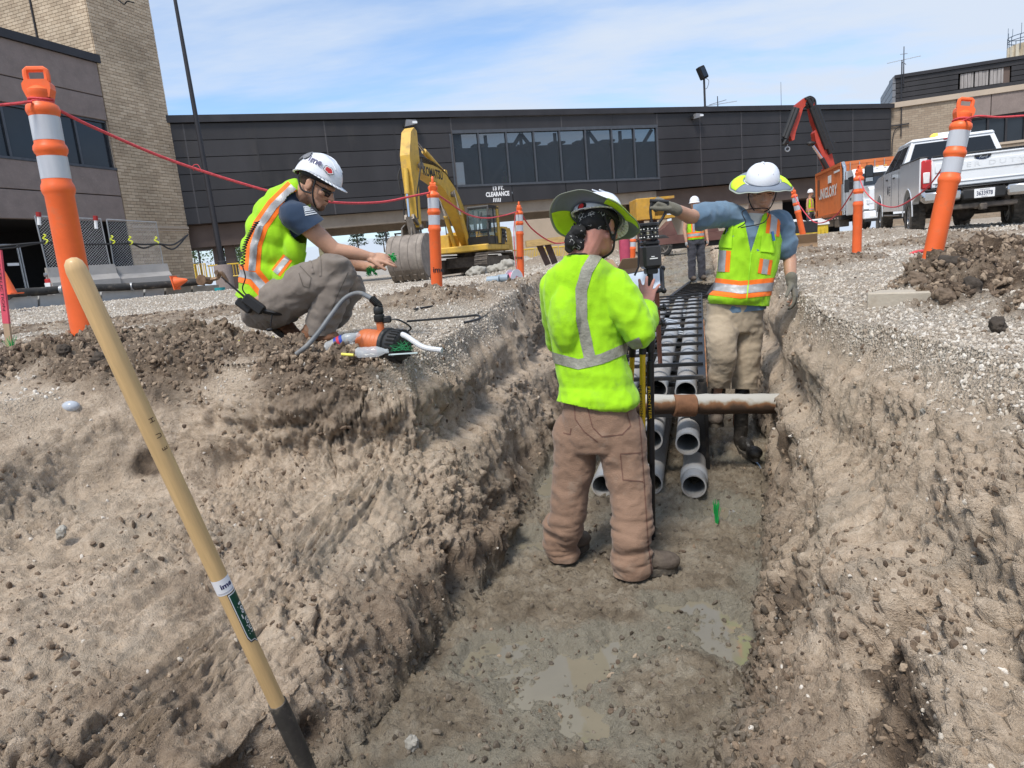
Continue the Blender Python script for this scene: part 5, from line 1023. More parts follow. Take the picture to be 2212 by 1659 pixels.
    bx((1.0, .6, .55), (.4, 1.4, .5), 'tool_box', m_steel, tk, .02); bx((1.0, 2.3, .5), (.5, .9, .55), 'fuel_tank', m_steel, tk, .03)
    for y in (-2.4, -1.2):
        for sx in (-1, 1): wheel(tk, P(sx*.98, y, .47), rgt, .47, .5, lugs=False, spokes=6)
    for sx in (-1, 1): wheel(tk, P(sx*1.02, 6.0, .47), rgt, .47, .3, lugs=False, spokes=8, mr=m_chrome)
    # cab: conventional bonnet
    mb = MB(); mb.prism([(3.5, .75), (5.2, .75), (5.2, 1.75), (5.05, 1.95), (4.9, 2.62), (4.6, 2.85), (3.5, 2.9)], 2.15, SD, P(0, 0, 0)); cab = mb.build('cab', m_wpaint, tk, False, True)
    mb = MB(); mb.prism([(5.18, .85), (6.75, .85), (6.8, 1.75), (6.6, 1.88), (5.18, 2.02)], 1.75, SD, P(0, 0, 0)); mb.build('bonnet', m_wpaint, tk, False, True)
    mb = MB(); A_ = [P(-.98, 5.09, 1.98), P(.98, 5.09, 1.98), P(.92, 4.93, 2.6), P(-.92, 4.93, 2.6)]; n = (A_[1]-A_[0]).cross(A_[2]-A_[0]).normalized(); n = n if n.dot(f) > 0 else -n; mb.add([p+n*.02 for p in A_], [(0, 1, 2, 3)]); mb.build('windscreen', m_glassr, cab, world=True)
    for sx in (-1, 1):
        bx((sx*1.082, 4.4, 2.25), (.012, .95, .6), 'door_window', m_glassr, cab); bx((sx*1.08, 4.4, 1.45), (.006, 1.1, 1.3), 'door_panel', m_wpaint, cab); bx((sx*1.09, 4.4, 1.5), (.01, .3, .12), 'door_sign', mat('grey_ink', (.12, .12, .13), .5), cab)
        m_ = MB(); m_.bar(P(sx*1.08, 5.0, 2.3), P(sx*1.4, 5.1, 2.3), .04); m_.box(P(sx*1.42, 5.1, 2.1), (.2, .1, .6), M, .02); m_.build('mirror', m_blackp, cab, world=True)
        mb = MB(); pts = [(6.0+.62*math.cos(a), .5+.62*math.sin(a)) for a in [math.pi*k/10 for k in range(11)]]; mb.tube([P(sx*1.02, *p) for p in pts], .07, 6); mb.build('fender', m_blackp, tk, True, True)
        mb = MB(); mb.prism([(5.2, .8), (5.45, .75), (5.6, 1.1), (6.4, 1.1), (6.6, .8), (6.75, .9), (6.7, 1.35), (5.2, 1.5)], .35, SD, P(sx*.92, 0, 0)); mb.build('fender', m_wpaint, tk, False, True)
    gr = bx((0, 6.79, 1.32), (.95, .05, .85), 'grille', mat('grille_grey', (.2, .2, .2), .5, .4), tk, .02)
    for k in range(7): bx((0, 6.825, 1.0+.1*k), (.86, .02, .03), 'slat', mat('grille_dark', (.09, .09, .09), .5), gr)
    mb = MB(); mb.tube([P(-.5, 6.82, .88), P(-.5, 6.82, 1.76), P(.5, 6.82, 1.76), P(.5, 6.82, .88), P(-.5, 6.82, .88)], .035, 6); mb.build('grille_frame', m_chrome, tk, world=True)
    bx((0, 6.95, .62), (2.35, .2, .35), 'bumper', m_chrome if False else m_wpaint, tk, .04); bx((0, 6.9, .4), (2.2, .2, .15), 'valance', m_blackp, tk)
    for sx in (-1, 1): h = bx((sx*.82, 6.72, 1.22), (.3, .12, .24), 'headlight', mat('lamp_lens', (.7, .72, .74), .15), tk, .03); bx((sx*.8, 7.06, .62), (.16, .02, .1), 'fog_light', mat('lit_lamp', (.9, .8, .5), .3, emis=(1, .85, .5, 1.2)), tk)
    for k in range(5): bx((-.7+.35*k, 4.75, 2.9), (.1, .08, .06), 'roof_marker', mat('amber_small', (.7, .4, .08), .3), tk)
    mb = MB(); mb.tube(arc([P(1.12, 3.35, .8), P(1.12, 3.35, 2.9), P(1.12, 3.3, 3.15), P(1.12, 3.1, 3.35)], 6), .1, 12); mb.build('exhaust_stack', m_chrome, tk, True, True); mb = MB(); mb.tube([P(1.12, 3.35, 1.0), P(1.12, 3.35, 2.3)], .14, 12); mb.build('heat_shield', m_galv, tk, True, True)
    # ---- knuckle crane on the truck: red arms, black rams
    bY = 41.0; Q = lambda u, v, dy=0: AY(u, v, bY+dy)
    cr = tk
    def arm(pts, w, th, nm_, m):                       # flat-sided arm through picture-plane stations, real thickness
        mb = MB(); 
        for i in range(len(pts)-1): mb.bar(pts[i], pts[i+1], w[i], th, bev=.03)
        return mb.build(nm_, m, cr, world=True)
    mb = MB(); mb.bar(Q(1796, 400), Q(1792, 362), .75, .7, bev=.05); mb.bar(V(Q(1796, 400).x, bY, .9), Q(1796, 400), .8, .8); mb.build('crane_column', m_red, cr, world=True)
    mb = MB(); q = [Q(u, v) for u, v in ((1800, 366), (1784, 366), (1755, 305), (1748, 275), (1760, 262), (1776, 285), (1787, 320))]; fr3 = Matrix((V(1, 0, 0), V(0, 0, 1), V(0, -1, 0))).transposed()
    c0 = Q(1775, 310); pl2 = lambda ps: [((Q(u, v)-c0).x, (Q(u, v)-c0).z) for u, v in ps]
    def plate(ps, nm_, m, w=.45): mb = MB(); mb.prism(pl2(ps), w, fr3, c0); return mb.build(nm_, m, cr, world=True)
    plate([(1801, 367), (1785, 368), (1770, 335), (1758, 306), (1755, 288), (1760, 280), (1778, 292), (1791, 325)], 'main_arm', m_red, .5); plate([(1760, 285), (1752, 262), (1744, 225), (1756, 222), (1768, 255), (1778, 290)], 'main_arm', m_red, .4)
    plate([(1744, 211), (1736, 212), (1718, 226), (1712, 248), (1703, 292), (1708, 305), (1713, 303), (1716, 286), (1724, 262), (1732, 235), (1748, 219)], 'folding_arm', m_red, .4)
    text('FASSI', 'lettering', mat('lettering_yellow', (.75, .5, .05), .5), Q(1717, 268, -.22), (Q(1720, 258)-Q(1713, 280)), V(-1, 0, .3), .25, cr, fit=.7) if False else None
    blk = MB(); 
    for a, c, w in (((1758, 228), (1795, 332), .16), ((1764, 228), (1799, 326), .14), ((1752, 232), (1786, 322), .14), ((1722, 234), (1697, 300), .16), ((1716, 232), (1692, 296), .12)): blk.tube([Q(*a, -.3), Q(*c, -.3)], w, 8)
    blk.build('ram', m_blackp, cr, True, True)
    for fn in (lambda b: (b.box(Q(1747, 222, -.05), (.42, .5, .55), Matrix.Rotation(R(25), 3, 'Y'), .08), b.tube([Q(1744, 213, -.35), Q(1758, 236, -.35)], .1, 8)), lambda b: (b.box(Q(1696, 304, -.1), (.3, .4, .45), Matrix.Rotation(R(-15), 3, 'Y'), .06), b.tube([Q(1700, 298, -.35), Q(1692, 312, -.35)], .08, 8)), lambda b: b.ell(Q(1752, 310, -.3), (.26, .2, .13)), lambda b: b.bar(Q(1790, 325, -.3), Q(1805, 305, -.3), .09)): mb = MB(); fn(mb); mb.build('joint', m_blackp, cr, world=True)
    mb = MB(); mb.tube(arc([Q(1738, 213, -.2), Q(1750, 209, -.2), Q(1760, 216, -.2), Q(1762, 232, -.2)], 6), .06, 6); mb.tube(arc([Q(1741, 215, -.3), Q(1752, 212, -.3), Q(1757, 225, -.3)], 6), .05, 6); mb.build('hose', m_blackp, cr, world=True)
    mb = MB(); mb.tube([Q(1756, 315, -.35), Q(1777, 345, -.35)], .08, 8); mb.build('ram_rod', m_chrome, cr, True, True); mb = MB(); mb.tube([Q(1775, 342, -.35), Q(1792, 372, -.35)], .14, 8); mb.build('ram', m_blackp, cr, True, True)
    mb = MB(); p = Q(1701, 322, -.1); mb.tube([Q(1700, 305, -.1), p+V(0, 0, .18)], .03, 6); mb.tube([p+V(.13*math.cos(a), 0, .13*math.sin(a)) for a in [2*math.pi*k/14 for k in range(14)]], .04, 6, closed=True); mb.build('hook', m_galv, cr, world=True)
    mb = MB(); mb.box(P(-.0, -3.6, .9), (2.4, .5, .5), M); mb.build('crane_base', m_blackp, cr, world=True)
    for k in range(3): mb = MB(); mb.tube([P(1.2, -3.5+.4*k, zb+.0), P(1.2, -3.5+.4*k, zb+.5)], .03, 6); mb.build('stake_post', m_blackp, tk, world=True)
container_truck()
def trailer():
    g = AY(1462, 545, 23); g.z = .12; rt = thing('rusty_trailer', g, 'rusty red-brown flat trailer with dark wheels behind the trench', 'trailer'); P = lambda x, y, z: g+V(x, y, z)
    m_rust = mat('rusty_paint', (.13, .06, .05), .7, var=.3, vs=2, dirt=.4, dcol=(.1, .07, .05)); mb = MB(); mb.box(P(.5, 0, .62), (3.9, 1.8, .1)); mb.box(P(.5, -.9, .5), (3.9, .06, .2)); mb.build('deck', m_rust, rt, world=True)
    mb = MB(); mb.box(P(.7, 0, .38), (2.7, 1.4, .3)); mb.build('frame', m_blackp, rt, world=True)
    for x in (-.7, 2.0): wheel(rt, P(x, -.8, .36), (0, -1, 0), .36, .25, lugs=False, mr=m_steel, spokes=6)
    for x0 in (-1.0, .35): mb = MB(); mb.add([P(x0, -.6, .68), P(x0+.9, -.6, .68), P(x0+.72, -.6, 1.15), P(x0+.5, -.6, .95), P(x0, .2, .68), P(x0+.9, .2, .68), P(x0+.72, .2, 1.15), P(x0+.5, .2, .95)], [(0, 1, 2, 3), (7, 6, 5, 4), (0, 4, 5, 1), (1, 5, 6, 2), (2, 6, 7, 3), (3, 7, 4, 0)]); mb.build('ramp_plate', m_rust, rt, world=True)
trailer()
# ---------------------------------------------------------------- yard and trench things
m_org = mat('post_orange', (.86, .145, .035), .42, var=.1, vs=5, dirt=.22, dcol=(.55, .2, .1), ds=7, ov=.05)
m_refl = mat('reflective_tape', (.52, .53, .56), .35, .1, .12, 14, stretch=(1, 1, .1))
m_ink = mat('black_ink', (.015, .015, .02), .6)
def channelizer(u, v, d, h, lean_top, label, txt=None, face=0, base_=True, r=.051, bz=None):
    p = AY(u, v, d); t = AY(*lean_top, d); ax = (t-p); ax = ax.normalized(); h = (t-p).length
    rt = thing('channelizer_post', p, label, 'traffic post', 'orange posts carrying the red rope', rot=frame(ax, V(1, 0, 0)))
    m4 = ROOTM(rt); k = h/1.07; S1 = k
    pr = [(1.0, -.12), (1.02, .02), (1, .625), (1.1, .637), (1.15, .65), (1.12, .665), (1, .68), (1, .785), (1.1, .793), (1.16, .805), (1.12, .817), (1, .828), (1, .935), (1.08, .942), (1.14, .955), (1.06, .972), (.75, .985), (.72, 1.0), (.85, 1.012), (.85, 1.03), (.5, 1.045)]
    hh = 1.0*h*.9
    mb = MB(); mb.lathe([(r*a*k, z*hh) for a, z in pr], n=28); mb.build('tube', m_org, rt, 50)
    for z0, z1 in ((.69, .777), (.838, .93)): mb = MB(); mb.lathe([(r*1.015*k, z0*hh), (r*1.015*k, z1*hh)], n=28, cap=False); mb.build('reflective_band', m_refl, rt, True)
    hb = MB(); z0 = 1.0*hh; w = .048*k; fr = Matrix.Rotation(face, 3, 'Z')
    hb.prism([(-.8*w, 0), (.8*w, 0), (w, .03*k), (w, .05*k), (.75*w, .065*k), (-.75*w, .065*k), (-w, .05*k), (-w, .03*k)], .05*k, fr @ Matrix.Rotation(R(90), 3, 'X'), (0, 0, z0)); hb.build('grip_block', m_org, rt)
    hb = MB(); L = h-z0-.06*k; pts = [fr @ V(x*w*.72, 0, z0+.06*k+z*L) for x, z in ((-1, 0), (-1.05, .5), (-1, .85), (-.8, .98), (.8, .98), (1, .85), (1.05, .5), (1, 0))]; hb.tube(pts, .011*k, 8); hb.build('handle', m_org, rt, True)
    if txt: 
        q = frame(ax, V(1, 0, 0)); nrm = (CAMP-p); nrm = (nrm-ax*nrm.dot(ax)).normalized(); rg = ax.cross(nrm); text(txt[0], 'lettering', m_ink, p+ax*hh*txt[1]+nrm*r*1.03*k+rg*txt[2], rg, ax, .05*k, rt, bold=.02)
    if base_: mb = MB(); mb.lathe([(.2*k, -.05), (.2*k, -.02), (.19*k, 0), (.08*k, .02)], n=8); mb.build('rubber_base', m_rubber, rt)
    return p+ax*hh*.985
P0 = channelizer(192, 752, 3.9, 1, (76, 149), 'big orange post with two grey bands at the far left, nearest of the posts', None, R(12), False)
P1 = channelizer(945, 648, 6.1, 1, (934, 384), 'orange post marked with black letters in front of the yellow excavator', ('ime', .28, .02), R(95), False)
P2 = channelizer(1125, 600, 9.6, 1, (1121, 437), 'orange post right of the excavator cab with a rope hanging down it', ('ime', .30, -.02), R(80), False)
P3 = channelizer(1366, 610, 13.2, 1, (1368, 485), 'small orange post behind the survey instrument', None, 0, False)
P4 = channelizer(1740, 531, 12.6, 1, (1712, 406), 'leaning orange post behind the open cardboard box beside the blue shirted man', None, R(90), False)
P5 = channelizer(1850, 558, 7.6, 1, (1856, 358), 'orange post on a flat black base in front of the white truck cab', None, R(80), True)
P6 = channelizer(1999, 625, 4.0, 1, (2088, 214), 'tall orange post tilting right in front of the white pickup tailgate', None, R(-10), False)
m_rope = mat('pink_rope', (.62, .07, .085), .7, var=.25, vs=60, bump=.4, bs=200)
def rope(pts, r, label, hang=None):
    rt = MB(); c = arc(pts, 14); rt.tube(c, r, 6, cap=True)
    tw = MB(); n = len(c)
    o = rt.build('rope', m_rope, None, True); tag(o, label, 'rope', 'red rope strung between the orange posts'); return o
def sag(a, b, s, n=5): return [a.lerp(b, k/n)+V(0, 0, -4*s*(k/n)*(1-k/n)) for k in range(n+1)]
rope([AY(-40, 232, 3.6), AY(-5, 227, 3.7), AY(30, 224, 3.75), AY(68, 219, 3.82)], .0085, 'red rope leaving the big left post towards the picture edge')
rope([P0+V(.04, -.02, 0)]+[AY(u, v, y) for u, v, y in ((126, 237, 3.93), (213, 280, 4.15), (385, 352, 4.5), (600, 418, 4.85), (720, 437, 5.1), (820, 437, 5.5), (890, 424, 5.85))]+[P1], .0088, 'red rope from the big left post passing behind the crouching man to the next post')
mb = MB(); q0 = AY(418, 366, 4.56); mb.tube(arc([q0+V(0, 0, -.01), q0+V(.0, 0, .022), q0+V(.03, 0, .028), q0+V(.045, 0, .0), q0+V(.05, 0, -.02)], 5), .0022, 5); tag(mb.build('loose_strand', m_rope, None, True), 'loose loop of red strand standing up on the rope left of the crouching man', 'rope end')
rope([P1]+[AY(u, v, y) for u, v, y in ((965, 434, 6.6), (1010, 463, 7.6), (1050, 471, 8.4), (1090, 465, 9.1))]+[P2], .009, 'red rope sagging across the front of the excavator cab')
rope([P2]+[AY(u, v, y) for u, v, y in ((1150, 495, 10.2), (1190, 522, 11.3), (1220, 524, 12.2), (1300, 505, 12.8))]+[P3], .012, 'red rope from the post right of the excavator going behind the green shirted man')
rope([P4]+[AY(u, v, y) for u, v, y in ((1728, 445, 11.8), (1760, 480, 10.7), (1800, 470, 9.3), (1838, 420, 8.2))]+[P5], .009, 'red rope hanging across the orange container between two posts')
rope([P5]+[AY(u, v, y) for u, v, y in ((1868, 412, 7.0), (1895, 438, 6.4), (1935, 447, 5.8), (1985, 420, 5.2), (2020, 385, 4.75), (2053, 330, 4.3))]+[P6], .006, 'red rope drooping across the side of the white pickup')
rope([P6+V(.0, 0, 0)]+[AY(u, v, 3.85) for u, v in ((2110, 251), (2160, 253), (2225, 249))], .0065, 'red rope leaving the tall right post towards the picture edge')
for p_, r_ in ((P0, .058), (P6, .044)):
    mb = MB(); mb.tube([p_+V(r_*.95*math.cos(a), r_*.95*math.sin(a), .004*math.sin(3*a)-.002) for a in [2*math.pi*k/16 for k in range(16)]], .006, 6, closed=True); mb.tube([p_+V(r_*1.0*math.cos(a), r_*1.0*math.sin(a), .012+.004*math.sin(2*a)) for a in [2*math.pi*k/16 for k in range(16)]], .006, 6, closed=True)
    tag(mb.build('rope_knot', m_rope, None, True), 'knotted turns of red rope round the neck of the '+('big left post' if p_ is P0 else 'tall right post'), 'rope', 'rope knots')
mb = MB(); mb.tube(arc([AY(1113, 462, 9.5), AY(1110, 500, 9.5), AY(1113, 560, 9.5), AY(1118, 600, 9.5), AY(1112, 612, 9.4)], 6), .006, 5); tag(mb.build('rope_tail', m_rope, None, True), 'thin tail of red rope hanging down beside the post right of the excavator', 'rope')
# ---- yard edge at the left: barriers, chain link, hose
def fences():
    cc = mat('barrier_concrete', (.33, .31, .29), .9, var=.12, vs=2, bump=.3, bs=25, dirt=.3, dcol=(.22, .2, .17), ds=2)
    for i, (u0, u1, v0, v1, y0, y1, lb) in enumerate(((103, 254, 611, 587, 21, 22.6, 'left of two grey concrete barriers under the chain link, by the black opening'), (252, 366, 604, 583, 22.7, 24, 'right of two grey concrete barriers under the chain link, against the brick tower'))):
        a = AY(u0, v0, y0); b = AY(u1, v0-6, y1); ta = AY(u0+2, 585 if i == 0 else 582, y0); g = min(a.z, b.z); rt = thing('concrete_barrier', (a+b)/2, lb, 'barrier', 'concrete barriers carrying chain link panels')
        e = V(b.x-a.x, b.y-a.y, 0); L = e.length; e.normalize(); n = V(e.y, -e.x, 0); h = ta.z-g+.1
        mb = MB(); mb.prism([(-.3, -.4), (.3, -.4), (.28, .1*h), (.13, .42*h), (.08, h), (-.08, h), (-.13, .42*h), (-.28, .1*h)], L-.05, Matrix((n, V(0, 0, 1), e)).transposed(), V((a.x+b.x)/2, (a.y+b.y)/2, g)); mb.build('barrier_block', cc, rt, world=True)
        mb = MB(); mb.tube([V(a.x, a.y, g+h*.6)+e*.02, V(a.x, a.y, g+h*.6)-e*.05], .06, 8); mb.build('lifting_hook', m_galv, rt, world=True)
    for i, (q, y0, y1, lb) in enumerate(((((75, 467), (217, 473), (240, 581), (103, 584)), 21.2, 22.6, 'chain link panel standing in the black opening at the left'), (((230, 474), (337, 480), (354, 578), (247, 581)), 22.8, 24, 'chain link panel leaning by the brick tower, right of the black opening'))):
        c = [AY(*q[0], y0), AY(*q[1], y1), AY(*q[2], y1), AY(*q[3], y0)]; rt = thing('chain_link_panel', (c[2]+c[3])/2, lb, 'fence panel', 'chain link panels on the barriers')
        mb = MB(); mb.tube([c[0], c[1], c[2], c[3], c[0]], .024, 8); mb.build('pipe_frame', m_galv, rt, True, True); W_ = (c[1]-c[0]).length; H_ = (c[0]-c[3]).length; mb = MB(); st = .085; n = int((W_+H_)/st)
        pt = lambda x, y: c[3].lerp(c[2], x/W_).lerp(c[0].lerp(c[1], x/W_), y/H_)
        for k in range(1, n):
            s_ = k*st; x0 = max(0, s_-H_); x1 = min(s_, W_); mb.tube([pt(x0, s_-x0), pt(x1, s_-x1)], .0042, 3, False); mb.tube([pt(W_-x0, s_-x0), pt(W_-x1, s_-x1)], .0042, 3, False)
        mb.build('wire_mesh', m_galv, rt, world=True)
    mt = mat('red_cap', (.3, .02, .02), .6)
    for u, v, Y, lb in ((83, 470, 21.0, 'white rod with dark red cap at the left end of the first chain link panel'), (206, 478, 22.3, 'white rod with dark red cap between the chain link panels')):
        a = AY(u+2, v+16, Y); b = AY(u, v-12, Y); rt = thing('marker_rod', a, lb, 'marker rod', 'red capped rods on the chain link'); mb = MB(); mb.tube([a, a.lerp(b, .66)], .05, 8); mb.build('rod', m_white, rt, world=True); mb = MB(); mb.tube([a.lerp(b, .64), b], .07, 8); mb.build('cap', mt, rt, world=True)
    yt = mat('yellow_tie', (.62, .66, .05), .6)
    for u, v, Y, lb in ((98, 518, 20.9, 'yellow tie on the left rail of the first chain link panel'), (243, 520, 22.5, 'yellow tie on the left rail of the second chain link panel'), (282, 521, 23, 'yellow tie in the middle of the second chain link panel'), (338, 522, 23.7, 'yellow tie on the right rail of the second chain link panel')):
        c = AY(u, v, Y); mb = MB(); mb.tube(arc([c+V(-.05, 0, -.12), c+V(.07, 0, -.03), c+V(-.06, 0, .05), c+V(.04, 0, .12), c+V(-.02, 0, .16)], 5), .02, 5); tag(mb.build('yellow_tie', yt), lb, 'tie', 'yellow ties holding the cable')
    mb = MB()
    for dv in (0, 5): mb.tube(arc([AY(-20, 534+dv, 20), AY(40, 528+dv, 20.4), AY(98, 524, 20.9), AY(170, 528, 21.8), AY(243, 527, 22.5), AY(282, 526, 23), AY(310, 528+dv*1.6, 23.4), AY(342, 527, 23.7), AY(375, 528+dv*2, 24.4), AY(406, 507, 26)], 6), .03, 5)
    tag(mb.build('black_cable', m_blackp, None, True), 'pair of black cables looped along the chain link panels to the brick tower', 'cable')
    # kerb blocks and the black hose lying on them
    kb = mat('pale_kerb', (.47, .47, .46), .9, var=.15, vs=2, dirt=.3, dcol=(.3, .28, .25), ds=2, bump=.2, bs=20); kd = mat('dark_kerb', (.25, .23, .2), .9, var=.2, vs=3, dirt=.4, dcol=(.38, .35, .3))
    us = [13, 84, 160, 218, 312, 357, 415, 475]
    for i in range(len(us)-1):
        u0, u1 = us[i], us[i+1]; y0 = 18.5+(u0-13)*.0095; y1 = 18.5+(u1-13)*.0095; vb = lambda u: 668-(u-17)*.09; vt = lambda u: 643-(u-17)*.062
        a, b, ta = AY(u0, vb(u0)+6, y0), AY(u1, vb(u1)+6, y1), AY(u0, vt(u0), y0); tb = AY(u1, vt(u1), y1); rt = thing('kerb_block', (a+b)/2, ['pale kerb block at the far left end of the row, beside the orange cone', 'second pale kerb block from the left end under the hose', 'pale kerb block behind the big orange post', 'pale kerb block just right of the big orange post', 'last clean pale kerb block before the dark blocks', 'first dark weathered kerb block, in front of the tower corner', 'dark weathered kerb block at the right end, under the brown valve'][i], 'kerb block', 'kerb blocks in a row under the black hose')
        e = (b-a); e.z = 0; n = V(e.y, -e.x, 0).normalized()*-.9; d = .03*(e.normalized()); mb = MB(); vs = [a+d, b-d, b-d+n, a+d+n, ta+d, tb-d, tb-d+n, ta+d+n]; mb.add(vs, [(0, 3, 2, 1), (4, 5, 6, 7), (0, 1, 5, 4), (1, 2, 6, 5), (2, 3, 7, 6), (3, 0, 4, 7)]); mb.build('block', kb if i < 5 else kd, rt, world=True)
    mb = MB(); mb.tube(arc([AY(13, 641, 18.3), AY(30, 633, 18.6), AY(90, 629, 19.2), AY(157, 624, 19.8), AY(285, 619, 21), AY(380, 613, 21.8), AY(437, 608, 22.2)], 6), .11, 12); h = thing('suction_hose', AY(157, 624, 19.8), 'fat black hose lying along the kerb blocks at the left', 'hose'); mb.build('hose', m_rubber, h, True, True)
    for u, v, y in ((135, 625.5, 19.5), (286, 619, 21), (390, 612.5, 21.9)): c = AY(u, v, y); mb = MB(); mb.tube([c+V(-.04, 0, .0), c+V(.04, 0, 0)], .13, 12); mb.build('clamp', m_galv, h, True, True)
    c = AY(447, 606, 22); h = thing('valve', c, 'brown brass valve and flanges on the end of the black hose', 'valve'); br = mat('brass_brown', (.2, .13, .08), .5, .5, .3)
    mb = MB(); mb.lathe([(.12, -.15), (.12, .25), (.17, .25), (.17, .31), (.12, .31)], c, (-.2, -1, .1), 16); mb.build('flange', br, h, True, True); mb = MB(); mb.tube(arc([c, c+V(.3, .1, .05), c+V(.5, 0, .2), c+V(.6, .1, -.1)], 5), .06, 8); mb.lathe([(.07, 0), (.07, .04)], c+V(.35, 0, .22), (0, -1, 0), 14); mb.tube([c+V(.35, .05, 0), c+V(.35, .05, .3)], .03, 6); mb.build('handwheel', br, h, True, True)
    mb = MB(); mb.lathe([(.13, -.2), (.15, .12)], AY(476, 630, 20), n=16); tag(mb.build('teal_bucket', mat('teal', (.02, .25, .27), .5), None, True), 'small teal bucket by the end of the dark kerb blocks', 'bucket')
    def cone(c, h, r, lb, rot=None):
        t = thing('traffic_cone', c, lb, 'traffic cone', rot=rot); mb = MB(); mb.lathe([(r, .02), (r*.25, h*.93), (r*.15, h)], n=20); mb.build('cone', m_org, t, True); mb = MB(); mb.box((0, 0, .01), (2.4*r, 2.4*r, .03)); mb.build('foot', m_org, t)
    cone(AY(17, 636, 17), .6, .2, 'orange cone behind the pink stake at the left edge'); cone(AY(378, 611, 21.3), .4, .18, 'orange cone lying on its side against the brick tower', frame((1, 0, .15)))
    mb = MB(); c = AY(109, 618, 21); mb.lathe([(.12, -.2), (.12, .2), (.1, .22)], c, n=14); t = thing('red_jug', c, 'small red and white container left of the first concrete barrier', 'container'); mb.build('body', mat('jug_red', (.5, .03, .03), .5), t, True, True); mb = MB(); mb.box(c+V(0, -.1, 0), (.16, .05, .2)); mb.build('label', m_white, t, world=True)
fences()
def yellow_rails():
    yr = mat('rail_yellow', (.62, .42, .05), .5, var=.1)
    def rail(u0, u1, v0, v1, Y, lb, n=9, s0=0):
        a = AY(u0, v1, Y); b = AY(u1, v1-(u1-u0)*.085, Y); h = AY(u0, v0, Y).z-a.z; rt = thing('yellow_barrier', (a+b)/2, lb, 'crowd barrier', 'yellow steel crowd barriers'); mb = MB(); U = V(0, 0, 1)
        mb.tube([a, a+U*h, b+U*h, b], .04, 6); mb.tube([a+U*.15*h, b+U*.15*h], .03, 6); mb.build('frame', yr, rt, world=True)
        bar = MB(); bar.tube([V(0, 0, 0), V(0, 0, h*.85)], .018, 5); bm_ = bar.mesh('bar', yr)
        for k in range(1, n): o = link('bar', bm_); o.parent = rt; o.matrix_basis = ROOTM(rt).inverted() @ Matrix.Translation(a.lerp(b, k/n)+U*.15*h)
    us = [1108, 1158, 1208, 1258, 1308]
    for i, lb in enumerate(('yellow crowd barrier left of the orange post beside the excavator', 'yellow crowd barrier seen between the trestle and the orange post', 'yellow crowd barrier behind the brown trestle legs', 'yellow crowd barrier just left of the green hard hat')): rail(us[i]+2, us[i+1]-2, 541-i*4, 568-i*4, 36-i, lb, 14)
    rail(425, 448, 571, 605, 33, 'yellow crowd barrier at the foot of the brick tower', 6); rail(456, 520, 574, 605, 34, 'yellow crowd barrier behind the black lamp post', 10)
    for u0, u1, Y, lb in ((1756, 1790, 33, 'yellow portable toilet nearer the orange leaning post'), (1708, 1745, 36, 'yellow portable toilet behind the leaning orange post')):
        a = AY(u0, 530, Y); b = AY(u1, 530, Y); t = AY(u0, 487, Y).z; g = .3; w = b.x-a.x; rt = thing('portable_toilet', V((a.x+b.x)/2, Y, g), lb, 'portable toilet', 'yellow portable toilets by the footbridge'); P = lambda x, y, z: V((a.x+b.x)/2+x, Y+y, z)
        mb = MB(); mb.box(P(0, .5, (g-.4+t)/2), (w, 1, t-g+.4), None, .03); mb.build('cabin', mat('cabin_yellow', (.62, .44, .04), .5), rt, world=True); mb = MB(); mb.prism([(-w/2-.04, 0), (w/2+.04, 0), (w/2, .12), (0, .3), (-w/2, .12)], 1.1, Matrix((V(1, 0, 0), V(0, 0, 1), V(0, 1, 0))).transposed(), P(0, .5, t)); mb.build('roof', m_white, rt, world=True)
        for x in (-.25, .0, .25): mb = MB(); mb.box(P(x*w, -.02, (g+t)/2), (.04, .05, t-g-.3)); mb.build('rib', mat('cabin_yellow', (.62, .44, .04), .5), rt, world=True)
    bk = thing('black_board', AY(1745, 495, 30), 'black rail board behind the leaning orange post', 'board'); mb = MB(); mb.bar(AY(1715, 492, 30), AY(1765, 489, 30), .12, .5); mb.build('board', m_blackp, bk, world=True)
yellow_rails()
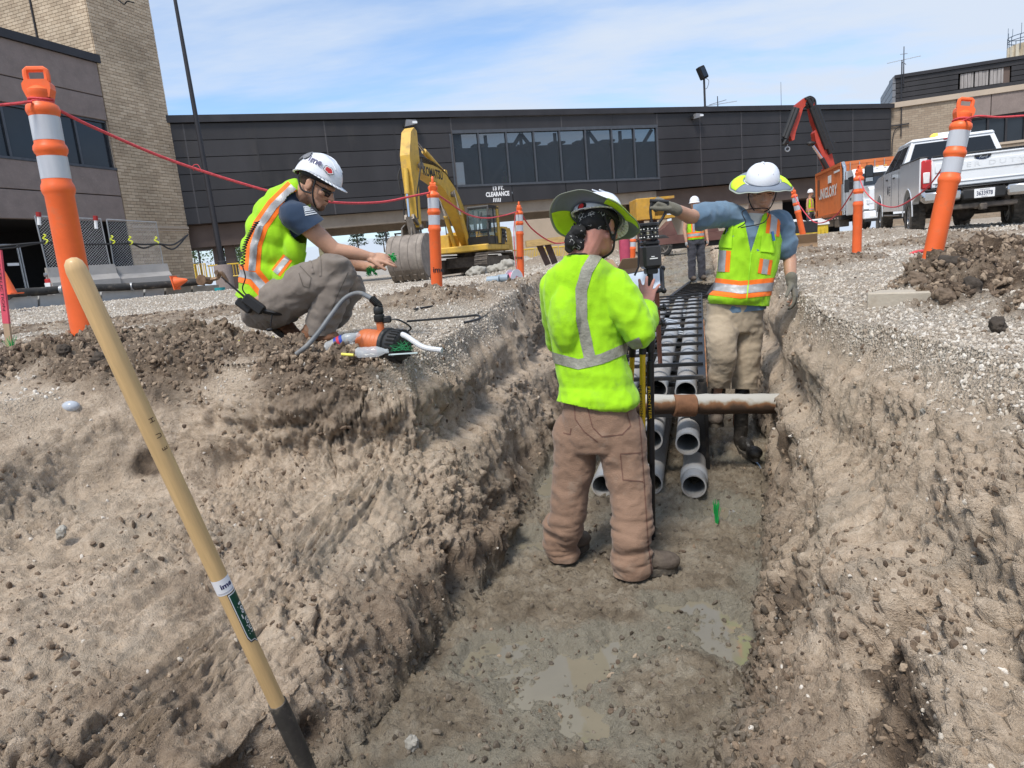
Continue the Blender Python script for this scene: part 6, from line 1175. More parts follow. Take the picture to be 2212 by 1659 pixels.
def trestles():
    wd = mat('old_plank', (.45, .3, .12), .8, var=.25, vs=5, stretch=(1, 6, 6)); br = mat('brown_leg', (.095, .06, .05), .8, var=.25, vs=5)
    def trestle(Y, top, legs, lb, m, th=.15, dep=.9):
        a = AY(*top[0], Y); b = AY(*top[1], Y); rt = thing('trestle', V((a.x+b.x)/2, Y, .1), lb, 'trestle')
        for k in range(4): d = V(0, -dep/2+dep*(k+.5)/4, .012*(k % 2)); mb = MB(); mb.bar(a+d, b+d, dep/4-.02, th); mb.build('plank', m, rt, world=True)
        for (u0, v0, u1, v1) in legs: mb = MB(); mb.bar(AY(u0, v0, Y), AY(u1, v1, Y), .15, .13); mb.build('leg', br, rt, world=True)
    trestle(17.5, ((1136, 528), (1262, 513)), ((1162, 523, 1184, 572), (1180, 521, 1199, 569)), 'low wooden trestle with two brown legs left of the green hard hat', wd)
    # yellow steel hopper box on brown posts
    Y = 24; c0 = [AY(1370, 437, Y), AY(1410, 437, Y), AY(1406, 462, Y), AY(1372, 462, Y)]; g = .1; rt = thing('yellow_hopper', V(c0[2].x, Y, g), 'open yellow steel box on brown posts left of the raised glove', 'hopper'); ym = mat('hopper_yellow', (.5, .27, .035), .6, var=.15, dirt=.3)
    x0, x1 = AY(1367, 450, Y).x, AY(1448, 450, Y).x; z0, z1 = AY(1400, 476, Y).z, AY(1400, 430, Y).z; xm = x0+(x1-x0)*.48
    for q, w in (((x0, xm), .08), ): mb = MB(); mb.box(V((x0+xm)/2, Y, (z0+z1)/2), (xm-x0, 1.2, z1-z0), None, .02); mb.build('box', ym, rt, world=True)
    mb = MB(); mb.box(V((xm+x1)/2, Y, z1-.04), (x1-xm, 1.2, .08)); mb.box(V((xm+x1)/2, Y, z0+.05), (x1-xm, 1.2, .1)); mb.box(V((xm+x1)/2, Y+.58, (z0+z1)/2), (x1-xm, .05, z1-z0)); mb.build('open_side', ym, rt, world=True)
    for u in (1384, 1412): mb = MB(); x = AY(u, 500, Y).x; mb.box(V(x, Y, (z0+g-.3)/2), (.22, .22, z0-g+.3)); mb.build('post', br, rt, world=True)
    Y = 15; a = AY(1362, 520, Y); t = thing('pink_drum', V(a.x, Y, .2), 'translucent pink barrel beside the small orange post', 'barrel'); x0, x1 = AY(1338, 540, Y).x, AY(1362, 540, Y).x; z0, z1 = .1, AY(1350, 515, Y).z; mb = MB(); mb.lathe([((x1-x0)/2, 0), ((x1-x0)/2*1.05, (z1-z0)*.5), ((x1-x0)/2*.95, z1-z0)], V((x0+x1)/2, Y, z0), n=20); mb.build('drum', mat('pink_plastic', (.42, .06, .11), .4), t, True, True)
trestles()
# ---- cardboard boxes
def carton(p, w, d, h, rz, label, flap=60):
    cb = mat('cardboard', (.36, .235, .14), .85, var=.08, vs=6); rt = thing('cardboard_box', p, label, 'cardboard box', rz=rz); t = .006
    for c, s_ in (((0, -d/2, h/2), (w, t, h)), ((0, d/2, h/2), (w, t, h)), ((-w/2, 0, h/2), (t, d, h)), ((w/2, 0, h/2), (t, d, h)), ((0, 0, t), (w, d, t))): mb = MB(); mb.box(c, s_); mb.build('side_panel', cb, rt)
    for y, sg in ((-d/2, -1), (d/2, 1)):
        mb = MB(); a = R(flap); q = V(0, y, h); e = V(0, sg*math.cos(a), math.sin(a))*d*.48; mb.bar(q, q+e, w, t, up=V(0, sg*math.sin(a), -math.cos(a)).cross(e).cross(e)) if False else mb.add([q+V(-w/2, 0, 0), q+V(w/2, 0, 0), q+V(w/2, 0, 0)+e, q+V(-w/2, 0, 0)+e, q+V(-w/2, 0, t), q+V(w/2, 0, t), q+V(w/2, 0, t)+e, q+V(-w/2, 0, t)+e], [(0, 1, 2, 3), (7, 6, 5, 4), (0, 4, 5, 1), (1, 5, 6, 2), (2, 6, 7, 3), (3, 7, 4, 0)]); mb.build('flap', cb, rt)
    return rt
a = AY(1735, 556, 9.8); carton(V(a.x, a.y, a.z), .36, .3, .2, R(-22), 'open cardboard box on the right bank beside the blue shirted man', 55)
a = AY(1325, 615, 6.5); carton(V(a.x+.05, a.y, a.z-.1), .27, .25, .24, R(35), 'open cardboard box partly hidden behind the green shirted man', 50)
# ---- pipe rack and conduits in the trench
def rack():
    vp = R(16.2); e = V(math.sin(vp), math.cos(vp), 0); n = V(e.y, -e.x, 0); r0 = AY(1517, 835, 4.35); z0 = -.42; r0.z = 0
    Q = lambda s, t, z: r0+e*s-n*t+V(0, 0, z)            # s along, t to the left of the right rail
    m_rk = mat('black_steel', (.022, .022, .023), .45, .3, .3, 6, dirt=.2, dcol=(.2, .165, .13), ds=4); m_rr = mat('rusted_flat', (.3, .13, .05), .8, var=.4, vs=5, dirt=.3, dcol=(.2, .18, .16))
    rt = thing('pipe_rack', Q(0, .35, z0), 'long black steel ladder rack holding the conduits in the trench', 'rack'); Wd = .80; Ln = 6.4; sl = .018
    zt = lambda s: z0+sl*s
    for t in (0, Wd):
        mb = MB(); mb.bar(Q(0, t, zt(0)-.02), Q(Ln, t, zt(Ln)-.02), .05, .05, up=V(0, 0, 1)); mb.build('top_rail', m_rk, rt, world=True); mb = MB(); mb.bar(Q(0, t, zt(0)-.46), Q(Ln, t, zt(Ln)-.46), .05, .05, up=V(0, 0, 1)); mb.build('bottom_rail', m_rk, rt, world=True)
    mb = MB(); mb.bar(Q(0, -.03, zt(0)-.02), Q(3.0, -.03, zt(3)-.02), .008, .07, up=V(0, 0, 1)); mb.build('rusted_edge', m_rr, rt, world=True)
    s = 0; k = 0
    while s <= Ln+.01:
        mb = MB(); mb.bar(Q(s, -.01, zt(s)+.012), Q(s, Wd+.01, zt(s)+.012), .04, .024, up=V(0, 0, 1)); mb.build('rung', m_rk, rt, world=True); mb = MB(); mb.bar(Q(s, 0, zt(s)-.235), Q(s, Wd, zt(s)-.235), .04, .03); mb.build('shelf_bar', m_rk, rt, world=True)
        if k % 2 == 0:
            for t in (0, Wd): mb = MB(); mb.bar(Q(s, t, zt(s)-.02), Q(s, t, zt(s)-.62), .05, .04); mb.build('upright', m_rk, rt, world=True)
        s += .47; k += 1
    mb = MB(); mb.box(Q(-.02, .04, -.83), (.09, .03, .38), Matrix((n, e, V(0, 0, 1))).transposed()); mb.build('end_plate', m_rk, rt, world=True)
    # far, denser ladder set on top further along
    r2 = thing('ladder_rack', Q(6.6, .3, -.2), 'second black ladder rack further up the trench, where the far man stands', 'rack'); a = [AY(1437, 654, 11.0), AY(1530, 640, 11.4), AY(1552, 604, 16.5), AY(1497, 607, 16)]; 
    for k in range(13): t = k/12; t = t**1; p = a[0].lerp(a[3], t); q = a[1].lerp(a[2], t); mb = MB(); mb.bar(p, q, .05, .06); mb.build('rung', m_rk, r2, world=True)
    for p, q in ((a[0], a[3]), (a[1], a[2])): mb = MB(); mb.bar(p, q, .06, .09, up=V(0, 0, 1)); mb.build('side_rail', m_rk, r2, world=True)
    # conduits: (t, z) grid, front ends at different s
    m_pipe = mat('grey_conduit', (.35, .365, .38), .36, var=.15, vs=3, dirt=.6, dcol=(.33, .28, .22), ds=2.2); m_in = mat('bore_shade', (.03, .028, .026), .9)
    def pipe(t, z, s0, s1, lab, dcol=None, z1=None, cut=False):
        z1 = z if z1 is None else z1; a_, b_ = Q(s0, t, z), Q(s1, t, z1); rt = thing('conduit_pipe', a_, lab, 'pipe', 'grey conduits in the trench rack'); ax = b_-a_; L = ax.length; r = .074
        mb = MB(); mb.lathe([(r, L), (r*.99, .12), (r*1.0, .0), (r-.009, 0), (r-.009, L*.35)], a_, ax, 32, cap=False); mb.build('tube', m_pipe, rt, 50, True); mb = MB(); mb.lathe([(.001, 0), (r-.008, 0)], a_+ax.normalized()*.4, ax, 20, cap=False); mb.build('bore_shade_disc', m_in, rt, world=True)  # near-black disc set inside the tube stands for the shade in the bore
        if cut: mb = MB(); mb.lathe([(r*1.01, 0), (r*1.13, .01), (r*1.13, .12), (r*1.01, .14)], a_+ax.normalized()*cut, ax, 32, cap=False); mb.build('collar', m_pipe, rt, 50, True)
    pipe(.10, -.76, -.35, 7, 'grey conduit, upper row, nearest the right rail, open end towards the camera', z1=-.6, cut=.75); pipe(.33, -.76, -.25, 7, 'grey conduit, upper row, middle of the rack', z1=-.6, cut=.9); pipe(.56, -.76, -.15, 7, 'grey conduit, upper row, left in the rack behind the yellow legs', z1=-.6)
    pipe(.07, -.985, -.5, 6.5, 'grey conduit, lower row, right one with muddy rim above the green marker', z1=-.85, cut=.12); pipe(.33, -.985, -.45, 6.5, 'grey conduit, lower row, middle one beside the survey pole', z1=-.85); pipe(.62, -.985, -.5, 6.5, 'grey conduit, lower row, left one seen between the legs of the green shirted man', z1=-.85)
    # brighter top-row conduits showing between the rungs
    for t, lab in ((.11, 'shiny grey conduit on top of the rack, right column under the rungs'), (.31, 'shiny grey conduit on top of the rack, middle column under the rungs'), (.53, 'shiny grey conduit on top of the rack, left column under the rungs')): pipe(t, -.53, .12+(.1 if t > .2 else 0), 6.2, lab, z1=-.40)
rack()
def rusty_pipe():
    a = AY(1352, 874, 4.14); b = AY(1668, 872, 4.18); L = (b-a).length; rt = thing('rusty_pipe', (a+b)/2, 'rusted old pipe with flaking grey coat crossing the trench above the conduits', 'pipe', rot=Matrix(((b-a).normalized(), (b-a).normalized().cross(V(0, 0, -1)).normalized(), (b-a).cross((b-a).cross(V(0, 0, -1))).normalized()*-1)).transposed())
    m = bpy.data.materials.new('rust_pipe'); m.use_nodes = True; N = m.node_tree.nodes; K = m.node_tree.links; bs = N['Principled BSDF']; ge = N.new('ShaderNodeNewGeometry'); tc = N.new('ShaderNodeTexCoord'); n = N.new('ShaderNodeTexNoise'); n.inputs['Scale'].default_value = 9; n.inputs['Detail'].default_value = 8; K.new(tc.outputs['Object'], n.inputs[0])
    sp = N.new('ShaderNodeSeparateXYZ'); K.new(tc.outputs['Object'], sp.inputs[0]); ad = N.new('ShaderNodeMath'); ad.operation = 'MULTIPLY_ADD'; ad.inputs[1].default_value = -9; K.new(sp.outputs[2], ad.inputs[0]); K.new(n.outputs[0], ad.inputs[2]); r = N.new('ShaderNodeValToRGB'); e = r.color_ramp.elements; e[0].position = .42; e[0].color = (.06, .035, .02, 1); e[1].position = .86; e[1].color = (.40, .385, .35, 1); x = e.new(.66); x.color = (.2, .095, .042, 1); x = e.new(.76); x.color = (.3, .26, .2, 1); K.new(ad.outputs[0], r.inputs[0]); K.new(r.outputs[0], bs.inputs[0]); bs.inputs['Roughness'].default_value = .8
    bp = N.new('ShaderNodeBump'); bp.inputs['Strength'].default_value = .5; bp.inputs['Distance'].default_value = .01; K.new(n.outputs[0], bp.inputs['Height']); K.new(bp.outputs[0], bs.inputs['Normal'])
    d = (b-a).normalized(); rr = random.Random(3); pts = [a+d*(L+.6)*k/30 for k in range(31)]; rad = [.064+.003*rr.uniform(-1, 1) for _ in pts]; 
    mb = MB(); mb.tube(pts, rad, 20); mb.build('pipe', m, rt, True, True); c = AY(1478, 876, 4.14); mb = MB(); mb.tube([c-d*.07, c-d*.065, c+d*.065, c+d*.07], [.064, .07, .07, .064], 20); mb.build('coupling', mat('rust_plain', (.19, .09, .045), .85, var=.35, vs=12, bump=.3), rt, True, True)
rusty_pipe()
def shovel():
    a = AY(155, 561, 1.32); b = AY(600, 1520, 1.53); rt = thing('shovel', b, 'long wooden handled shovel stuck in the sand in the foreground', 'shovel'); d = (b-a).normalized()
    wood = mat('ash_wood', (.58, .39, .185), .5, var=.14, vs=7, stretch=(12, 12, .8), dirt=.1, dcol=(.3, .2, .12), ds=10, coat=.1)
    r = .0188; L = (b-a).length; fr = frame(d)
    m4 = Matrix.Translation(a) @ fr.to_4x4(); prof = [(.001, -.004), (r*.5, -.002), (r*.85, .006), (r, .02), (r*1.0, L*.2), (r*1.02, L*.5), (r*1.0, L)]; mb = MB(); mb.lathe(prof, n=40); me = mb.mesh('handle', wood, 60); o = link('handle', me, None); o.parent = rt; o.matrix_basis = ROOTM(rt).inverted() @ m4
    mk = mat('muddy_socket', (.06, .055, .05), .6, .3, .3, 20, dirt=.35, dcol=(.3, .25, .19), ds=22)
    mb = MB(); e = a+d*(L-.004); mb.tube([e, e+d*.05, e+d*.16, e+d*.24, e+d*.36], [r*1.2, r*1.25, r*1.2, r*1.05, r*.9], 28); mb.build('socket', mk, rt, True, True)
    mb = MB(); q = e+d*.31; nrm = (CAMP-q); nrm = (nrm-d*nrm.dot(d)).normalized(); sd_ = d.cross(nrm); vs = []; F = []
    for i in range(9):
        t = i/8
        for j in range(9): s_ = (j/8-.5)*2; w = .1*min(1, .35+2.2*t)*(1 if t < .7 else (1-(t-.7)/.3*.7)); vs.append(q+d*(.28*t)+sd_*s_*w-nrm*(.03*(1-s_*s_)-.02*t))
    for i in range(8):
        for j in range(8): k = i*9+j; F.append((k, k+1, k+10, k+9))
    mb.add(vs, F); bl = mb.build('blade', mk, rt, True, True); md = bl.modifiers.new('s', 'SOLIDIFY'); md.thickness = .003
    # wrapped paper labels: patches of a slightly larger cylinder facing the camera
    c0 = (CAMP-a.lerp(b, .7)); c0 = (c0-d*c0.dot(d)).normalized(); side_ = c0.cross(d)    # side_: to the right of the picture
    def patch(s0, s1, a0, a1, rr_, nm_, m, rnd=False):
        mb = MB(); vs = []; F = []; n = 14; ms = 12
        for i in range(ms+1):
            t = i/ms; s_ = s0+(s1-s0)*t
            for j in range(n+1):
                an = a0+(a1-a0)*j/n
                if rnd and t > .8: k = (t-.8)/.2; q = math.sqrt(max(0, 1-k*k)); mid = (a0+a1)/2; an = mid+(an-mid)*q
                vs.append(a+d*s_+(c0*math.cos(an)+side_*math.sin(an))*rr_)
        for i in range(ms):
            for j in range(n): k = i*(n+1)+j; F.append((k, k+n+1, k+n+2, k+1))
        mb.add(vs, F); return mb.build(nm_, m, rt, True, True)
    def S_(u, v):                                       # distance along the handle at a picture point
        p = ray(u, v); w0 = CAMP-a; A = p.dot(p); Bv = p.dot(d); C_ = 1; D_ = p.dot(w0); E_ = d.dot(w0); den = A*C_-Bv*Bv; return (A*E_-Bv*D_)/den
    s1, s2 = S_(470, 1247), S_(490, 1275); wl = mat('paper_white', (.78, .78, .8), .4, var=.02); patch(s1, s2, -1.5, 1.45, r*1.035, 'maker_sticker', wl)
    def wraptext(st, sc, ang0, h, m, nm_, along=False, bold=.0, rr_=r*1.06, flip=1):
        cu = bpy.data.curves.new('t', 'FONT'); cu.body = st; cu.align_x = 'CENTER'; cu.align_y = 'CENTER'; cu.offset = bold; cu.resolution_u = 3; o = bpy.data.objects.new('t', cu); COL.objects.link(o); me = bpy.data.meshes.new_from_object(o.evaluated_get(bpy.context.evaluated_depsgraph_get())); bpy.data.objects.remove(o)
        me.name = nm_; k = h/.72
        for vv in me.vertices:
            x, y = vv.co.x*k, vv.co.y*k
            if along: s_, an = sc-x*flip, ang0-y*flip/r
            else: s_, an = sc-y, ang0+x/r
            vv.co = a+d*s_+(c0*math.cos(an)+side_*math.sin(an))*rr_
        me.materials.clear(); me.materials.append(m); return link(nm_, me, rt, True)
    navy = mat('navy_ink', (.01, .012, .09), .5); wraptext('ime', (s1+s2)/2-.002, .35, .0135, navy, 'sticker_lettering', bold=.03)
    for k in range(2): q = s2-.0042+.0022*k-.002; patch(q, q+.0006, -1.0, 1.3, r*1.045, 'sticker_line', navy)
    g1, g2 = S_(488, 1277), S_(538, 1391); gr = mat('label_green', (.004, .055, .035), .35); gw = mat('label_edge', (.72, .74, .74), .4)
    patch(g1, g2, -.05, 2.3, r*1.03, 'tool_label', m_ink, True); patch(g1+.0025, g2-.003, .02, 2.2, r*1.04, 'tool_label_edge', gw, True); patch(g1+.005, g2-.006, .12, 2.1, r*1.05, 'tool_label_field', gr, True)
    wraptext('UnionTools', (g1+g2)/2, .85, .0135, m_white, 'label_lettering', True, .02, r*1.065, 1)
    # burnt-in scratches reading IHILE-like strokes
    for s0_, st in ((S_(322, 905), 'H'), (S_(337, 938), 'U'), (S_(352, 965), 'E')): wraptext(st, s0_, .55, .012, mat('burn_mark', (.06, .03, .015), .8), 'burnt_letter', True)
shovel()
def pump():
    c = AY(818, 742, 3.48); rt = thing('water_pump', c, 'orange and black submersible pump lying on its side with hoses on the left bank', 'pump'); po = mat('pump_orange', (.52, .14, .045), .5, var=.15, vs=9, dirt=.2, dcol=(.25, .15, .1), ds=10); pb = mat('pump_black', (.02, .02, .02), .45, var=.3, dirt=.15, dcol=(.2, .17, .14), ds=14)
    ax = V(.86, -.48, -.12).normalized(); P = lambda s, r=0, a=0: c+ax*s
    mb = MB(); pr = [(.04, -.11), (.062, -.105), (.068, -.09), (.07, -.06)]
    for k in range(4): z = -.055+.028*k; pr += [(.070, z), (.064, z+.008), (.064, z+.014), (.070, z+.02)]
    pr += [(.07, .055)]; mb.lathe(pr, c, ax, 32); mb.build('body', po, rt, 40, True)
    mb = MB(); mb.lathe([(.082, .05), (.088, .055), (.088, .075), (.08, .08)], c, ax, 32); mb.build('clamp_ring', pb, rt, 40, True)
    mb = MB(); mb.lathe([(.078, .078), (.082, .1), (.08, .15), (.06, .165), (.02, .168)], c, ax, 32); v = mb.build('strainer', pb, rt, 40, True); fr = frame(ax); g = MB()
    for k in range(26): an = 2*math.pi*k/26; q = c+ax*.13+fr @ V(.083*math.cos(an), .083*math.sin(an), 0); g.box(q, (.008, .008, .05), fr)
    g.build('strainer_rib', pb, v, world=True)
    up = V(0, 0, 1); o = c+ax*.0+up*.06; mb = MB(); mb.tube([o+V(.02, 0, 0), o+V(.02, 0, .05)], .02, 14); mb.build('outlet', po, rt, True, True); mb = MB(); mb.lathe([(.024, .05), (.028, .055), (.028, .085), (.022, .09), (.026, .095), (.026, .12), (.02, .13)], o+V(.02, 0, 0), n=16); mb.box(o+V(.055, 0, .06), (.05, .03, .035), None, .006); mb.build('coupling', pb, rt, 40, True)
    mb = MB(); e0 = o+V(.02, 0, .12); cor = arc([e0, AY(818, 660, 3.48), AY(803, 645, 3.5)], 14)
    mb.tube(cor, [.017+.004*(k % 2) for k in range(len(cor))], 12, cap=False); mb.build('strain_relief', pb, rt, False, True)
    hg = mat('grey_hose', (.13, .14, .15), .5, var=.2, vs=14, dirt=.3, dcol=(.3, .27, .23), ds=12)
    mb = MB(); mb.tube(arc([AY(803, 645, 3.5), AY(775, 633, 3.55), AY(745, 645, 3.55), AY(716, 680, 3.5), AY(690, 716, 3.45), AY(662, 748, 3.4), AY(640, 765, 3.4)], 10), .0125, 10); mb.build('discharge_hose', hg, rt, True, True)
    mb = MB(); b0 = c+ax*.1+V(.02, -.02, .055); yb_ = mat('brass', (.55, .33, .08), .35, .6); mb.lathe([(.012, 0), (.018, .01), (.018, .02), (.012, .022), (.012, .035)], b0, V(.9, -.3, .1), 12); mb.box(b0-V(.005, 0, 0), (.02, .02, .035), None, .003); mb.build('brass_fitting', yb_, rt, 40, True)
    wh = mat('white_hose', (.55, .56, .57), .45, var=.1); cor = arc([b0+V(.03, -.01, .0), AY(880, 728, 3.32), AY(915, 750, 3.25), AY(955, 757, 3.2)], 20); mb = MB(); mb.tube(cor, [.0125+.0018*(k % 2) for k in range(len(cor))], 10); mb.build('white_hose', wh, rt, False, True)
    mb = MB(); mb.tube(arc([o+V(.06, 0, .06), o+V(.12, .0, .05), o+V(.17, .03, -.0), o+V(.1, .05, -.03)], 8), .005, 6); mb.build('power_cable', pb, rt, True, True)
    # bottles
    pt = mat('clear_plastic', (.75, .8, .83), .08, var=.05, alpha=.35, spec=.8); bl = mat('label_blue', (.02, .05, .3), .4, var=.2); rdl = mat('label_red', (.45, .03, .05), .4)
    def bottle(c, ax, L, r, lb, lab=True):
        t = thing('water_bottle', c, lb, 'water bottle', 'crushed water bottles beside the pump'); mb = MB(); mb.lathe([(r*.8, 0), (r, .01), (r*.96, L*.2), (r*1.02, L*.24), (r*.93, L*.4), (r, L*.5), (r, L*.65), (r*.5, L*.88), (r*.4, L*.9), (r*.4, L)], c, ax, 16); mb.build('bottle', pt, t, True, True)
        if lab: mb = MB(); mb.lathe([(r*1.06, L*.3), (r*1.06, L*.55)], c, ax, 16, cap=False); mb.build('label', bl, t, True, True); mb = MB(); mb.lathe([(r*1.07, L*.38), (r*1.07, L*.46)], c, ax, 16, cap=False); mb.build('label_stripe', rdl, t, True, True)
    a = AY(706, 752, 3.45); bottle(a, V(.85, -.1, .28), .19, .031, 'crushed water bottle with blue and red label between boots and pump'); a = AY(748, 756, 3.5); bottle(a, V(.9, .2, .08), .17, .03, 'crushed clear bottle touching the orange pump body', False); a = AY(770, 762, 3.3); bottle(a, V(.9, -.1, -.02), .16, .027, 'clear bottle lying on the soil in front of the pump', False)
    mb = MB(); mb.tube([AY(738, 765, 3.35), AY(764, 767, 3.33)], .007, 8); tag(mb.build('yellow_stub', mat('yellow_plastic', (.72, .66, .12), .4), None, True), 'short yellow plastic stub in front of the pump', 'tube'); mb = MB(); mb.tube(arc([AY(500, 738, 3.9), AY(530, 736, 3.85), AY(555, 736, 3.82), AY(592, 729, 3.8)], 5), .006, 8); tag(mb.build('yellow_tube', mat('yellow_plastic', (.72, .66, .12), .4), None, True), 'thin yellow tube on the gravel left of the brown boots', 'tube')
    gm = mat('green_mesh', (.02, .22, .08), .6); t = thing('green_mesh', AY(870, 752, 3.3), 'tangle of green netting under the white hose', 'netting'); mb = MB(); rr = random.Random(4); q = AY(868, 752, 3.32)
    for k in range(26): mb.tube([q+V(rr.uniform(-.06, .06), rr.uniform(-.03, .03), rr.uniform(-.015, .03)), q+V(rr.uniform(-.06, .06), rr.uniform(-.03, .03), rr.uniform(-.015, .04))], .0012, 3)
    mb.build('netting', gm, t, world=True)
    mb = MB(); mb.bar(AY(840, 766, 3.3), AY(902, 762, 3.27), .008, .006); tag(mb.build('plastic_strip', mat('pale_strip', (.55, .66, .66), .4)), 'pale plastic strip below the white hose', 'strip')
    mb = MB(); mb.tube(arc([AY(880, 694, 4.6), AY(930, 690, 4.5), AY(1000, 684, 4.4), AY(1030, 681, 4.35), AY(1037, 687, 4.25), AY(1020, 693, 4.1), AY(1003, 697, 4.05)], 8), .0075, 7); mb.build('rod', m_blackp) if False else tag(mb.build('bent_rod', m_blackp, None, True), 'bent black rod lying on the gravel behind the pump', 'rod')
    mb = MB(); mb.tube([AY(894, 668, 5.3), AY(935, 661, 5.4)], .008, 6); tag(mb.build('dark_stake', m_blackp), 'short dark stake on the gravel left of the middle orange post', 'stake')
pump()
def small_things():
    gp = mat('grey_pvc', (.27, .33, .38), .4, var=.08); Y = 8.6
    for u, v, L, lb in ((1053, 606, .16, 'short cut length of grey pipe with its open end right, on gravel by the reel'), (1077, 602, .13, 'short grey pipe between the cut length and the tape reel')):
        a = AY(u, v, Y); t = thing('pipe_offcut', a, lb, 'pipe', 'grey pipe offcuts'); mb = MB(); mb.lathe([(.05, 0), (.05, L), (.043, L), (.043, L*.4), (.001, L*.4)], a, (.95, -.3, 0), 22, cap=False); mb.build('tube', gp, t, 40, True)
    c = AY(1103, 603, 8.7); t = thing('tape_reel', c, 'white reel of pink marking tape beside the post right of the excavator', 'reel'); wp = mat('reel_white', (.6, .6, .64), .4, var=.05)
    for k, (o, cc) in enumerate(((0, c), (.1, c))): mb = MB(); mb.lathe([(.035, o), (.12, o), (.12, o+.008), (.035, o+.008)], cc, (.75, -.65, 0), 26, cap=False); mb.build('flange', wp, t, 40, True)
    mb = MB(); mb.lathe([(.085, .01), (.085, .1)], c, (.75, -.65, 0), 20); mb.build('tape', mat('pink_tape', (.75, .2, .28), .5, var=.3, vs=20), t, True, True)
    # stakes and green whiskers
    st = mat('pink_stake', (.62, .08, .12), .7, var=.15, vs=8); t = thing('survey_stake', AY(18, 762, 5.2), 'wooden stake painted pink, with bare foot, at the left edge', 'stake'); d0, d1 = AY(22, 765, 5.2), AY(-4, 540, 5.2); m_ = d0.lerp(d1, .3); mb = MB(); mb.bar(d0-V(0, 0, .05), m_, .045, .02, up=V(0, -1, 0)); mb.build('bare_wood', mat('stake_wood', (.4, .28, .18), .8, var=.2), t, world=True); mb = MB(); mb.bar(m_, d1, .046, .021, up=V(0, -1, 0)); mb.build('painted_wood', st, t, world=True)
    text('OBSTRUCTION', 'lettering', m_ink, d0.lerp(d1, .68)+V(0, -.013, 0), (d1-d0)*-1, (1, 0, 0), .02, t, fit=.4)
    def whisker(p, h, lb, n=22, sp=.35, seed=1):
        t = thing('green_whisker', p, lb, 'survey marker', 'green survey whiskers'); mb = MB(); rr = random.Random(seed)
        for k in range(n): q = p+V(rr.uniform(-.006, .006), rr.uniform(-.006, .006), h*rr.uniform(0, .25)); e = q+V(rr.uniform(-sp, sp)*h*.5, rr.uniform(-sp, sp)*h*.4, h*rr.uniform(.5, .8)); mb.tube([q, q.lerp(e, .5)+V(0, 0, .01), e], [.0022, .002, .0012], 4)
        mb.build('bristles', mat('whisker_green', (.015, .32, .07), .45), t, world=True); mb = MB(); mb.tube([p-V(0, 0, .03), p+V(0, 0, .02)], .004, 6); mb.build('spike', m_galv, t, world=True)
    whisker(GR(1549, 1137), .15, 'green bristle marker standing in the mud right of the conduits', 46, .22, 2); whisker(AY(28, 765, 5.1), .14, 'green bristle marker at the foot of the pink stake', 20, .6, 3)
    # clear dome, pink chip
    c = GR(153, 880); t = thing('bottle_base', c, 'clear plastic bottle end poking out of the soil behind the shovel', 'plastic bottle'); mb = MB(); mb.ell(c, (.042, .03, .028)); mb.build('shell', mat('frosted_plastic', (.5, .55, .62), .2, var=.1, alpha=.75), t, True, True)
    mb = MB(); mb.ell(GR(115, 975), (.008, .008, .006)); tag(mb.build('pink_chip', mat('pink_chip', (.8, .12, .16), .6)), 'tiny pink paint chip on the soil left of the shovel', 'chip')
    # right bank: sheet, bag, beam, mat
    t = thing('metal_sheet', AY(1850, 567, 7.2), 'pale blue metal sheet on the gravel under the orange post', 'metal sheet'); q = [AY(1775, 565, 7.5), AY(1892, 569, 7.1), AY(1910, 576, 6.7), AY(1790, 571, 7.0)]; mb = MB(); mb.add([p+V(0, 0, .03) for p in q]+[p for p in q], [(0, 1, 2, 3), (7, 6, 5, 4), (0, 4, 5, 1), (1, 5, 6, 2), (2, 6, 7, 3), (3, 7, 4, 0)]); mb.build('sheet', mat('sheet_blue', (.45, .53, .6), .3, .4), t, world=True)
    t = thing('tool_bag', AY(1955, 565, 6.6), 'black tool bag with red strap lying on the right bank', 'bag'); c = AY(1955, 562, 6.6); mb = MB(); mb.ell(c, (.14, .09, .04), Matrix.Rotation(R(-8), 3, 'Y')); mb.ell(c+V(-.17, .03, .01), (.1, .07, .035)); mb.tube(arc([c+V(-.2, 0, .03), c+V(-.1, -.03, .05), c+V(.1, -.03, .02)], 4), .01, 6); mb.build('bag', m_blackp, t, True, True)
    mb = MB(); c2 = AY(1985, 551, 6.8); mb.tube(arc([c2+V(-.11, 0, .0), c2+V(-.04, 0, .03), c2+V(.07, 0, .03), c2+V(.09, 0, -.02), c2+V(.0, -.02, -.02)], 6), .017, 8); mb.build('strap', mat('strap_red', (.6, .06, .07), .6), t, True, True)
    a = [AY(1895, 633, 3.35), AY(1993, 660, 3.2)]; t = thing('timber_block', a[0], 'grey concrete sleeper half buried by the dark clods on the right bank', 'sleeper'); u_ = V(0, 0, 1); e = (a[1]-a[0]); e.z = 0; L = e.length; e.normalize(); n_ = V(-e.y, e.x, 0); mb = MB(); mb.box(a[0]+e*.2+n_*.09+V(0, 0, -.05), (.5, .18, .1), Matrix((e, n_, u_)).transposed(), .006); mb.build('block', mat('weathered_sleeper', (.42, .37, .3), .9, var=.15, vs=6, bump=.3, bs=60, dirt=.3, dcol=(.28, .22, .16), ds=6), t, False, True)
    mb = MB(); mb.bar(AY(1953, 604, 4.3), AY(2012, 600, 4.25), .06, .03); tag(mb.build('rubber_mat', m_rubber), 'strip of black rubber on the gravel at the foot of the tall right post', 'rubber mat')
    # corrugated pieces by the far rack
    cg = mat('corrugated_pale', (.5, .54, .58), .35, .3, .1)
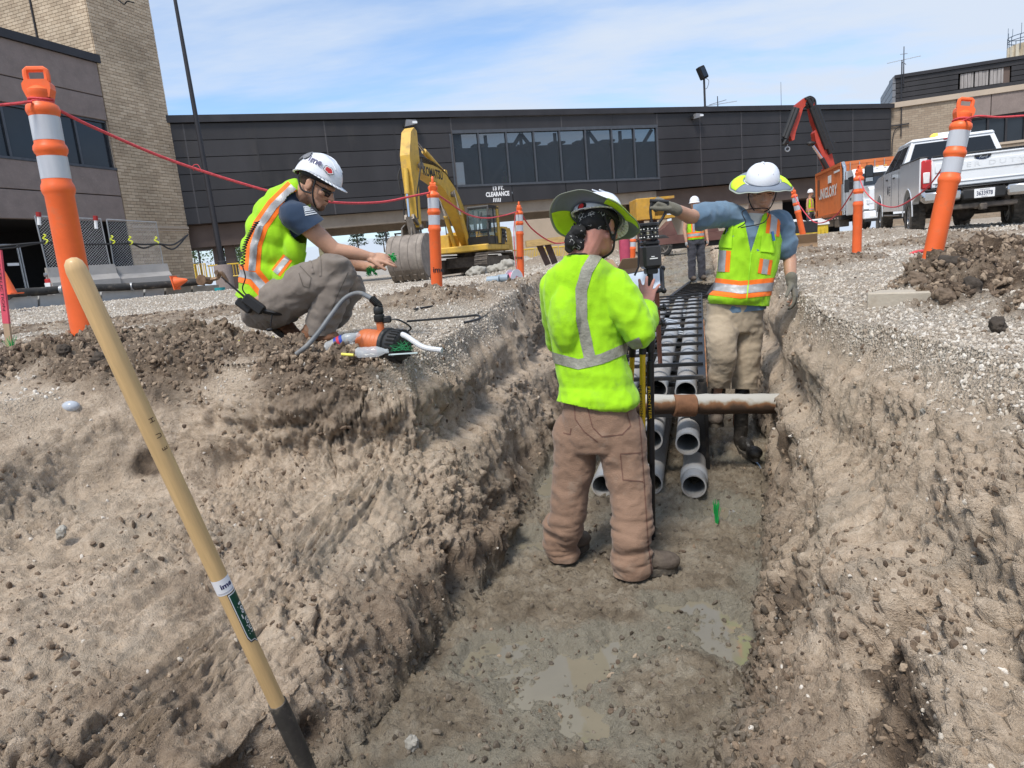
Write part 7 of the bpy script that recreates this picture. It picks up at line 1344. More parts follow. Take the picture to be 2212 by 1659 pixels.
    for u, v, Y, s_, lb in ((1463, 693, 7.4, 1, 'pale corrugated plastic piece left of the rack, the nearer one'), (1487, 668, 9.2, 1, 'pale corrugated plastic piece at the far man\'s feet')):
        c = AY(u, v-2, Y); t = thing('corrugated_piece', c, lb, 'corrugated sheet', 'corrugated plastic pieces by the rack'); mb = MB(); d = (V(.18, -.35, .1)); 
        for k in range(7): q = c+V(-.05+.0*k, .12-.045*k, -.02-.02*k); mb.tube([q+V(-.06, 0, .03), q+V(.08, 0, -.01)], .013, 6)
        mb.build('ridge', cg, t, True, True)
    t = thing('notice_board', AY(733, 570, 24), 'faded yellow notice board on a post behind the crouching man', 'sign'); mb = MB(); mb.box(AY(703, 538, 24), (.46, .04, .52)); mb.build('board', mat('faded_notice', (.22, .2, .12), .7, var=.3, vs=9), t, world=True); mb = MB(); c = AY(703, 552, 24.05); mb.bar(V(c.x, c.y, 0), V(c.x, c.y, c.z+.6), .07); mb.build('post', m_galv, t, world=True)
    # single big clods in the heaps
    cm = [mat('clod_dark', (.055, .043, .033), .9, var=.35, vs=9, bump=.8, bs=40), mat('clod_brown', (.15, .11, .078), .95, var=.3, vs=9, bump=.8, bs=40), mat('stone_grey', (.33, .31, .27), .9, var=.2, vs=9, bump=.5, bs=40)]
    def clod(u, v, z, d, k, lb, seed, cat='clod of earth', nm_='earth_clod'):
        p = GR(u, v)+V(0, 0, d[2]*.45); d = tuple(q*.8 for q in d); mb = MB(); mb.ell((0, 0, 0), d, None, 20); me = vox(mb, max(d)/11, 2); co = getco(me).astype(float); nn = nm(co); f = fbm(nn*1.0+seed, 1.3, 2)*.28+np.abs(pn(nn*3.1+seed))*-.22+fbm(nn+seed, 7, 2)*.06; setco(me, co*(1+f[:, None])); me.materials.append(cm[k]); me.name = nm_; o = link(nm_, me); o.location = p; o.rotation_euler = (seed, seed*.7, seed*2); tag(o, lb, cat)
    clod(140, 770, .12, (.06, .05, .045), 0, 'dark round clod on the heap at the far left', 1.1); clod(222, 800, .1, (.075, .06, .055), 0, 'big dark clod on the heap right beside the shovel handle', 2.3); clod(97, 762, .12, (.045, .04, .035), 1, 'brown clod on the left heap above the bottle end', 3.7)
    clod(2065, 578, .3, (.12, .045, .035), 0, 'long dark clod lodged against the foot of the tall right post', 4.1); clod(1985, 620, .17, (.07, .06, .05), 1, 'brown clod on the edge of the heap beside the sleeper', 5.9); clod(2100, 640, .15, (.1, .06, .045), 0, 'wide dark clod in the middle of the right heap', 6.3); clod(2045, 655, .12, (.075, .05, .05), 1, 'brown upright clod in front of the right heap', 7.7); clod(2155, 715, .1, (.06, .05, .035), 0, 'black clod at the front foot of the right heap', 8.2)
    clod(2010, 905, -.42, (.035, .03, .03), 2, 'pale round stone in the gravel patch of the right slope', 9.1, 'stone', 'stone'); clod(135, 1160, -.42, (.04, .025, .02), 2, 'flat grey stone in the left face above the crack', 1.7, 'stone', 'stone'); clod(890, 1615, -.98, (.04, .03, .03), 2, 'pale stone at the foot of the left slope in the foreground', 2.9, 'stone', 'stone'); clod(905, 585, .0, (.01, .01, .01), 2, 'small stone', 3, 'stone', 'stone') if False else None
    for i, (u, v, Y, r_, lb) in enumerate(((1032, 588, 25, .3, 'grey rock in front of the excavator tracks, left one'), (1100, 575, 24, .34, 'grey rock pile piece between the excavator and the orange post'), (1072, 583, 24.5, .28, 'broken rock in front of the excavator track, middle one'), (1134, 566, 22, .25, 'dark rock right of the excavator, by the trestle'))):
        p = AY(u, v, Y); mb = MB(); mb.ell((0, 0, 0), (r_*1.2, r_, r_*.7), None, 16); me = vox(mb, r_/8, 1); co = getco(me).astype(float); nn = nm(co); setco(me, co*(1+(fbm(nn+i*3, 1.5, 2)*.35)[:, None])); me.materials.append(cm[2]); me.name = 'rock'; o = link('rock', me); o.location = p; tag(o, lb, 'rock')
small_things()
# ---------------------------------------------------------------- people
def skinmat(name, col, red):
    m = mat(name, col, .5, var=.13, vs=13, bump=.12, bs=160, spec=.4); b = m.node_tree.nodes['Principled BSDF']; b.inputs['Subsurface Weight'].default_value = .1; b.inputs['Subsurface Radius'].default_value = (.01, .004, .002); return m
m_skin1 = skinmat('skin_sunburnt', (.47, .22, .17), 1); m_skin2 = skinmat('skin_tanned', (.46, .26, .175), 0)
def cloth(name, col, bump=.25, bs=260, dirt=0, dcol=(.2, .15, .1), ds=5, var=.1): return mat(name, col, .85, var=var, vs=5, bump=bump, bs=bs, dirt=dirt, dcol=dcol, ds=ds, sheen=.15, spec=.25)
m_lime = cloth('lime_cloth', (.33, .66, .012), dirt=.22, dcol=(.24, .42, .06), ds=6); m_vest = cloth('lime_mesh_cloth', (.34, .68, .015), .5, 330); m_vor = cloth('vest_orange', (.95, .19, .02)); m_sil = mat('silver_tape', (.36, .36, .36), .45, .15, .15, 20, bump=.25, bs=120); m_silw = mat('worn_silver_tape', (.26, .255, .21), .55, .1, .2, 15, bump=.4, bs=90)
m_helm = mat('helmet_white', (.74, .76, .8), .22, var=.03, vs=4, coat=.5, dirt=.05, dcol=(.4, .38, .35), ds=12); m_strap = mat('black_strap', (.012, .012, .014), .6)
def fr_head(fd, up=(0, 0, 1)):
    y = Vector(fd).normalized(); x = y.cross(Vector(up)).normalized(); return Matrix((x, y, x.cross(y))).transposed()
def head(mb, c, M, s=1.0, neck=None):
    P = lambda x, y, z: Vector(c)+M @ V(x*s, y*s, z*s)
    E_ = lambda p, d: mb.ell(P(*p), (d[0]*s, d[1]*s, d[2]*s), M)
    E_((0, -.012, .03), (.077, .096, .088)); E_((0, .03, -.02), (.066, .066, .085)); E_((0, .038, -.068), (.05, .05, .045)); E_((0, .068, -.098), (.026, .022, .02)); E_((0, .078, .022), (.058, .02, .018))
    mb.cap(P(0, .088, .008), P(0, .112, -.028), .009*s, .013*s); E_((.012, .1, -.031), (.009, .011, .008)); E_((-.012, .1, -.031), (.009, .011, .008)); E_((0, .087, -.058), (.025, .012, .0065)); E_((0, .085, -.068), (.021, .012, .0075))
    for sx in (-1, 1): E_((sx*.045, .062, -.02), (.024, .022, .02)); E_((sx*.08, -.008, -.008), (.009, .021, .033)); E_((sx*.084, -.016, .006), (.007, .012, .016)); mb.cap(P(sx*.058, .0, -.05), P(sx*.03, .065, -.09), .018*s)
    if neck: mb.cap(P(0, -.02, -.03), neck, .062*s, .067*s)
    return P
def hand(mb, w, d, pn_, s=1.0, curl=(.3, .3, .3, .3), spread=.12, thumb=.8, tcurl=.3, side=1):
    """w wrist, d towards the fingers, pn_ out of the back of the hand, side: +1 puts the thumb on d x pn_"""
    w = Vector(w); d = Vector(d).normalized(); n = Vector(pn_); n = (n-d*n.dot(d)).normalized(); x = d.cross(n)*side
    mb.ell(w+d*.048*s, (.041*s, .016*s, .052*s), Matrix((x, n, d)).transposed()); mb.ell(w+d*.02*s+x*.02*s-n*.006*s, (.02*s, .016*s, .032*s), Matrix((x, n, d)).transposed()); mb.cap(w-d*.03*s, w+d*.02*s, .027*s, .026*s)
    for k in range(4):
        off = (.03-.0205*k)*s; L = (.066, .074, .069, .055)[k]*s; a = spread*(1.5-k); dd = (d*math.cos(a)+x*math.sin(a)).normalized(); p = w+d*(.088-.004*abs(k-1.2))*s+x*off; r = (.0098, .0098, .0094, .0084)[k]*s; c = curl[k]
        mb.cap(w+d*.05*s+x*off*.9, p, .012*s, r*1.12)
        for j, l in enumerate((.46, .3, .26)):
            ang = c*(1 if j == 0 else 1.15); ax = dd.cross(n).normalized(); q = Quaternion(ax, -ang); dd = (q @ dd).normalized(); n2 = q @ n; e = p+dd*L*l*1.05; mb.cap(p, e, r*(1-.08*j), r*(.93-.09*j)); p = e; nn_ = n2
            n_keep = n; n = n2
        n = (Vector(pn_)-d*Vector(pn_).dot(d)).normalized()
    a = thumb; td = (d*math.cos(a)+x*math.sin(a)-n*.25).normalized(); p = w+d*.018*s+x*.026*s; e = p+td*.042*s; mb.cap(p, e, .014*s, .0115*s); td2 = (td*math.cos(tcurl)+(d-x*.2-n*.5).normalized()*math.sin(tcurl)).normalized(); e2 = e+td2*.03*s; mb.cap(e, e2, .0115*s, .0105*s); mb.cap(e2, e2+(td2+d*.2*tcurl).normalized()*.024*s, .0105*s, .0088*s)
def loft(mb, st, n=28):                               # stations: centre, half width, half depth, yaw, optional tilt axis
    vs = []; F = []
    for c, a, b, yaw in st:
        for k in range(n):
            t = 2*math.pi*k/n; x, y = a*math.copysign(abs(math.cos(t))**.85, math.cos(t)), b*math.copysign(abs(math.sin(t))**.85, math.sin(t)); vs.append(Vector(c)+V(x*math.cos(yaw)-y*math.sin(yaw), x*math.sin(yaw)+y*math.cos(yaw), 0))
    for i in range(len(st)-1):
        for k in range(n): F.append((i*n+k, i*n+(k+1) % n, (i+1)*n+(k+1) % n, (i+1)*n+k))
    F.append(tuple(range(n))[::-1]); F.append(tuple((len(st)-1)*n+k for k in range(n))); return mb.add(vs, F)
def limb(mb, pts, rs):
    for i in range(len(pts)-1): mb.cap(pts[i], pts[i+1], rs[i], rs[i+1], 18)
    return mb
def pl2(u1, v1, u2, v2, Y, toward):                   # plane through the sight lines of two picture points, normal towards a third
    a, b = AY(u1, v1, Y), AY(u2, v2, Y); n = (b-a).cross(a-CAMP).normalized()
    if n.dot(AY(*toward, Y)-a) < 0: n = -n
    return a, n
def vband(me, pts, w0, w1, Y, off, nm_, m, par, front=None, label=None):   # strip along a picture polyline between half widths
    out = []
    for i in range(len(pts)-1):
        (u1, v1), (u2, v2) = pts[i], pts[i+1]; L = math.hypot(u2-u1, v2-v1); nx, ny = -(v2-v1)/L, (u2-u1)/L; mid = ((u1+u2)/2, (v1+v2)/2)
        pls = [pl2(u1+nx*w0, v1+ny*w0, u2+nx*w0, v2+ny*w0, Y, (mid[0]+nx*(w0+w1)/2, mid[1]+ny*(w0+w1)/2)), pl2(u1+nx*w1, v1+ny*w1, u2+nx*w1, v2+ny*w1, Y, (mid[0]+nx*(w0+w1)/2, mid[1]+ny*(w0+w1)/2)), ]
        for q_, o_ in ((i, i-1), (i+1, i+2)):
            mx_, my_ = nx, ny
            if 0 <= o_ < len(pts):
                a_, b_ = (pts[o_], pts[q_]) if o_ < q_ else (pts[q_], pts[o_]); l_ = math.hypot(b_[0]-a_[0], b_[1]-a_[1]); mx_, my_ = nx-(b_[1]-a_[1])/l_, ny+(b_[0]-a_[0])/l_
            u0, v0 = pts[q_]; pls.append(pl2(u0-mx_*9, v0-my_*9, u0+mx_*9, v0+my_*9, Y, mid))
        if front: pls.append(front)
        q = cut(me, pls, off, nm_, m)
        if len(q.polygons): out.append(q)
    if not out: return None
    if len(out) > 1:
        bm = bmesh.new(); [bm.from_mesh(q) for q in out]; bmesh.ops.remove_doubles(bm, verts=bm.verts, dist=.0015); bm.to_mesh(out[0]); bm.free()
    return link(nm_, out[0], par, True, label)
def skin(mb, root, m, size=.0048, sm=3, nm_='body'):
    me = vox(mb, size, sm, .5, nm_); me.materials.append(m); return link(nm_, me, root, True)
def folds(me, spec, sag_=0):                          # soft crossing folds: list of (amp, scale, stretch xyz, seed)
    for a, sc, st, sd_ in spec: wrinkle(me, a, sc, st, 2, True, sd_)
def garment(mb, size, sm, nm_, m, root, planes=(), fold=(), th=0):
    me = vox(mb, size, sm, .5, nm_); folds(me, fold)
    if planes: q = cut(me, planes, 0, nm_); bpy.data.meshes.remove(me); me = q
    me.name = nm_; me.materials.append(m); keep = me.copy(); o = link(nm_, me, root, True)
    if planes: md = o.modifiers.new('s', 'SOLIDIFY'); md.thickness = .004; md.offset = -1
    return o, keep
def helmet(root, c, M, s=1.0, brim=False, peak=True, lab=None, brimcols=None):
    P = lambda x, y, z: Vector(c)+M @ V(x*s, y*s, z*s); vs = []; F = []; n = 40; rings = 14
    for i in range(rings+1):
        ph = (i/rings)*math.pi/2
        for k in range(n):
            a = 2*math.pi*k/n; fx, fy = math.cos(a), math.sin(a); ry = .128 if fy > 0 else .133; z0 = .018-.03*max(0, -fy)**2*(1-i/rings)+.004*math.cos(2*a)
            r = math.cos(ph)**.82; bmp = .004*sst(.75, .95, abs(math.cos(a*2)))*math.sin(2*ph); vs.append(P(fx*(.108*r+bmp*fx*fx), fy*(ry*r+bmp), z0+.118*math.sin(ph)**1.05))
    for i in range(rings):
        for k in range(n): F.append((i*n+k, i*n+(k+1) % n, (i+1)*n+(k+1) % n, (i+1)*n+k))
    mb = MB(); mb.add(vs, F); o = mb.build('helmet', m_helm, root, True, True, lab); md = o.modifiers.new('s', 'SOLIDIFY'); md.thickness = .004; md.offset = -1
    mb = MB()                                          # short lip and peak
    for k in range(n):
        a0, a1 = 2*math.pi*k/n, 2*math.pi*(k+1)/n
        def rim(a, o_):
            fx, fy = math.cos(a), math.sin(a); ry = .128 if fy > 0 else .133; e = .007+(.034*max(0, fy)**1.5 if peak else 0); return P(fx*(.108+(e*o_)), fy*(ry+e*o_), .018-.03*max(0, -fy)**2+.004*math.cos(2*a)-.012*o_*(max(0, fy)))
        q = [rim(a0, 0), rim(a1, 0), rim(a1, 1), rim(a0, 1)]; mb.add(q, [(0, 1, 2, 3)])
    p = mb.build('peak', m_helm, o, True, True); md = p.modifiers.new('s', 'SOLIDIFY'); md.thickness = .003
    mb = MB()
    for sx in (-1, 0, 1): mb.tube(arc([P(sx*.045, .1*(1 if sx == 0 else .92), .09), P(sx*.04, .05, .132-.012*abs(sx)), P(sx*.036, -.02, .137-.01*abs(sx)), P(sx*.04, -.08, .118-.01*abs(sx))], 6), .0028*s, 6)
    mb.build('ridge', m_helm, o, True, True)
    # harness inside: dark band
    mb = MB(); mb.lathe([(.094, -.004), (.096, .03)], P(0, -.005, 0), M @ V(0, 0, 1), 30, cap=False, sx=.93, sy=1.15, x=M @ V(1, 0, 0)); b = mb.build('headband', m_strap, root, True, True); md = b.modifiers.new('s', 'SOLIDIFY'); md.thickness = .006
    mb = MB(); mb.lathe([(.022, 0), (.022, .014), (.012, .018)], P(0, -.118, .0), M @ V(0, -1, 0), 20); kn = mb.build('ratchet_knob', m_strap, root, True, True)
    mb = MB(); mb.lathe([(.013, .0), (.013, .0195)], P(0, -.118, .0), M @ V(0, -1, 0), 16); mb.build('red_cap', mat('knob_red', (.55, .03, .03), .4), kn, True, True)
    if brim:
        cols = [mat('brim_lime', (.55, .85, .02), .6), mat('brim_grey', (.17, .2, .25), .7, var=.1), mat('brim_edge', (.30, .33, .28), .6)]
        def sector(a0, a1, r0, r1, m, nm_, dz=0, bow=0.0):
            mb = MB(); vs = []; F = []; na = max(4, int(abs(a1-a0)/.09)); nr = 6
            for i in range(nr+1):
                t = r0+(r1-r0)*i/nr
                for k in range(na+1):
                    a = a0+(a1-a0)*k/na; fx, fy = math.cos(a), math.sin(a); R0 = V(fx*.109, fy*.132, 0); ex = .09-.02*fy; q = R0+V(fx, fy, 0)*ex*t; vs.append(P(q.x, q.y, .02+.005*math.sin(math.pi*t)-.030*t*t+.022*t*math.cos(2*a)*-1+dz+.0035*math.sin(9*a)*t))
            for i in range(nr):
                for k in range(na): j = i*(na+1)+k; F.append((j, j+1, j+na+2, j+na+1))
            mb.add(vs, F); o2 = mb.build(nm_, m, br_, True, True); md = o2.modifiers.new('s', 'SOLIDIFY'); md.thickness = .002; return o2
        br_ = MB(); br_.lathe([(.112, .014), (.1135, .026)], P(0, 0, 0), M @ V(0, 0, 1), 36, cap=False, sx=.975, sy=1.19, x=M @ V(1, 0, 0)); br_ = br_.build('sun_brim', cols[1], root, True, True)
        cs = brimcols or [(R(-38), R(38)), (R(142), R(218))]
        sector(0, 2*math.pi, 0, .94, cols[1], 'brim_cloth', -.002); sector(0, 2*math.pi, .93, 1.0, cols[2], 'brim_binding', -.001)
        for a0, a1 in cs: sector(a0, a1, .12, .9, cols[0], 'brim_panel', .002); sector(a0, a1, .12, .9, cols[0], 'brim_panel', -.0055)
    return o, P
def boot(root, heel, toe, m, ms, h=.16, w=.05, name='boot', up=V(0, 0, 1), ankle=None):
    heel = Vector(heel); toe = Vector(toe); d = (toe-heel); L = d.length; d.normalize(); x = d.cross(up).normalized(); u_ = x.cross(d); M = Matrix((x, d, u_)).transposed(); mb = MB()
    heel = heel+V(0, 0, .012); mb.ell(heel+d*.05+u_*.05, (w*.85, .06, .055), M); mb.ell(heel+d*(L*.45)+u_*.055, (w*.95, .09, .05), M); mb.ell(heel+d*(L-.06)+u_*.045, (w*1.05, .075, .042), M)
    ak = ankle or heel+d*.06+u_*h; mb.cap(heel+d*.06+u_*.06, ak, .046, .047); me = vox(mb, .006, 4); wrinkle(me, .0025, 30, (1, 1, 1), 2, True, 3); me.materials.append(m); me.name = name; o = link(name, me, root, True)
    sl_ = MB(); n = 24; pts = []
    for k in range(n):
        a = 2*math.pi*k/n; y = math.cos(a); ww = w*(1.08 if y > 0 else .92); pts.append((math.sin(a)*ww, L/2+y*L/2*1.02))
    sl_.prism(pts, .03, M, heel+u_*.008); sl_.build('sole', ms, o, False, True); return o
m_mudboot = mat('mud_boot', (.085, .066, .052), .85, var=.3, vs=9, bump=.5, bs=70, dirt=.4, dcol=(.17, .14, .105), ds=8); m_sole = mat('sole_mud', (.06, .052, .043), .9, bump=.6, bs=50, dirt=.4, dcol=(.17, .14, .1), ds=10); m_leather = mat('brown_leather', (.19, .085, .042), .75, var=.25, vs=9, bump=.35, bs=80, dirt=.25, dcol=(.3, .24, .18), ds=8)
# ---------------- the man in the lime shirt, back to the camera
def worker_near():
    Y = 3.12; A = lambda u, v, dy=0: AY(u, v, Y+dy); rt = thing('person', AZ(1310, 1235, -1.07), 'man in lime long sleeved shirt and brown trousers seen from behind, touching a tablet', 'person')
    fd = V(.62, .66, -.42); hc = A(1291, 493, .02); M = fr_head(fd, (0, .12, 1)); mb = MB(); P = head(mb, hc, M, 1.0, A(1252, 566, -.0))
    sh_r = A(1327, 622, -.03); el_r = A(1378, 716, -.08); wr_r = A(1392, 662, .10); sh_l = A(1200, 622, .12); el_l = A(1206, 735, .26); wr_l = A(1260, 690, .42)
    limb(mb, [A(1255, 566), A(1258, 640, .06), A(1280, 860, .05)], [.06, .09, .09]); limb(mb, [A(1255, 600, .03), sh_r, el_r, wr_r], [.05, .045, .038, .027]); limb(mb, [A(1255, 600, .05), sh_l, el_l, wr_l], [.05, .045, .038, .027])
    hand(mb, wr_r, A(1400, 622, .15)-wr_r, V(-.25, -.95, .25), 1.02, (.12, .08, .1, .15), .2, .95, .1, -1); hand(mb, wr_l, V(.8, .4, .3), V(-.3, -.6, .5), 1.0, (.6, .6, .6, .6), .1)
    fl = AZ(1215, 1200, -1.05); frr = AZ(1350, 1240, -1.05); limb(mb, [A(1255, 870), A(1250, 930, .06), A(1234, 1050, .06), fl+V(0, 0, .14)], [.06, .05, .035, .03]); limb(mb, [A(1330, 870), A(1362, 1040, -.05), frr+V(0.02, 0, .14)], [.06, .04, .03])
    skin(mb, rt, m_skin1)
    # short hair at the nape
    # shirt
    g = MB(); yw = R(-22)
    loft(g, [(A(1254, 551, .0), .064, .06, yw), (A(1254, 563, .0), .085, .068, yw), (A(1253, 583, .01), .15, .088, yw), (A(1256, 620, .03), .18, .112, yw), (A(1260, 660, .04), .178, .125, yw), (A(1267, 720, .04), .167, .127, yw), (A(1276, 780, .03), .158, .122, yw), (A(1286, 830, .02), .165, .125, yw), (A(1294, 872, .0), .18, .135, yw)])
    limb(g, [A(1235, 608, .06), sh_l, el_l, wr_l], [.075, .075, .06, .045]); limb(g, [A(1290, 610, .0), sh_r, A(1352, 668, -.07), el_r, A(1392, 690, .03), A(1396, 668, .09)], [.08, .082, .076, .066, .052, .041])
    g.ell(A(1224, 690, -.03), (.075, .08, .15)); mk = lambda z0, z1: (lambda co: sst(z0, z1, co[:, 2]))
    me = vox(g, .0078, 7, .5, 'shirt'); zc = A(1280, 800).z
    wrinkle(me, .010, 2.6, (1.0, .6, 2.2), 2, True, 4, lambda co: sst(zc+.12, zc-.1, co[:, 2])); wrinkle(me, .012, 5.5, (1.2, .6, 1.2), 2, True, 9, lambda co: sst(.22, .32, co[:, 0]/co[:, 1]*.0+np.hypot(co[:, 0]-sh_r.x-.1, co[:, 2]-el_r.z-.08) < .22)*.8 if False else sst(.2, .08, np.hypot(co[:, 0]-el_r.x+.02, co[:, 2]-el_r.z-.06)))
    wrinkle(me, .004, 5.0, (1.6, .8, .6), 2, True, 14); wrinkle(me, .0035, 13, (1.5, 1, .5), 2, True, 24); wrinkle(me, .0022, 16, (1, 1, .7), 2, True, 2)
    hem = [pl2(1200, 866, 1362, 905, Y, (1280, 700)), pl2(1340, 886, 1420, 905, Y, (1280, 700))][:1]
    q = cut(me, hem+[(A(1397, 664, .09), (el_r-A(1396, 664, .09))), (A(1254, 554, 0), V(-.12, -.1, -1))], 0, 'shirt'); q.materials.append(m_lime); keep = q.copy(); o = link('shirt', q, rt, True); md = o.modifiers.new('s', 'SOLIDIFY'); md.thickness = .004; md.offset = -1
    bk = (A(1300, 700, .04), V(.1, -1, 0))
    vband(keep, [(1292, 545), (1268, 584), (1256, 625), (1256, 690), (1274, 772)], -12.5, 12.5, Y, .003, 'vertical_reflective_band', m_silw, o, bk)
    vband(keep, [(1150, 758), (1195, 772), (1250, 787), (1300, 775), (1385, 738)], -11, 11, Y, .0035, 'waist_reflective_band', m_silw, o)
    cf = MB(); c = A(1396, 668, .09); d = (A(1394, 645, .12)-c).normalized(); cf.tube([c-d*.025, c+d*.012], [.042, .037], 20); cf.build('cuff', m_lime, o, True, True)
    mb = MB(); mb.tube([A(1254, 553, .0)+V(math.cos(a)*.067*math.cos(yw)-math.sin(a)*.062*math.sin(yw), math.cos(a)*.067*math.sin(yw)+math.sin(a)*.062*math.cos(yw), -.006-.015*math.sin(a)) for a in [2*math.pi*k/24 for k in range(24)]], .006, 8, closed=True); mb.build('collar', m_strap, o, True, True)
    # trousers
    m_tr = cloth('brown_duck', (.25, .158, .108), .35, 170, dirt=.22, dcol=(.33, .27, .21), ds=5); t = MB()
    hip = A(1293, 895, .03); loft(t, [(A(1292, 850, .01), .158, .12, yw), (A(1293, 890, .01), .172, .132, yw), (A(1294, 930, .02), .182, .135, yw), (A(1296, 965, .02), .178, .12, yw)])
    limb(t, [A(1246, 930, .06), A(1242, 990, .06), A(1232, 1060, .05), A(1222, 1140, .06), fl+V(0, -.02, .16), fl+V(0, -.02, .03)], [.11, .097, .082, .074, .074, .071])
    limb(t, [A(1336, 930, -.02), A(1348, 990, -.03), A(1362, 1060, -.06), A(1366, 1140, -.12), frr+V(.035, .0, .16), frr+V(.035, .0, .045)], [.115, .104, .09, .083, .078, .078])
    me = vox(t, .0078, 6, .5, 'trousers'); zf = -1.02
    wrinkle(me, .010, 7.5, (.55, .55, 2.6), 2, True, 5, lambda co: sst(-.66, -.9, co[:, 2])); wrinkle(me, .006, 5.5, (1.3, .8, 1.5), 2, True, 8, lambda co: sst(-.28, -.42, co[:, 2])); wrinkle(me, .004, 5, (1, 1, 1), 2, True, 12); wrinkle(me, .0018, 22, (1, 1, 1.3), 2, True, 3)
    q = cut(me, [((0, 0, fl.z-.0), (0, 0, 1)), (A(1292, 852, 0), (0, 0, -1))], 0, 'trousers'); q.materials.append(m_tr); keep = q.copy(); o = link('trousers', q, rt, True); seam = mat('seam_thread', (.15, .075, .055), .8)
    def seamline(pts, nm_='seam', w=1.0): return vband(keep, pts, -w, w, Y, .0025, nm_, seam, o, (A(1300, 950, .03), V(0, -1, 0)))
    seamline([(1240, 866), (1243, 905), (1262, 932), (1292, 955)]); seamline([(1266, 868), (1280, 922), (1300, 943), (1345, 938), (1362, 920), (1352, 885)], 'pocket_seam', 1.1); seamline([(1378, 875), (1385, 960), (1392, 1060), (1400, 1180), (1408, 1240)]); seamline([(1340, 980), (1346, 1036), (1388, 1040)], 'pocket_seam'); seamline([(1340, 980), (1384, 978)], 'pocket_seam'); seamline([(1217, 935), (1232, 938), (1234, 925)], 'pocket_seam')
    dm = mat('dried_mud', (.30, .26, .2), .95, var=.2, vs=20)
    boot(rt, AZ(1214, 1206, -1.055), AZ(1270, 1180, -1.055), m_mudboot, m_sole, .15, .047); boot(rt, AZ(1346, 1240, -1.06), AZ(1464, 1234, -1.06), m_mudboot, m_sole, .16, .052)
    # helmet with sun brim, bandana, straps
    HM = fr_head(fd+V(0, 0, -.1), (0, .12, 1)); hcap = hc+HM @ V(0, -.008, .03); h, HP = helmet(rt, hcap, HM, 1.0, True, True, brimcols=[(R(-42), R(25)), (R(155), R(222))])
    bm_ = mat('bandana_black', (.012, .012, .013), .8); N = bm_.node_tree.nodes; L = bm_.node_tree.links; b = N['Principled BSDF']; vo = N.new('ShaderNodeTexVoronoi'); vo.inputs['Scale'].default_value = 55; vo.feature = 'DISTANCE_TO_EDGE'; tc = N.new('ShaderNodeTexCoord'); L.new(tc.outputs['Object'], vo.inputs[0]); n = N.new('ShaderNodeTexNoise'); n.inputs['Scale'].default_value = 30; L.new(tc.outputs['Object'], n.inputs[0]); r = N.new('ShaderNodeMath'); r.operation = 'LESS_THAN'; r.inputs[1].default_value = .035; L.new(vo.outputs[0], r.inputs[0]); r2 = N.new('ShaderNodeMath'); r2.operation = 'GREATER_THAN'; r2.inputs[1].default_value = .56; L.new(n.outputs[0], r2.inputs[0]); r3 = N.new('ShaderNodeMath'); r3.operation = 'MULTIPLY'; L.new(r.outputs[0], r3.inputs[0]); L.new(r2.outputs[0], r3.inputs[1]); mx = N.new('ShaderNodeMix'); mx.data_type = 'RGBA'; mx.inputs[6].default_value = (.012, .012, .013, 1); mx.inputs[7].default_value = (.45, .45, .43, 1); L.new(r3.outputs[0], mx.inputs[0]); L.new(mx.outputs[2], b.inputs[0])
    g = MB(); q = lambda x, y, z: Vector(hc)+M @ V(x, y, z); g.ell(q(0, -.014, .028), (.085, .104, .09), M); g.ell(q(0, -.06, -.01), (.062, .05, .035), M); pass
    me = vox(g, .006, 4, .5, 'bandana'); wrinkle(me, .004, 18, (1, 1, 1), 2, True, 1); qq = cut(me, [(q(0, 0, -.022), M @ V(0, -.45, 1))], 0, 'bandana', bm_); link('bandana', qq, rt, True)
    kn = MB(); kn.ell(A(1250, 500, -.06), (.035, .03, .03)); kn.ell(A(1236, 517, -.06), (.03, .022, .042), Matrix.Rotation(R(20), 3, 'Y')); kn.ell(A(1250, 522, -.055), (.022, .02, .038), Matrix.Rotation(R(-10), 3, 'Y')); kn.ell(A(1230, 532, -.05), (.018, .015, .03)); m2 = vox(kn, .005, 2); wrinkle(m2, .005, 22); m2.materials.append(bm_); link('bandana_knot', m2, rt, True)
    for sx in (-1, 1):
        e = q(sx*.087, .0, .02); 
        s_ = MB(); s_.tube(arc([q(sx*.088, .035, .03), q(sx*.085, .02, -.04), q(sx*.06, .05, -.1), q(0, .06, -.125)], 6), .005, 6); s_.tube(arc([q(sx*.082, -.07, .01), q(sx*.086, -.03, -.035), q(sx*.08, .01, -.06)], 6), .005, 6); s_.ell(q(sx*.083, .012, -.055), (.008, .014, .016), M); s_.build('chin_strap', m_strap, rt, True, True)
    mb = MB(); mb.tube([q(.094+.0*k, -.014+.006*math.cos(2*math.pi*k/10), -.045+.006*math.sin(2*math.pi*k/10)) for k in range(10)], .0012, 5, closed=True); mb.build('earring', m_galv, rt, True, True)
    return rt
worker_near()
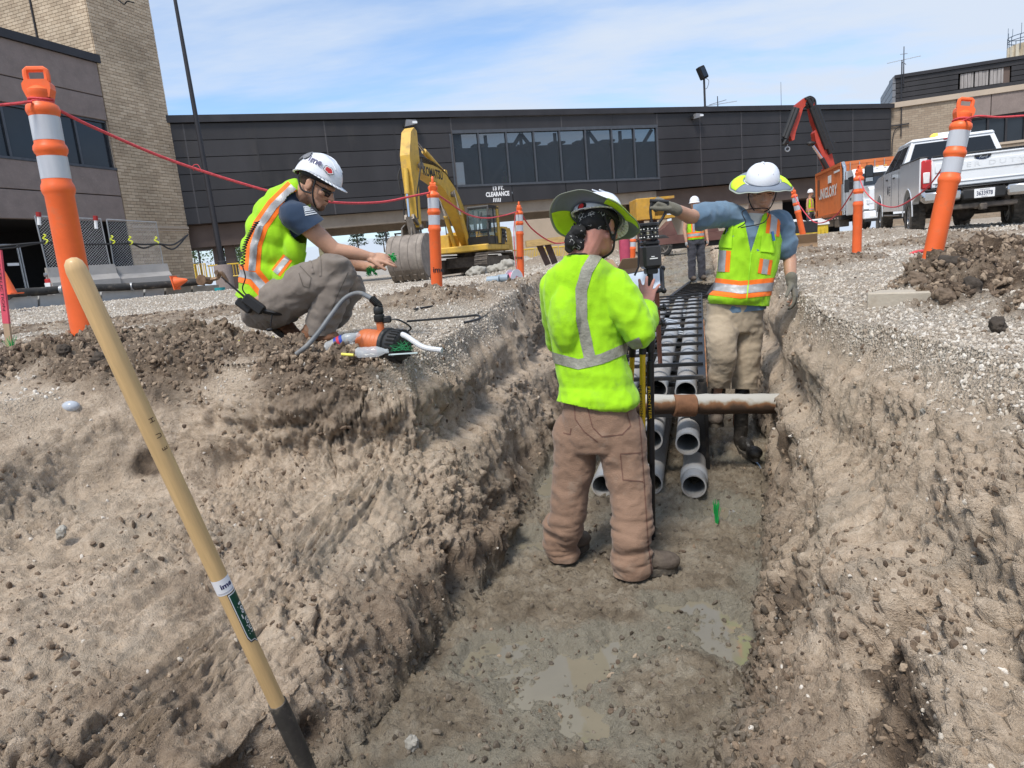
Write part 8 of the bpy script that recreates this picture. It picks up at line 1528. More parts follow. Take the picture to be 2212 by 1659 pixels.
def instrument():
    Y = 3.36; A = lambda u, v, dy=0: AY(u, v, Y+dy); rt = thing('survey_instrument', AZ(1408, 1150, -1.07), 'black robotic survey instrument on a pole with yellow legs beside the lime shirted man', 'survey instrument'); bk = mat('instrument_black', (.016, .016, .018), .38, var=.1); yl = mat('leg_yellow', (.72, .46, .02), .35, var=.05)
    top = A(1404, 585); bot = AZ(1410, 1165, -1.08); pole = MB(); d = (bot-top).normalized(); pole.tube([top, bot], .0155, 14); pole.build('pole', bk, rt, True, True); nrm = V(0, -1, 0)
    rd = MB(); rd.tube([A(1403, 640), A(1405, 760, 0)], .023, 14); rd.tube([A(1405, 780), A(1406, 1000)], .019, 14); rd.build('pole_sleeve', bk, rt, True, True)
    y1, y2 = A(1388, 762, -.02), A(1388, 1010, -.01); lg = MB(); lg.tube([y1, y2], .015, 14); L1 = lg.build('leg', yl, rt, True, True); mb = MB(); mb.tube([A(1389, 725, -.02), A(1388, 765, -.02)], .019, 14); mb.tube([y2, AZ(1398, 1140, -1.07)], .01, 10); mb.build('leg_clamp', bk, L1, True, True)
    y1, y2 = A(1366, 768, .12), A(1356, 960, .3); lg = MB(); lg.tube([y1, y2], .014, 14); L2 = lg.build('leg', yl, rt, True, True); mb = MB(); mb.tube([A(1367, 730, .1), A(1366, 770, .12)], .018, 14); mb.tube([y2, AZ(1350, 1080, -1.07)], .01, 10); mb.build('leg_clamp', bk, L2, True, True)
    text('PRECISION', 'lettering', m_ink, A(1384, 867, -.037), (0, 0, -1), (1, 0, 0), .014, rt, fit=.165, bold=.01); text('FRONTIER', 'lettering', yl, A(1403, 870, -.021), (0, 0, -1), (1, 0, 0), .014, rt, fit=.17, bold=.01)
    # head: base, square body, prism ring, cap
    cx = 1406; fr = Matrix.Rotation(R(8), 3, 'Z'); P = lambda x, y, z: A(cx, 583)+fr @ V(x, y, z)
    mb = MB(); mb.box(P(0, 0, .065), (.092, .08, .115), fr, .012); mb.box(P(0, 0, .13), (.084, .075, .03), fr, .01); mb.box(P(0, 0, -.005), (.06, .05, .03), fr, .006); bd = mb.build('instrument_body', bk, rt, 30, True); mb = MB(); mb.box(P(0, -.043, .066), (.072, .008, .095), fr, .008); mb.build('battery_cover', mat('cover_black', (.03, .03, .032), .5), bd, 30, True)
    mb = MB(); mb.box(P(0, -.0485, .055), (.04, .001, .005), fr); mb.box(P(-.004, -.0485, .064), (.016, .001, .004), fr); mb.build('marking', m_white, bd, world=True)
    mb = MB(); mb.lathe([(.034, .148), (.034, .205)], P(0, 0, 0), n=24); mb.build('prism_core', mat('core_dark', (.05, .05, .055), .2, .5), rt, True, True); mb = MB()
    for z in (.15, .168, .186, .204): mb.tube([P(.042*math.cos(2*math.pi*k/28), .042*math.sin(2*math.pi*k/28), z) for k in range(28)], .0035, 6, closed=True)
    for k in range(14): a = 2*math.pi*k/14; mb.tube([P(.043*math.cos(a), .043*math.sin(a), .148), P(.043*math.cos(a), .043*math.sin(a), .207)], .0028, 5)
    mb.build('prism_cage', bk, rt, True, True); st = MB()
    for z in (.158, .196):
        for k in range(14): a = 2*math.pi*(k+.5)/14; st.ell(P(.044*math.cos(a), .044*math.sin(a), z), (.0035, .0035, .0035), None, 6)
    st.build('glass_stud', mat('stud_white', (.8, .8, .8), .2), rt, True, True); pr = MB()
    for k in range(6): a = 2*math.pi*k/6; pr.ell(P(.032*math.cos(a), .032*math.sin(a), .177), (.012, .012, .014), None, 10)
    pr.build('prism_glass', mat('prism_gold', (.4, .36, .25), .1, .6), rt, True, True); mb = MB(); mb.lathe([(.044, .208), (.05, .212), (.05, .222), (.046, .226), (.001, .228)], P(0, 0, 0), n=28); mb.build('top_cap', bk, rt, 40, True)
    ah = MB(); ah.tube([P(-.055, 0, .15), P(-.062, .0, .02), P(-.085, .0, -.02)], .005, 6); ah.build('handle', bk, rt, True, True)
    # tablet on its bracket
    tc = A(1384, 612, .06); n = V(-.28, -.62, .73).normalized(); x = V(1, -.25, .02); x = (x-n*x.dot(n)).normalized(); y = n.cross(x); M = Matrix((x, y, n)).transposed(); tb = thing('tablet', tc, 'rugged black tablet computer clamped to the survey pole', 'tablet'); mb = MB(); mb.box(tc, (.235, .165, .025), M, .009); mb.build('case', bk, tb, 30, True); mb = MB(); mb.box(tc+n*.0135, (.195, .13, .002), M); mb.build('screen', mat('screen_pale', (.36, .42, .5), .12, emis=(.45, .5, .6, .25)), tb, world=True)
    for sx in (-1, 1):
        for sy in (-1, 1): mb = MB(); mb.ell(tc+x*sx*.112+y*sy*.077, (.014, .014, .016), M, 12); mb.build('corner_bumper', bk, tb, True, True)
    mb = MB(); mb.tube([tc-n*.02, A(1405, 655)], .008, 8); mb.tube([A(1416, 668, -.02), A(1434, 664, -.03)], .008, 8); mb.lathe([(.014, 0), (.018, .004), (.014, .014)], A(1432, 664, -.03), (1, 0, .1), 12); mb.tube([A(1414, 700, -.02), A(1432, 697, -.03)], .008, 8); mb.lathe([(.016, 0), (.02, .004), (.016, .016)], A(1428, 698, -.03), (1, 0, .1), 8); mb.box(A(1406, 668), (.05, .05, .05), None, .008); mb.box(A(1406, 700), (.046, .05, .035), None, .008); mb.build('bracket', bk, rt, True, True)
instrument()
# ---------------- the man crouching on the left bank
def worker_crouch():
    Y = 4.1; A = lambda u, v, dy=0: AY(u, v, Y+dy); rt = thing('person', A(655, 748), 'man crouching on the left bank in white helmet, sunglasses and orange striped vest', 'person')
    fd = V(.80, -.14, -.52); hc = A(684, 401, .0); M = fr_head(fd, (.3, 0, 1)); mb = MB(); P = head(mb, hc, M, 1.04, A(636, 432, .06))
    sh = A(640, 468, -.13); el = A(722, 541, -.10); wr = A(797, 554, -.06); shl = A(652, 466, .25); ell_ = A(735, 566, .24); wrl = A(800, 577, .10)
    limb(mb, [A(636, 432, .06), A(590, 520, .06), A(560, 640, .06)], [.065, .1, .1]); limb(mb, [sh, A(685, 507, -.12), el, A(760, 546, -.08), wr], [.056, .054, .046, .04, .028]); limb(mb, [shl, ell_, A(765, 572, .17), wrl], [.05, .042, .04, .029])
    hand(mb, wr, V(.95, .0, -.22), V(.2, -.65, .75), 1.04, (.06, .25, .45, .5), .12, .5, .5, 1); hand(mb, wrl, V(.9, -.35, .0), V(.1, .3, -.95), 1.04, (.35, .4, .4, .4), .08, .6, .3, -1)
    hipn, hipf = A(572, 652, -.08), A(580, 650, .17); kn, kf = A(730, 580, -.12), A(756, 622, .2); an, af = A(692, 722, -.1), A(655, 728, .2)
    limb(mb, [hipn, kn, an], [.08, .055, .04]); limb(mb, [hipf, kf, af], [.08, .055, .04]); skin(mb, rt, m_skin2)
    # hair at the temple and short beard
    hm = mat('short_hair', (.06, .035, .022), .8, var=.4, vs=60, bump=.6, bs=300); q = lambda x, y, z: Vector(hc)+M @ V(x*1.04, y*1.04, z*1.04); g = MB(); g.ell(q(0, -.018, .026), (.081, .097, .086), M); me = vox(g, .005, 2); me = cut(me, [(q(0, 0, -.035), M @ V(0, -.35, 1)), (q(0, .045, 0), M @ V(0, -1, 0))], 0, 'hair', hm); link('hair', me, rt, True)
    g = MB(); g.ell(q(0, .068, -.096), (.031, .026, .024), M); g.ell(q(0, .084, -.05), (.028, .013, .006), M); me = vox(g, .004, 2); wrinkle(me, .0015, 60); me.materials.append(mat('beard', (.16, .085, .05), .8, bump=.6, bs=300)); link('beard', me, rt, True)
    # t-shirt: torso under the vest and two sleeves
    tsh = cloth('navy_cloth', (.022, .040, .075), .2, 240); g = MB()
    def torso(g, e=0):
        st = [((634, 430), .075), ((622, 446), .11), ((608, 470), .135), ((596, 505), .155), ((588, 545), .16), ((584, 585), .158), ((578, 622), .155), ((574, 655), .16)]
        for (p, r) in st: g.ell(A(*p, .06), (r+e, .175+e if r > .1 else .1+e, .10+e), Matrix.Rotation(R(28), 3, 'Y'))
        for (p0, r0), (p1, r1) in zip(st, st[1:]): pass
    torso(g); limb(g, [A(628, 462, -.05), sh, A(668, 487, -.13), A(680, 497, -.13)], [.075, .082, .076, .078]); limb(g, [A(630, 462, .15), shl, A(690, 505, .25)], [.07, .075, .07])
    me = vox(g, .0085, 16, .5, 'tshirt'); wrinkle(me, .007, 7, (1, 1, 1), 2, True, 3); q_ = cut(me, [pl2(697, 476, 648, 507, Y, (640, 460))], 0, 'tshirt'); q_.materials.append(tsh); o = link('tshirt', q_, rt, True)
    fw = mat('flag_white', (.6, .63, .66), .7); 
    for k in range(6): vband(q_ if False else o.data, [(0, 0), (1, 1)], 0, 1, Y, 0, 'x', fw, o) if False else None
    keep = o.data.copy(); keep.transform(ROOTM(rt)); fr_pl = (A(640, 460, -.02), V(0, -1, 0))
    for k in range(5): t = k/4; vband(keep, [(655+1.0*k+0, 448+4.3*k), (674+2.6*k, 445+4.0*k)], -1.1, 1.1, Y, .003, 'flag_stripe', fw, o, fr_pl)
    vband(keep, [(658, 450), (669, 449)], -1.5, 6, Y, .0022, 'flag_canton', fw, o, fr_pl)
    # vest
    g = MB(); torso(g, .016); g.ell(A(585, 640, .06), (.18, .21, .09), Matrix.Rotation(R(20), 3, 'Y')); g.ell(A(616, 645, .02), (.13, .2, .12)); g.ell(A(645, 540, .03), (.08, .15, .12)); g.ell(A(628, 600, .0), (.08, .17, .12)); g.ell(A(634, 424, .06), (.075, .085, .05), Matrix.Rotation(R(28), 3, 'Y')); me = vox(g, .0085, 30, .5, 'vest'); wrinkle(me, .006, 4.5, (1.5, .7, .7), 2, True, 6); wrinkle(me, .004, 12, (1.2, 1, .5), 2, True, 2)
    armh = pl2(612, 436, 650, 530, Y, (580, 500))
    # armhole: drop what lies inside an ellipse round the shoulder on the near side
    bm = bmesh.new(); bm.from_mesh(me); ctr = A(655, 462, -.13); dl = []
    for f in bm.faces:
        c = f.calc_center_median(); k = (c-ctr)
        if c.y < Y+.02 and (k.x*.55+k.z*-.2)**2*0+((k.x+.015)/.105)**2+((k.z+.01)/.155)**2 < 1: dl.append(f)
    bmesh.ops.delete(bm, geom=dl, context='FACES'); bm.to_mesh(me); bm.free()
    q_ = cut(me, [pl2(496, 628, 558, 682, Y, (600, 500)), pl2(540, 681, 646, 690, Y, (600, 500)), pl2(644, 690, 640, 610, Y, (560, 600)) if False else pl2(646, 690, 668, 470, Y, (560, 600))], 0, 'vest'); q_.materials.append(m_vest); keep = q_.copy(); o = link('vest', q_, rt, True); md = o.modifiers.new('s', 'SOLIDIFY'); md.thickness = .003; md.offset = -1
    ns = (A(600, 500, .05), V(0, -1, 0))
    for w, m_, nm_, of in ((17, m_vor, 'orange_band', .002), (7.5, m_sil, 'silver_band', .0045)): vband(keep, [(634, 404), (592, 445), (563, 487), (549, 530), (545, 585)], -w, w, Y, of, nm_, m_, o, ns); vband(keep, [(486, 584), (548, 596), (575, 628), (650, 642)], -w*1.15, w*1.15, Y, of+.001, nm_, m_, o, ns)
    for w, m_, nm_, of in ((12, m_vor, 'orange_band', .002), (6, m_sil, 'silver_band', .004)): vband(keep, [(596, 590), (622, 556)], -w, w, Y, of, nm_, m_, o, ns)
    vband(keep, [(660, 545), (644, 610), (642, 682)], -1.3, 1.3, Y, .006, 'zip', mat('zip_lime', (.35, .75, .02), .4), o, ns)
    # coiled radio lead, radio, belt kit
    mb = MB(); base_ = arc([A(556, 478, -.15), A(540, 505, -.17), A(528, 535, -.17), A(524, 575, -.17)], 30); pts = []
    for i, p in enumerate(base_): a = i*1.25; pts.append(p+V(math.cos(a)*.011, math.sin(a)*.011, 0))
    mb.tube(arc(pts, 3), .0035, 5); mb.tube(arc([A(524, 575, -.18), A(530, 600, -.19), A(524, 625, -.19), A(540, 645, -.18)], 6), .004, 6); mb.build('radio_lead', m_strap, rt, True, True)
    rd = thing('radio', A(548, 655, -.2), 'black two way radio with aerial on the crouching man\'s hip', 'radio'); d = (A(566, 672, -.2)-A(530, 645, -.2)).normalized(); fr = frame(d); mb = MB(); mb.box(A(548, 657, -.2), (.06, .035, .13), fr, .008); mb.box(A(528, 660, -.17), (.05, .04, .1), fr, .008); mb.build('body', bkm := mat('radio_black', (.014, .014, .015), .5), rd, 30, True); mb = MB(); mb.tube([A(530, 643, -.2), A(478, 598, -.22)], [.007, .004], 8); mb.build('aerial', bkm, rd, True, True)
    mb = MB(); mb.tube(arc([A(560, 668, -.19), A(600, 675, -.17), A(640, 668, -.12)], 6), .02, 6); mb.tube([A(588, 680, -.19), A(584, 705, -.19)], .004, 5); mb.ell(A(582, 712, -.19), (.02, .012, .01)); mb.build('belt', m_strap, rt, True, True)
    # trousers
    m_tr = cloth('taupe_cloth', (.195, .165, .14), .3, 200, dirt=.1, dcol=(.28, .25, .21)); g = MB(); g.ell(A(590, 665, .05), (.15, .2, .12)); g.ell(A(566, 672, .05), (.1, .17, .09))
    limb(g, [A(600, 655, -.06), A(660, 618, -.12), A(724, 584, -.13), A(736, 590, -.12)], [.12, .112, .088, .075]); limb(g, [A(732, 590, -.12), A(712, 650, -.12), an+V(0, 0, .02)], [.084, .088, .072]); limb(g, [hipf, A(690, 630, .2), kf], [.11, .09, .08]); limb(g, [kf, A(720, 680, .18), A(680, 725, .2)], [.08, .08, .065])
    me = vox(g, .0085, 7, .5, 'trousers'); wrinkle(me, .013, 5.5, (1, .7, 1.4), 2, True, 5); wrinkle(me, .005, 12, (1.3, 1, .8), 2, True, 7); q_ = cut(me, [pl2(640, 726, 760, 726, Y, (700, 600))], 0, 'trousers'); q_.materials.append(m_tr); keep = q_.copy(); o = link('trousers', q_, rt, True); sd2 = mat('seam_taupe', (.1, .085, .07), .9); nsl = (A(700, 600, .02), V(0, -1, 0))
    vband(keep, [(752, 588), (728, 640), (700, 715)], -.8, .8, Y, .0025, 'seam', sd2, o, nsl); vband(keep, [(648, 575), (672, 600), (668, 622), (655, 618), (646, 590)], -.8, .8, Y, .0025, 'pocket_seam', sd2, o, nsl)
    for p in ([(668, 558), (676, 590)], [(690, 554), (692, 596)]): vband(keep, p, -3, 3, Y, .004, 'strap_fold', m_tr, o, nsl)
    boot(rt, A(655, 747, -.1), A(728, 748, -.12), m_leather, m_sole, .09, .05); b = boot(rt, A(578, 706, .12), A(640, 748, .08), m_leather, m_sole, .1, .05, up=V(.75, 0, .65))
    # helmet, straps, sunglasses
    HM = fr_head(fd+V(0, 0, .06), (.3, 0, 1)); hcap = hc+HM @ V(0, -.005, .032); h, HP = helmet(rt, hcap, HM, 1.08)
    ps = lambda x, y, z: Vector(hcap)+HM @ V(x, y, z)
    def on(az, el, r=1.0): a = R(az); e = R(el); return ps(.108*1.08*math.cos(e)**.82*math.cos(a)*r, .13*1.08*math.cos(e)**.82*math.sin(a)*r, .018*1.08+.118*1.08*math.sin(e)**1.05*r)
    def stick(nm_, az, el, fn):
        p = on(az, el); n = ((on(az+2, el)-on(az-2, el)).cross(on(az, el+2)-on(az, el-2))).normalized(); n = n if n.dot(p-hcap) > 0 else -n; rg = HM @ V(0, 1, 0); rg = (rg-n*rg.dot(n)).normalized(); up_ = n.cross(rg); up_ = up_ if up_.z > 0 else -up_; rg = up_.cross(n); fn(p+n*.0035, rg, up_, n)
    stick('ime', -2, 36, lambda p, r_, u_, n: text('ime', 'helmet_lettering', mat('navy_ink', (.01, .012, .09), .5), p+n*.003, r_, u_, .04, h, fit=.08, bold=.03, depth=.002)); gk = mat('sticker_grey', (.16, .16, .17), .5, var=.4, vs=90)
    for az, el, r_ in ((-44, 40, .026), (-66, 30, .022), (-60, 54, .017)): stick('disc', az, el, lambda p, a, b_, n, r_=r_: (lambda mb: (mb.lathe([(.001, .003), (r_, .001), (r_, -.003)], p, n, 20, cap=False), mb.build('round_sticker', gk, h, True, True)))(MB()))
    def arrow(p, a, b_, n):
        S_ = 1.3; out = [(-.026, .006), (-.018, .014), (-.002, .015), (.0, .019), (.012, .015), (.026, 0), (.012, -.015), (0, -.019), (-.002, -.014), (-.018, -.014), (-.026, -.006), (-.022, 0)]
        for k_, mm, nm_ in ((1.0, m_ink, 'arrow_sticker'), (.87, mat('sticker_white', (.75, .74, .74), .5), 'arrow_sticker'), (.68, mat('sticker_red', (.5, .03, .03), .5, var=.3, vs=200), 'arrow_sticker')): mb = MB(); mb.add([p+n*(.0004+.0012*(1-k_)*3)+a*x*k_*S_+b_*y*k_*S_ for x, y in out], [tuple(range(12))]); mb.build(nm_, mm, h, world=True)
    stick('a', 38, 28, arrow)
    mb = MB(); mb.tube(arc([q(.088, .02, .03), q(.086, .03, -.03), q(.065, .055, -.085), q(0, .07, -.118)], 6), .0055, 6); mb.tube(arc([q(.083, -.08, .0), q(.088, -.03, -.05), q(.083, .025, -.045)], 6), .0055, 6); mb.tube(arc([q(-.088, .02, .03), q(-.086, .03, -.03), q(-.065, .055, -.085), q(0, .07, -.118)], 6), .0055, 6); mb.build('chin_strap', m_strap, rt, True, True)
    mb = MB(); vs = []; 
    for i in range(13):
        a = R(-62)+R(124)*i/12
        for z in (.014, -.004, -.024): k = .0 if z > 0 else .003; vs.append(q(math.sin(a)*.073, .03+math.cos(a)*.072-k, z-.004+.004*abs(math.sin(a))))
    mb.add(vs, [(3*i+j, 3*i+3+j, 3*i+4+j, 3*i+1+j) for i in range(12) for j in range(2)]); g_ = mb.build('sunglasses', mat('dark_lens', (.008, .009, .012), .05, spec=.8), rt, True, True); md = g_.modifiers.new('s', 'SOLIDIFY'); md.thickness = .003; mb = MB()
    for sx in (-1, 1): mb.tube([q(sx*.066, .062, .008), q(sx*.083, -.005, .016)], .003, 6)
    mb.build('temple_arm', m_strap, g_, True, True)
    # green whiskers in his hands
    wh = mat('whisker_green', (.015, .32, .07), .45); rr = random.Random(8)
    for (u, v, dy, lb) in ((802, 584, .02, 'bunch of green marker bristles below the crouching man\'s hands'), (845, 556, .02, 'bunch of green marker bristles between the crouching man\'s fingers')):
        c = A(u, v, dy); t = thing('green_bristles', c, lb, 'survey marker', 'green bristle bunches in the hands'); mb = MB()
        for k in range(60): e = V(rr.uniform(-1, 1), rr.uniform(-.6, .6), rr.uniform(-1, 1)).normalized()*rr.uniform(.02, .042); m0 = c+e*.5+V(rr.uniform(-.01, .01), 0, rr.uniform(-.012, .012)); mb.tube([c+e*.1, m0, c+e+V(0, 0, -.01)], .0022, 4)
        mb.build('bristles', wh, t, world=True)
worker_crouch()
# ---------------- the man in the blue shirt by the rack
def worker_blue():
    Y = 4.62; A = lambda u, v, dy=0: AY(u, v, Y+dy); rt = thing('person', AZ(1600, 985, -1.03), 'man in blue t-shirt and wide brimmed helmet standing in the trench by the rack', 'person')
    fd = V(-.16, -.86, -.38); hc = A(1645, 412, -.02); M = fr_head(fd, (.05, 0, 1)); mb = MB(); P = head(mb, hc, M, 1.0, A(1634, 472, .03)); q = lambda x, y, z: Vector(hc)+M @ V(x, y, z)
    shr, elr, wrr = A(1560, 462, .02), A(1490, 468, -.2), A(1451, 449, -.33); shl, ell_, wrl = A(1684, 482, .05), A(1706, 560, .02), A(1710, 610, -.06)
    limb(mb, [A(1630, 470, .03), A(1625, 520, .05), A(1595, 660, .05)], [.06, .09, .09]); limb(mb, [A(1620, 470, .03), shr, elr, A(1470, 458, -.27), wrr], [.05, .052, .047, .04, .031]); limb(mb, [shl, ell_, A(1707, 585, -.02), wrl], [.05, .044, .04, .03])
    hand(mb, wrr, V(-.82, -.12, .45), V(.25, -.55, .8), 1.05, (1.25,)*4, .02, .4, .9, -1); hand(mb, wrl, V(.15, -.25, -.95), V(.7, -.5, -.1), 1.05, (.3, .4, .6, .6), .12, 1.0, .2, 1)
    fl, f2 = A(1550, 912, .0), AZ(1592, 955, -1.03); limb(mb, [A(1562, 670), A(1560, 755, -.1), fl+V(0, 0, .14)], [.06, .04, .028]); limb(mb, [A(1610, 670), A(1605, 780, .03), f2+V(0, 0, .14)], [.06, .04, .028]); skin(mb, rt, m_skin2)
    gl = cloth('grey_glove', (.15, .14, .11), .4, 300, dirt=.25, dcol=(.24, .2, .16)); g = MB(); hand(g, wrr, V(-.82, -.12, .45), V(.25, -.55, .8), 1.2, (1.25,)*4, .03, .4, .9, -1); g.cap(wrr-V(-.82, -.12, .45).normalized()*.035, wrr, .037, .036); me = vox(g, .0045, 2); me.materials.append(gl); link('glove', me, rt, True)
    g = MB(); hand(g, wrl, V(.15, -.25, -.95), V(.7, -.5, -.1), 1.2, (.3, .4, .6, .6), .16, 1.0, .2, 1); g.cap(wrl+V(0, 0, .035), wrl, .037, .036); me = vox(g, .0045, 2); me.materials.append(gl); link('glove', me, rt, True)
    blue = cloth('blue_cloth', (.12, .19, .265), .2, 240, var=.12); g = MB()
    def torso(g, e=0): loft(g, [(A(1634, 466, .03), .062+e, .06+e, 0), (A(1632, 476, .03), .11+e, .075+e, 0), (A(1628, 490, .04), .175+e, .095+e, R(4)), (A(1624, 515, .05), .19+e, .115+e, R(4)), (A(1618, 560, .05), .182+e, .125+e, R(2)), (A(1608, 610, .05), .175+e, .125+e, 0), (A(1596, 655, .04), .18+e, .13+e, 0), (A(1590, 675, .04), .187+e, .138+e, 0)])
    torso(g); limb(g, [A(1600, 475, .03), shr, A(1528, 466, -.06), A(1505, 470, -.13)], [.075, .08, .076, .076]); limb(g, [A(1660, 485, .04), shl, A(1694, 520, .04), A(1697, 535, .03)], [.075, .078, .074, .072])
    me = vox(g, .0085, 8, .5, 'tshirt'); wrinkle(me, .012, 6, (1, 1, 1.2), 2, True, 3); q_ = cut(me, [pl2(1497, 446, 1501, 496, Y, (1560, 470)), (A(1590, 672, 0), (0, 0, 1))], 0, 'tshirt'); q_.materials.append(blue); link('tshirt', q_, rt, True)
    g = MB(); g.lathe([(.085, -.05), (.075, -.02), (.07, .015), (.076, .035)], A(1631, 474, .03), A(1636, 440, .03)-A(1631, 474, .03), 26, cap=False); me = g.mesh('neck_gaiter'); wrinkle(me, .006, 10); me.materials.append(cloth('gaiter_white', (.55, .53, .48))); o = link('neck_gaiter', me, rt, True); o.data.polygons.foreach_set('use_smooth', [True]*len(o.data.polygons)); md = o.modifiers.new('s', 'SOLIDIFY'); md.thickness = .006
    # vest with open V
    g = MB(); torso(g, .013); g.ell(A(1592, 640, .0), (.188, .145, .08)); me = vox(g, .0085, 9, .5, 'vest'); wrinkle(me, .007, 4.5, (1.2, .8, .7), 2, True, 4); wrinkle(me, .0045, 13, (1.3, 1, .5), 2, True, 9); bm = bmesh.new(); bm.from_mesh(me)
    tri = [(1600, 440), (1662, 440), (1622, 546)]; pls = [pl2(1601, 440, 1622, 546, Y, (1630, 450)), pl2(1656, 440, 1622, 546, Y, (1630, 450))]
    for c, n in pls: bmesh.ops.bisect_plane(bm, geom=bm.verts[:]+bm.edges[:]+bm.faces[:], plane_co=c, plane_no=n)
    dl = [f for f in bm.faces if all((f.calc_center_median()-c).dot(n) > 0 for c, n in pls) and f.calc_center_median().y < Y+.06]
    dl += [f for f in bm.faces if f not in dl and any((((f.calc_center_median()-c0).x/.085)**2+((f.calc_center_median()-c0).z/.125)**2) < 1 for c0 in (A(1548, 476, .02), A(1700, 492, .05)))]
    bmesh.ops.delete(bm, geom=list(set(dl)), context='FACES'); bm.to_mesh(me); bm.free()
    q_ = cut(me, [pl2(1517, 655, 1660, 662, Y, (1600, 500))], 0, 'vest'); q_.materials.append(m_vest); keep = q_.copy(); o = link('vest', q_, rt, True); md = o.modifiers.new('s', 'SOLIDIFY'); md.thickness = .003; md.offset = -1; fr_ = (A(1620, 500, .05), V(0, -1, 0))
    for w, m_, nm_, of in ((15, m_vor, 'orange_band', .002), (7, m_sil, 'silver_band', .0045)):
        for p in ([(1584, 425), (1582, 455), (1579, 482)], [(1669, 432), (1672, 470), (1668, 510)]): vband(keep, p, -w, w, Y, of, nm_, m_, o, fr_)
    for w, m_, nm_, of in ((19, m_vor, 'orange_band', .002), (9, m_sil, 'silver_band', .0045)): vband(keep, [(1500, 614), (1600, 626), (1700, 616)], -w, w, Y, of, nm_, m_, o)
    for a0, w in (((1562, 541, 1559, 587), 17), ((1655, 560, 1650, 592), 14)):
        vband(keep, [a0[:2], a0[2:]], -w, w, Y, .002, 'orange_band', m_vor, o, fr_); vband(keep, [a0[:2], a0[2:]], -w*.45, w*.45, Y, .0045, 'silver_band', m_sil, o, fr_)
    pk = cloth('lime_pocket', (.36, .72, .02)); vband(keep, [(1568, 487), (1564, 535)], -17, 17, Y, .008, 'pocket', pk, o, fr_); vband(keep, [(1660, 505), (1656, 545)], -15, 15, Y, .008, 'pocket', pk, o, fr_); vband(keep, [(1622, 546), (1612, 655)], -1.2, 1.2, Y, .006, 'zip', mat('zip_lime', (.35, .75, .02), .4), o, fr_)
    mb = MB(); mb.bar(A(1668, 500, -.11), A(1672, 520, -.12), .014); mb.build('pen', mat('pen_blue', (.03, .12, .3), .4), rt, world=True)
    # trousers
    m_tr = cloth('khaki_cloth', (.37, .30, .215), .3, 200, dirt=.22, dcol=(.16, .13, .1), ds=4); g = MB(); loft(g, [(A(1588, 648, .04), .18, .13, 0), (A(1586, 680, .04), .185, .132, 0), (A(1586, 715, .04), .175, .12, 0)])
    limb(g, [A(1560, 705, .0), A(1558, 745, -.10), A(1562, 770, -.11), A(1552, 838, -.02)], [.105, .09, .082, .068]); limb(g, [A(1614, 705, .05), A(1612, 770, .03), A(1607, 845, .03)], [.105, .09, .078])
    me = vox(g, .0085, 7, .5, 'trousers'); wrinkle(me, .007, 5, (.8, .8, 1.6), 2, True, 5); wrinkle(me, .004, 13, (1, 1, 1.2), 2, True, 8); q_ = cut(me, [pl2(1500, 838, 1660, 842, Y, (1580, 700)), (A(1588, 650, .04), (0, 0, -1))], 0, 'trousers'); q_.materials.append(m_tr); link('trousers', q_, rt, True)
    wet = mat('wet_boot', (.022, .02, .018), .45, var=.4, vs=8, bump=.5, bs=50, dirt=.3, dcol=(.12, .1, .08)); mb = MB()
    for hl, te, up_ in ((A(1552, 918, .1), A(1544, 926, -.18), None), (AZ(1594, 965, -1.04), AZ(1636, 1000, -1.04), None)):
        b = boot(rt, hl, te, wet if te.x > 1.5 else m_mudboot, m_sole, .3, .05, ankle=(A(1552, 840, .0) if te.x < 1.5 else A(1604, 845, .03)))
    HM = fr_head(fd+V(0, 0, .02), (.05, 0, 1)); hcap = hc+HM @ V(0, -.012, .042); h, HP = helmet(rt, hcap, HM, 1.0, True, False, brimcols=[(R(-50), R(18)), (R(162), R(230))])
    mb = MB()
    for sx in (-1, 1): mb.tube(arc([q(sx*.088, .03, .02), q(sx*.083, .035, -.04), q(sx*.05, .06, -.105), q(0, .07, -.125)], 6), .004, 6)
    mb.tube(arc([q(.06, .05, -.1), A(1660, 452, -.1), A(1650, 480, -.14), A(1600, 492, -.13)], 8), .0035, 6); mb.tube(arc([q(-.06, .05, -.1), A(1606, 455, -.1), A(1610, 480, -.13), A(1594, 492, -.13)], 8), .0035, 6); mb.build('chin_cord', m_strap, rt, True, True)
    mb = MB(); 
    for sx in (-1, 1): mb.ell(q(sx*.03, .077, -.008), (.012, .006, .006), M, 12)
    mb.build('eye', mat('eye_dark', (.03, .02, .015), .2), rt, True, True); mb = MB()
    for sx in (-1, 1): mb.ell(q(sx*.031, .088, .01), (.018, .006, .004), M, 12)
    mb.build('eyebrow', mat('short_hair', (.06, .035, .022), .8), rt, True, True)
    # the shovel he leans on: D grip and shaft
    t = thing('shovel', A(1420, 600, -.34), 'black D handled shovel standing upright under the gloved fist', 'shovel'); bk = mat('grip_black', (.018, .018, .02), .45); Yb = -.36; mb = MB(); mb.tube(arc([A(1412, 498, Yb), A(1408, 480, Yb), A(1405, 455, Yb), A(1408, 432, Yb)], 6), .0085, 10); mb.tube(arc([A(1416, 498, Yb), A(1424, 482, Yb), A(1436, 462, Yb), A(1442, 440, Yb)], 6), .0085, 10); mb.tube([A(1404, 434, Yb), A(1444, 436, Yb)], .012, 10); mb.tube([A(1414, 492, Yb), A(1413, 520, Yb)], [.014, .02], 12); mb.build('d_grip', bk, t, True, True); mb = MB(); mb.tube([A(1413, 518, Yb), AZ(1432, 900, -1.0)], .017, 12); mb.build('shaft', mat('shaft_wood', (.3, .12, .08), .5), t, True, True)
worker_blue()
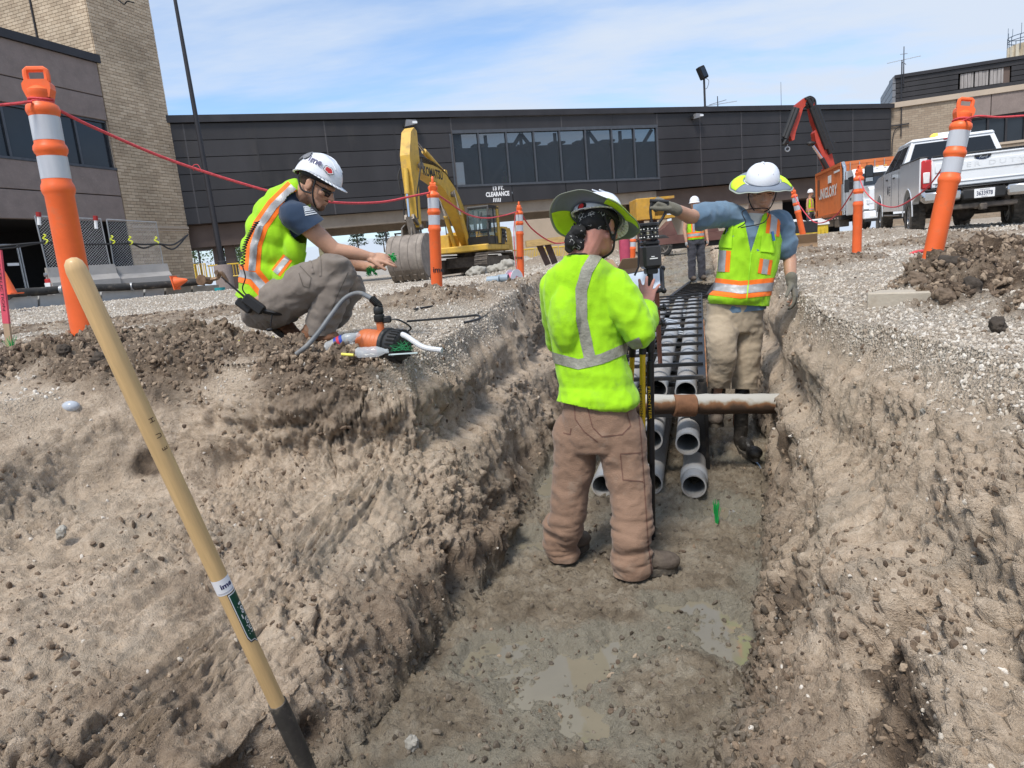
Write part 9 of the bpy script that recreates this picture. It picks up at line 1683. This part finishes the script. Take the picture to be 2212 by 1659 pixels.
# ---------------- small far figures
def small_person(g, h, label, yaw=0, helm=(.75, .76, .78), vest=True, pants=(.05, .05, .06), arms=(.1, .1), name='person', sit=False):
    rt = thing('person', g, label, 'person', rz=yaw); s = h/1.8; P = lambda x, y, z: V(x*s, y*s, z*s); mb = MB(); M = fr_head((0, -1, -.2)); head(mb, P(0, -.03, 1.65), M, s, P(0, 0, 1.42))
    limb(mb, [P(0, 0, 1.42), P(0, 0, 1.2), P(0, 0, .95)], [.06*s, .1*s, .1*s])
    for sx in (-1, 1): limb(mb, [P(0, 0, 1.4), P(sx*.19, 0, 1.4), P(sx*.25, .0, 1.12), P(sx*.25, -.06, .88)], [.05*s, .052*s, .043*s, .03*s]); hand(mb, P(sx*.25, -.06, .88), (0, -.1, -1), (sx, 0, 0), s, (.4,)*4, .05); limb(mb, [P(sx*.1, 0, .92), P(sx*.11, -.01, .5), P(sx*.12, 0, .12)], [.075*s, .055*s, .042*s])
    me = vox(mb, .012*s, 2); me.materials.append(m_skin2); me.name = 'body'; link('body', me, rt)
    g2 = MB(); loft(g2, [(P(0, 0, 1.45), .07*s, .06*s, 0), (P(0, 0, 1.41), .17*s, .09*s, 0), (P(0, 0, 1.28), .19*s, .12*s, 0), (P(0, 0, 1.0), .18*s, .13*s, 0), (P(0, 0, .9), .19*s, .13*s, 0)]); me = vox(g2, .012*s, 4); wrinkle(me, .006, 6); me.materials.append(m_vest); me.name = 'vest'; keep = me.copy(); v = link('vest', me, rt)
    for z0, z1, of, m_ in ((.94, 1.06, .004, m_vor), (.97, 1.03, .008, m_sil)): link('orange_band' if m_ is m_vor else 'silver_band', cut(keep, [(P(0, 0, z0), (0, 0, 1)), (P(0, 0, z1), (0, 0, -1))], of, 'band', m_), v)
    for sx in (-1, 1):
        for w, of, m_ in ((.045, .004, m_vor), (.02, .008, m_sil)): link('orange_band' if m_ is m_vor else 'silver_band', cut(keep, [(P(sx*.09-w, 0, 0), (1, 0, 0)), (P(sx*.09+w, 0, 0), (-1, 0, 0)), (P(0, 0, 1.06), (0, 0, 1))], of, 'band', m_), v)
    g3 = MB(); loft(g3, [(P(0, 0, .93), .16*s, .12*s, 0), (P(0, 0, .8), .17*s, .12*s, 0)])
    for sx in (-1, 1): limb(g3, [P(sx*.09, 0, .85), P(sx*.11, -.01, .5), P(sx*.12, 0, .1)], [.1*s, .085*s, .075*s])
    me = vox(g3, .012*s, 4); wrinkle(me, .01, 7); me.materials.append(cloth('dark_trousers', pants)); me.name = 'trousers'; link('trousers', me, rt)
    for sx in (-1, 1): mb = MB(); mb.ell(P(sx*.12, -.05, .06), (.05*s, .14*s, .06*s)); mb.build('boot', m_mudboot, rt, True); mb = MB(); mb.ell(P(sx*.25, -.07, .82), (.03*s, .035*s, .055*s)); mb.build('glove', mat('pale_glove', (.3, .3, .3), .8), rt, True)
    mb = MB(); mb.lathe([(.14*s, -.015*s), (.115*s, .0), (.11*s, .05*s), (.085*s, .1*s), (.04*s, .13*s), (.001, .135*s)], P(0, -.02, 1.7), n=24, sx=.9); mb.build('helmet', mat('far_helmet', (.72, .73, .76), .35), rt, True); return rt
p = AY(1506, 606, 15.2); small_person(p, 1.80, 'man in lime vest and dark trousers standing at the far end of the trench', R(10))
p = AY(1750, 470, 37.5); small_person(V(p.x, p.y, .42), 2.9*.62+.55, 'worker in lime vest half hidden behind the left side of the orange container', R(40))
l_, z_ = BR.inv(1116, 372); small_person(BR.P(l_, z_-1.35, -2.2), 1.8, 'person in a lime vest standing behind the footbridge windows', R(-20))
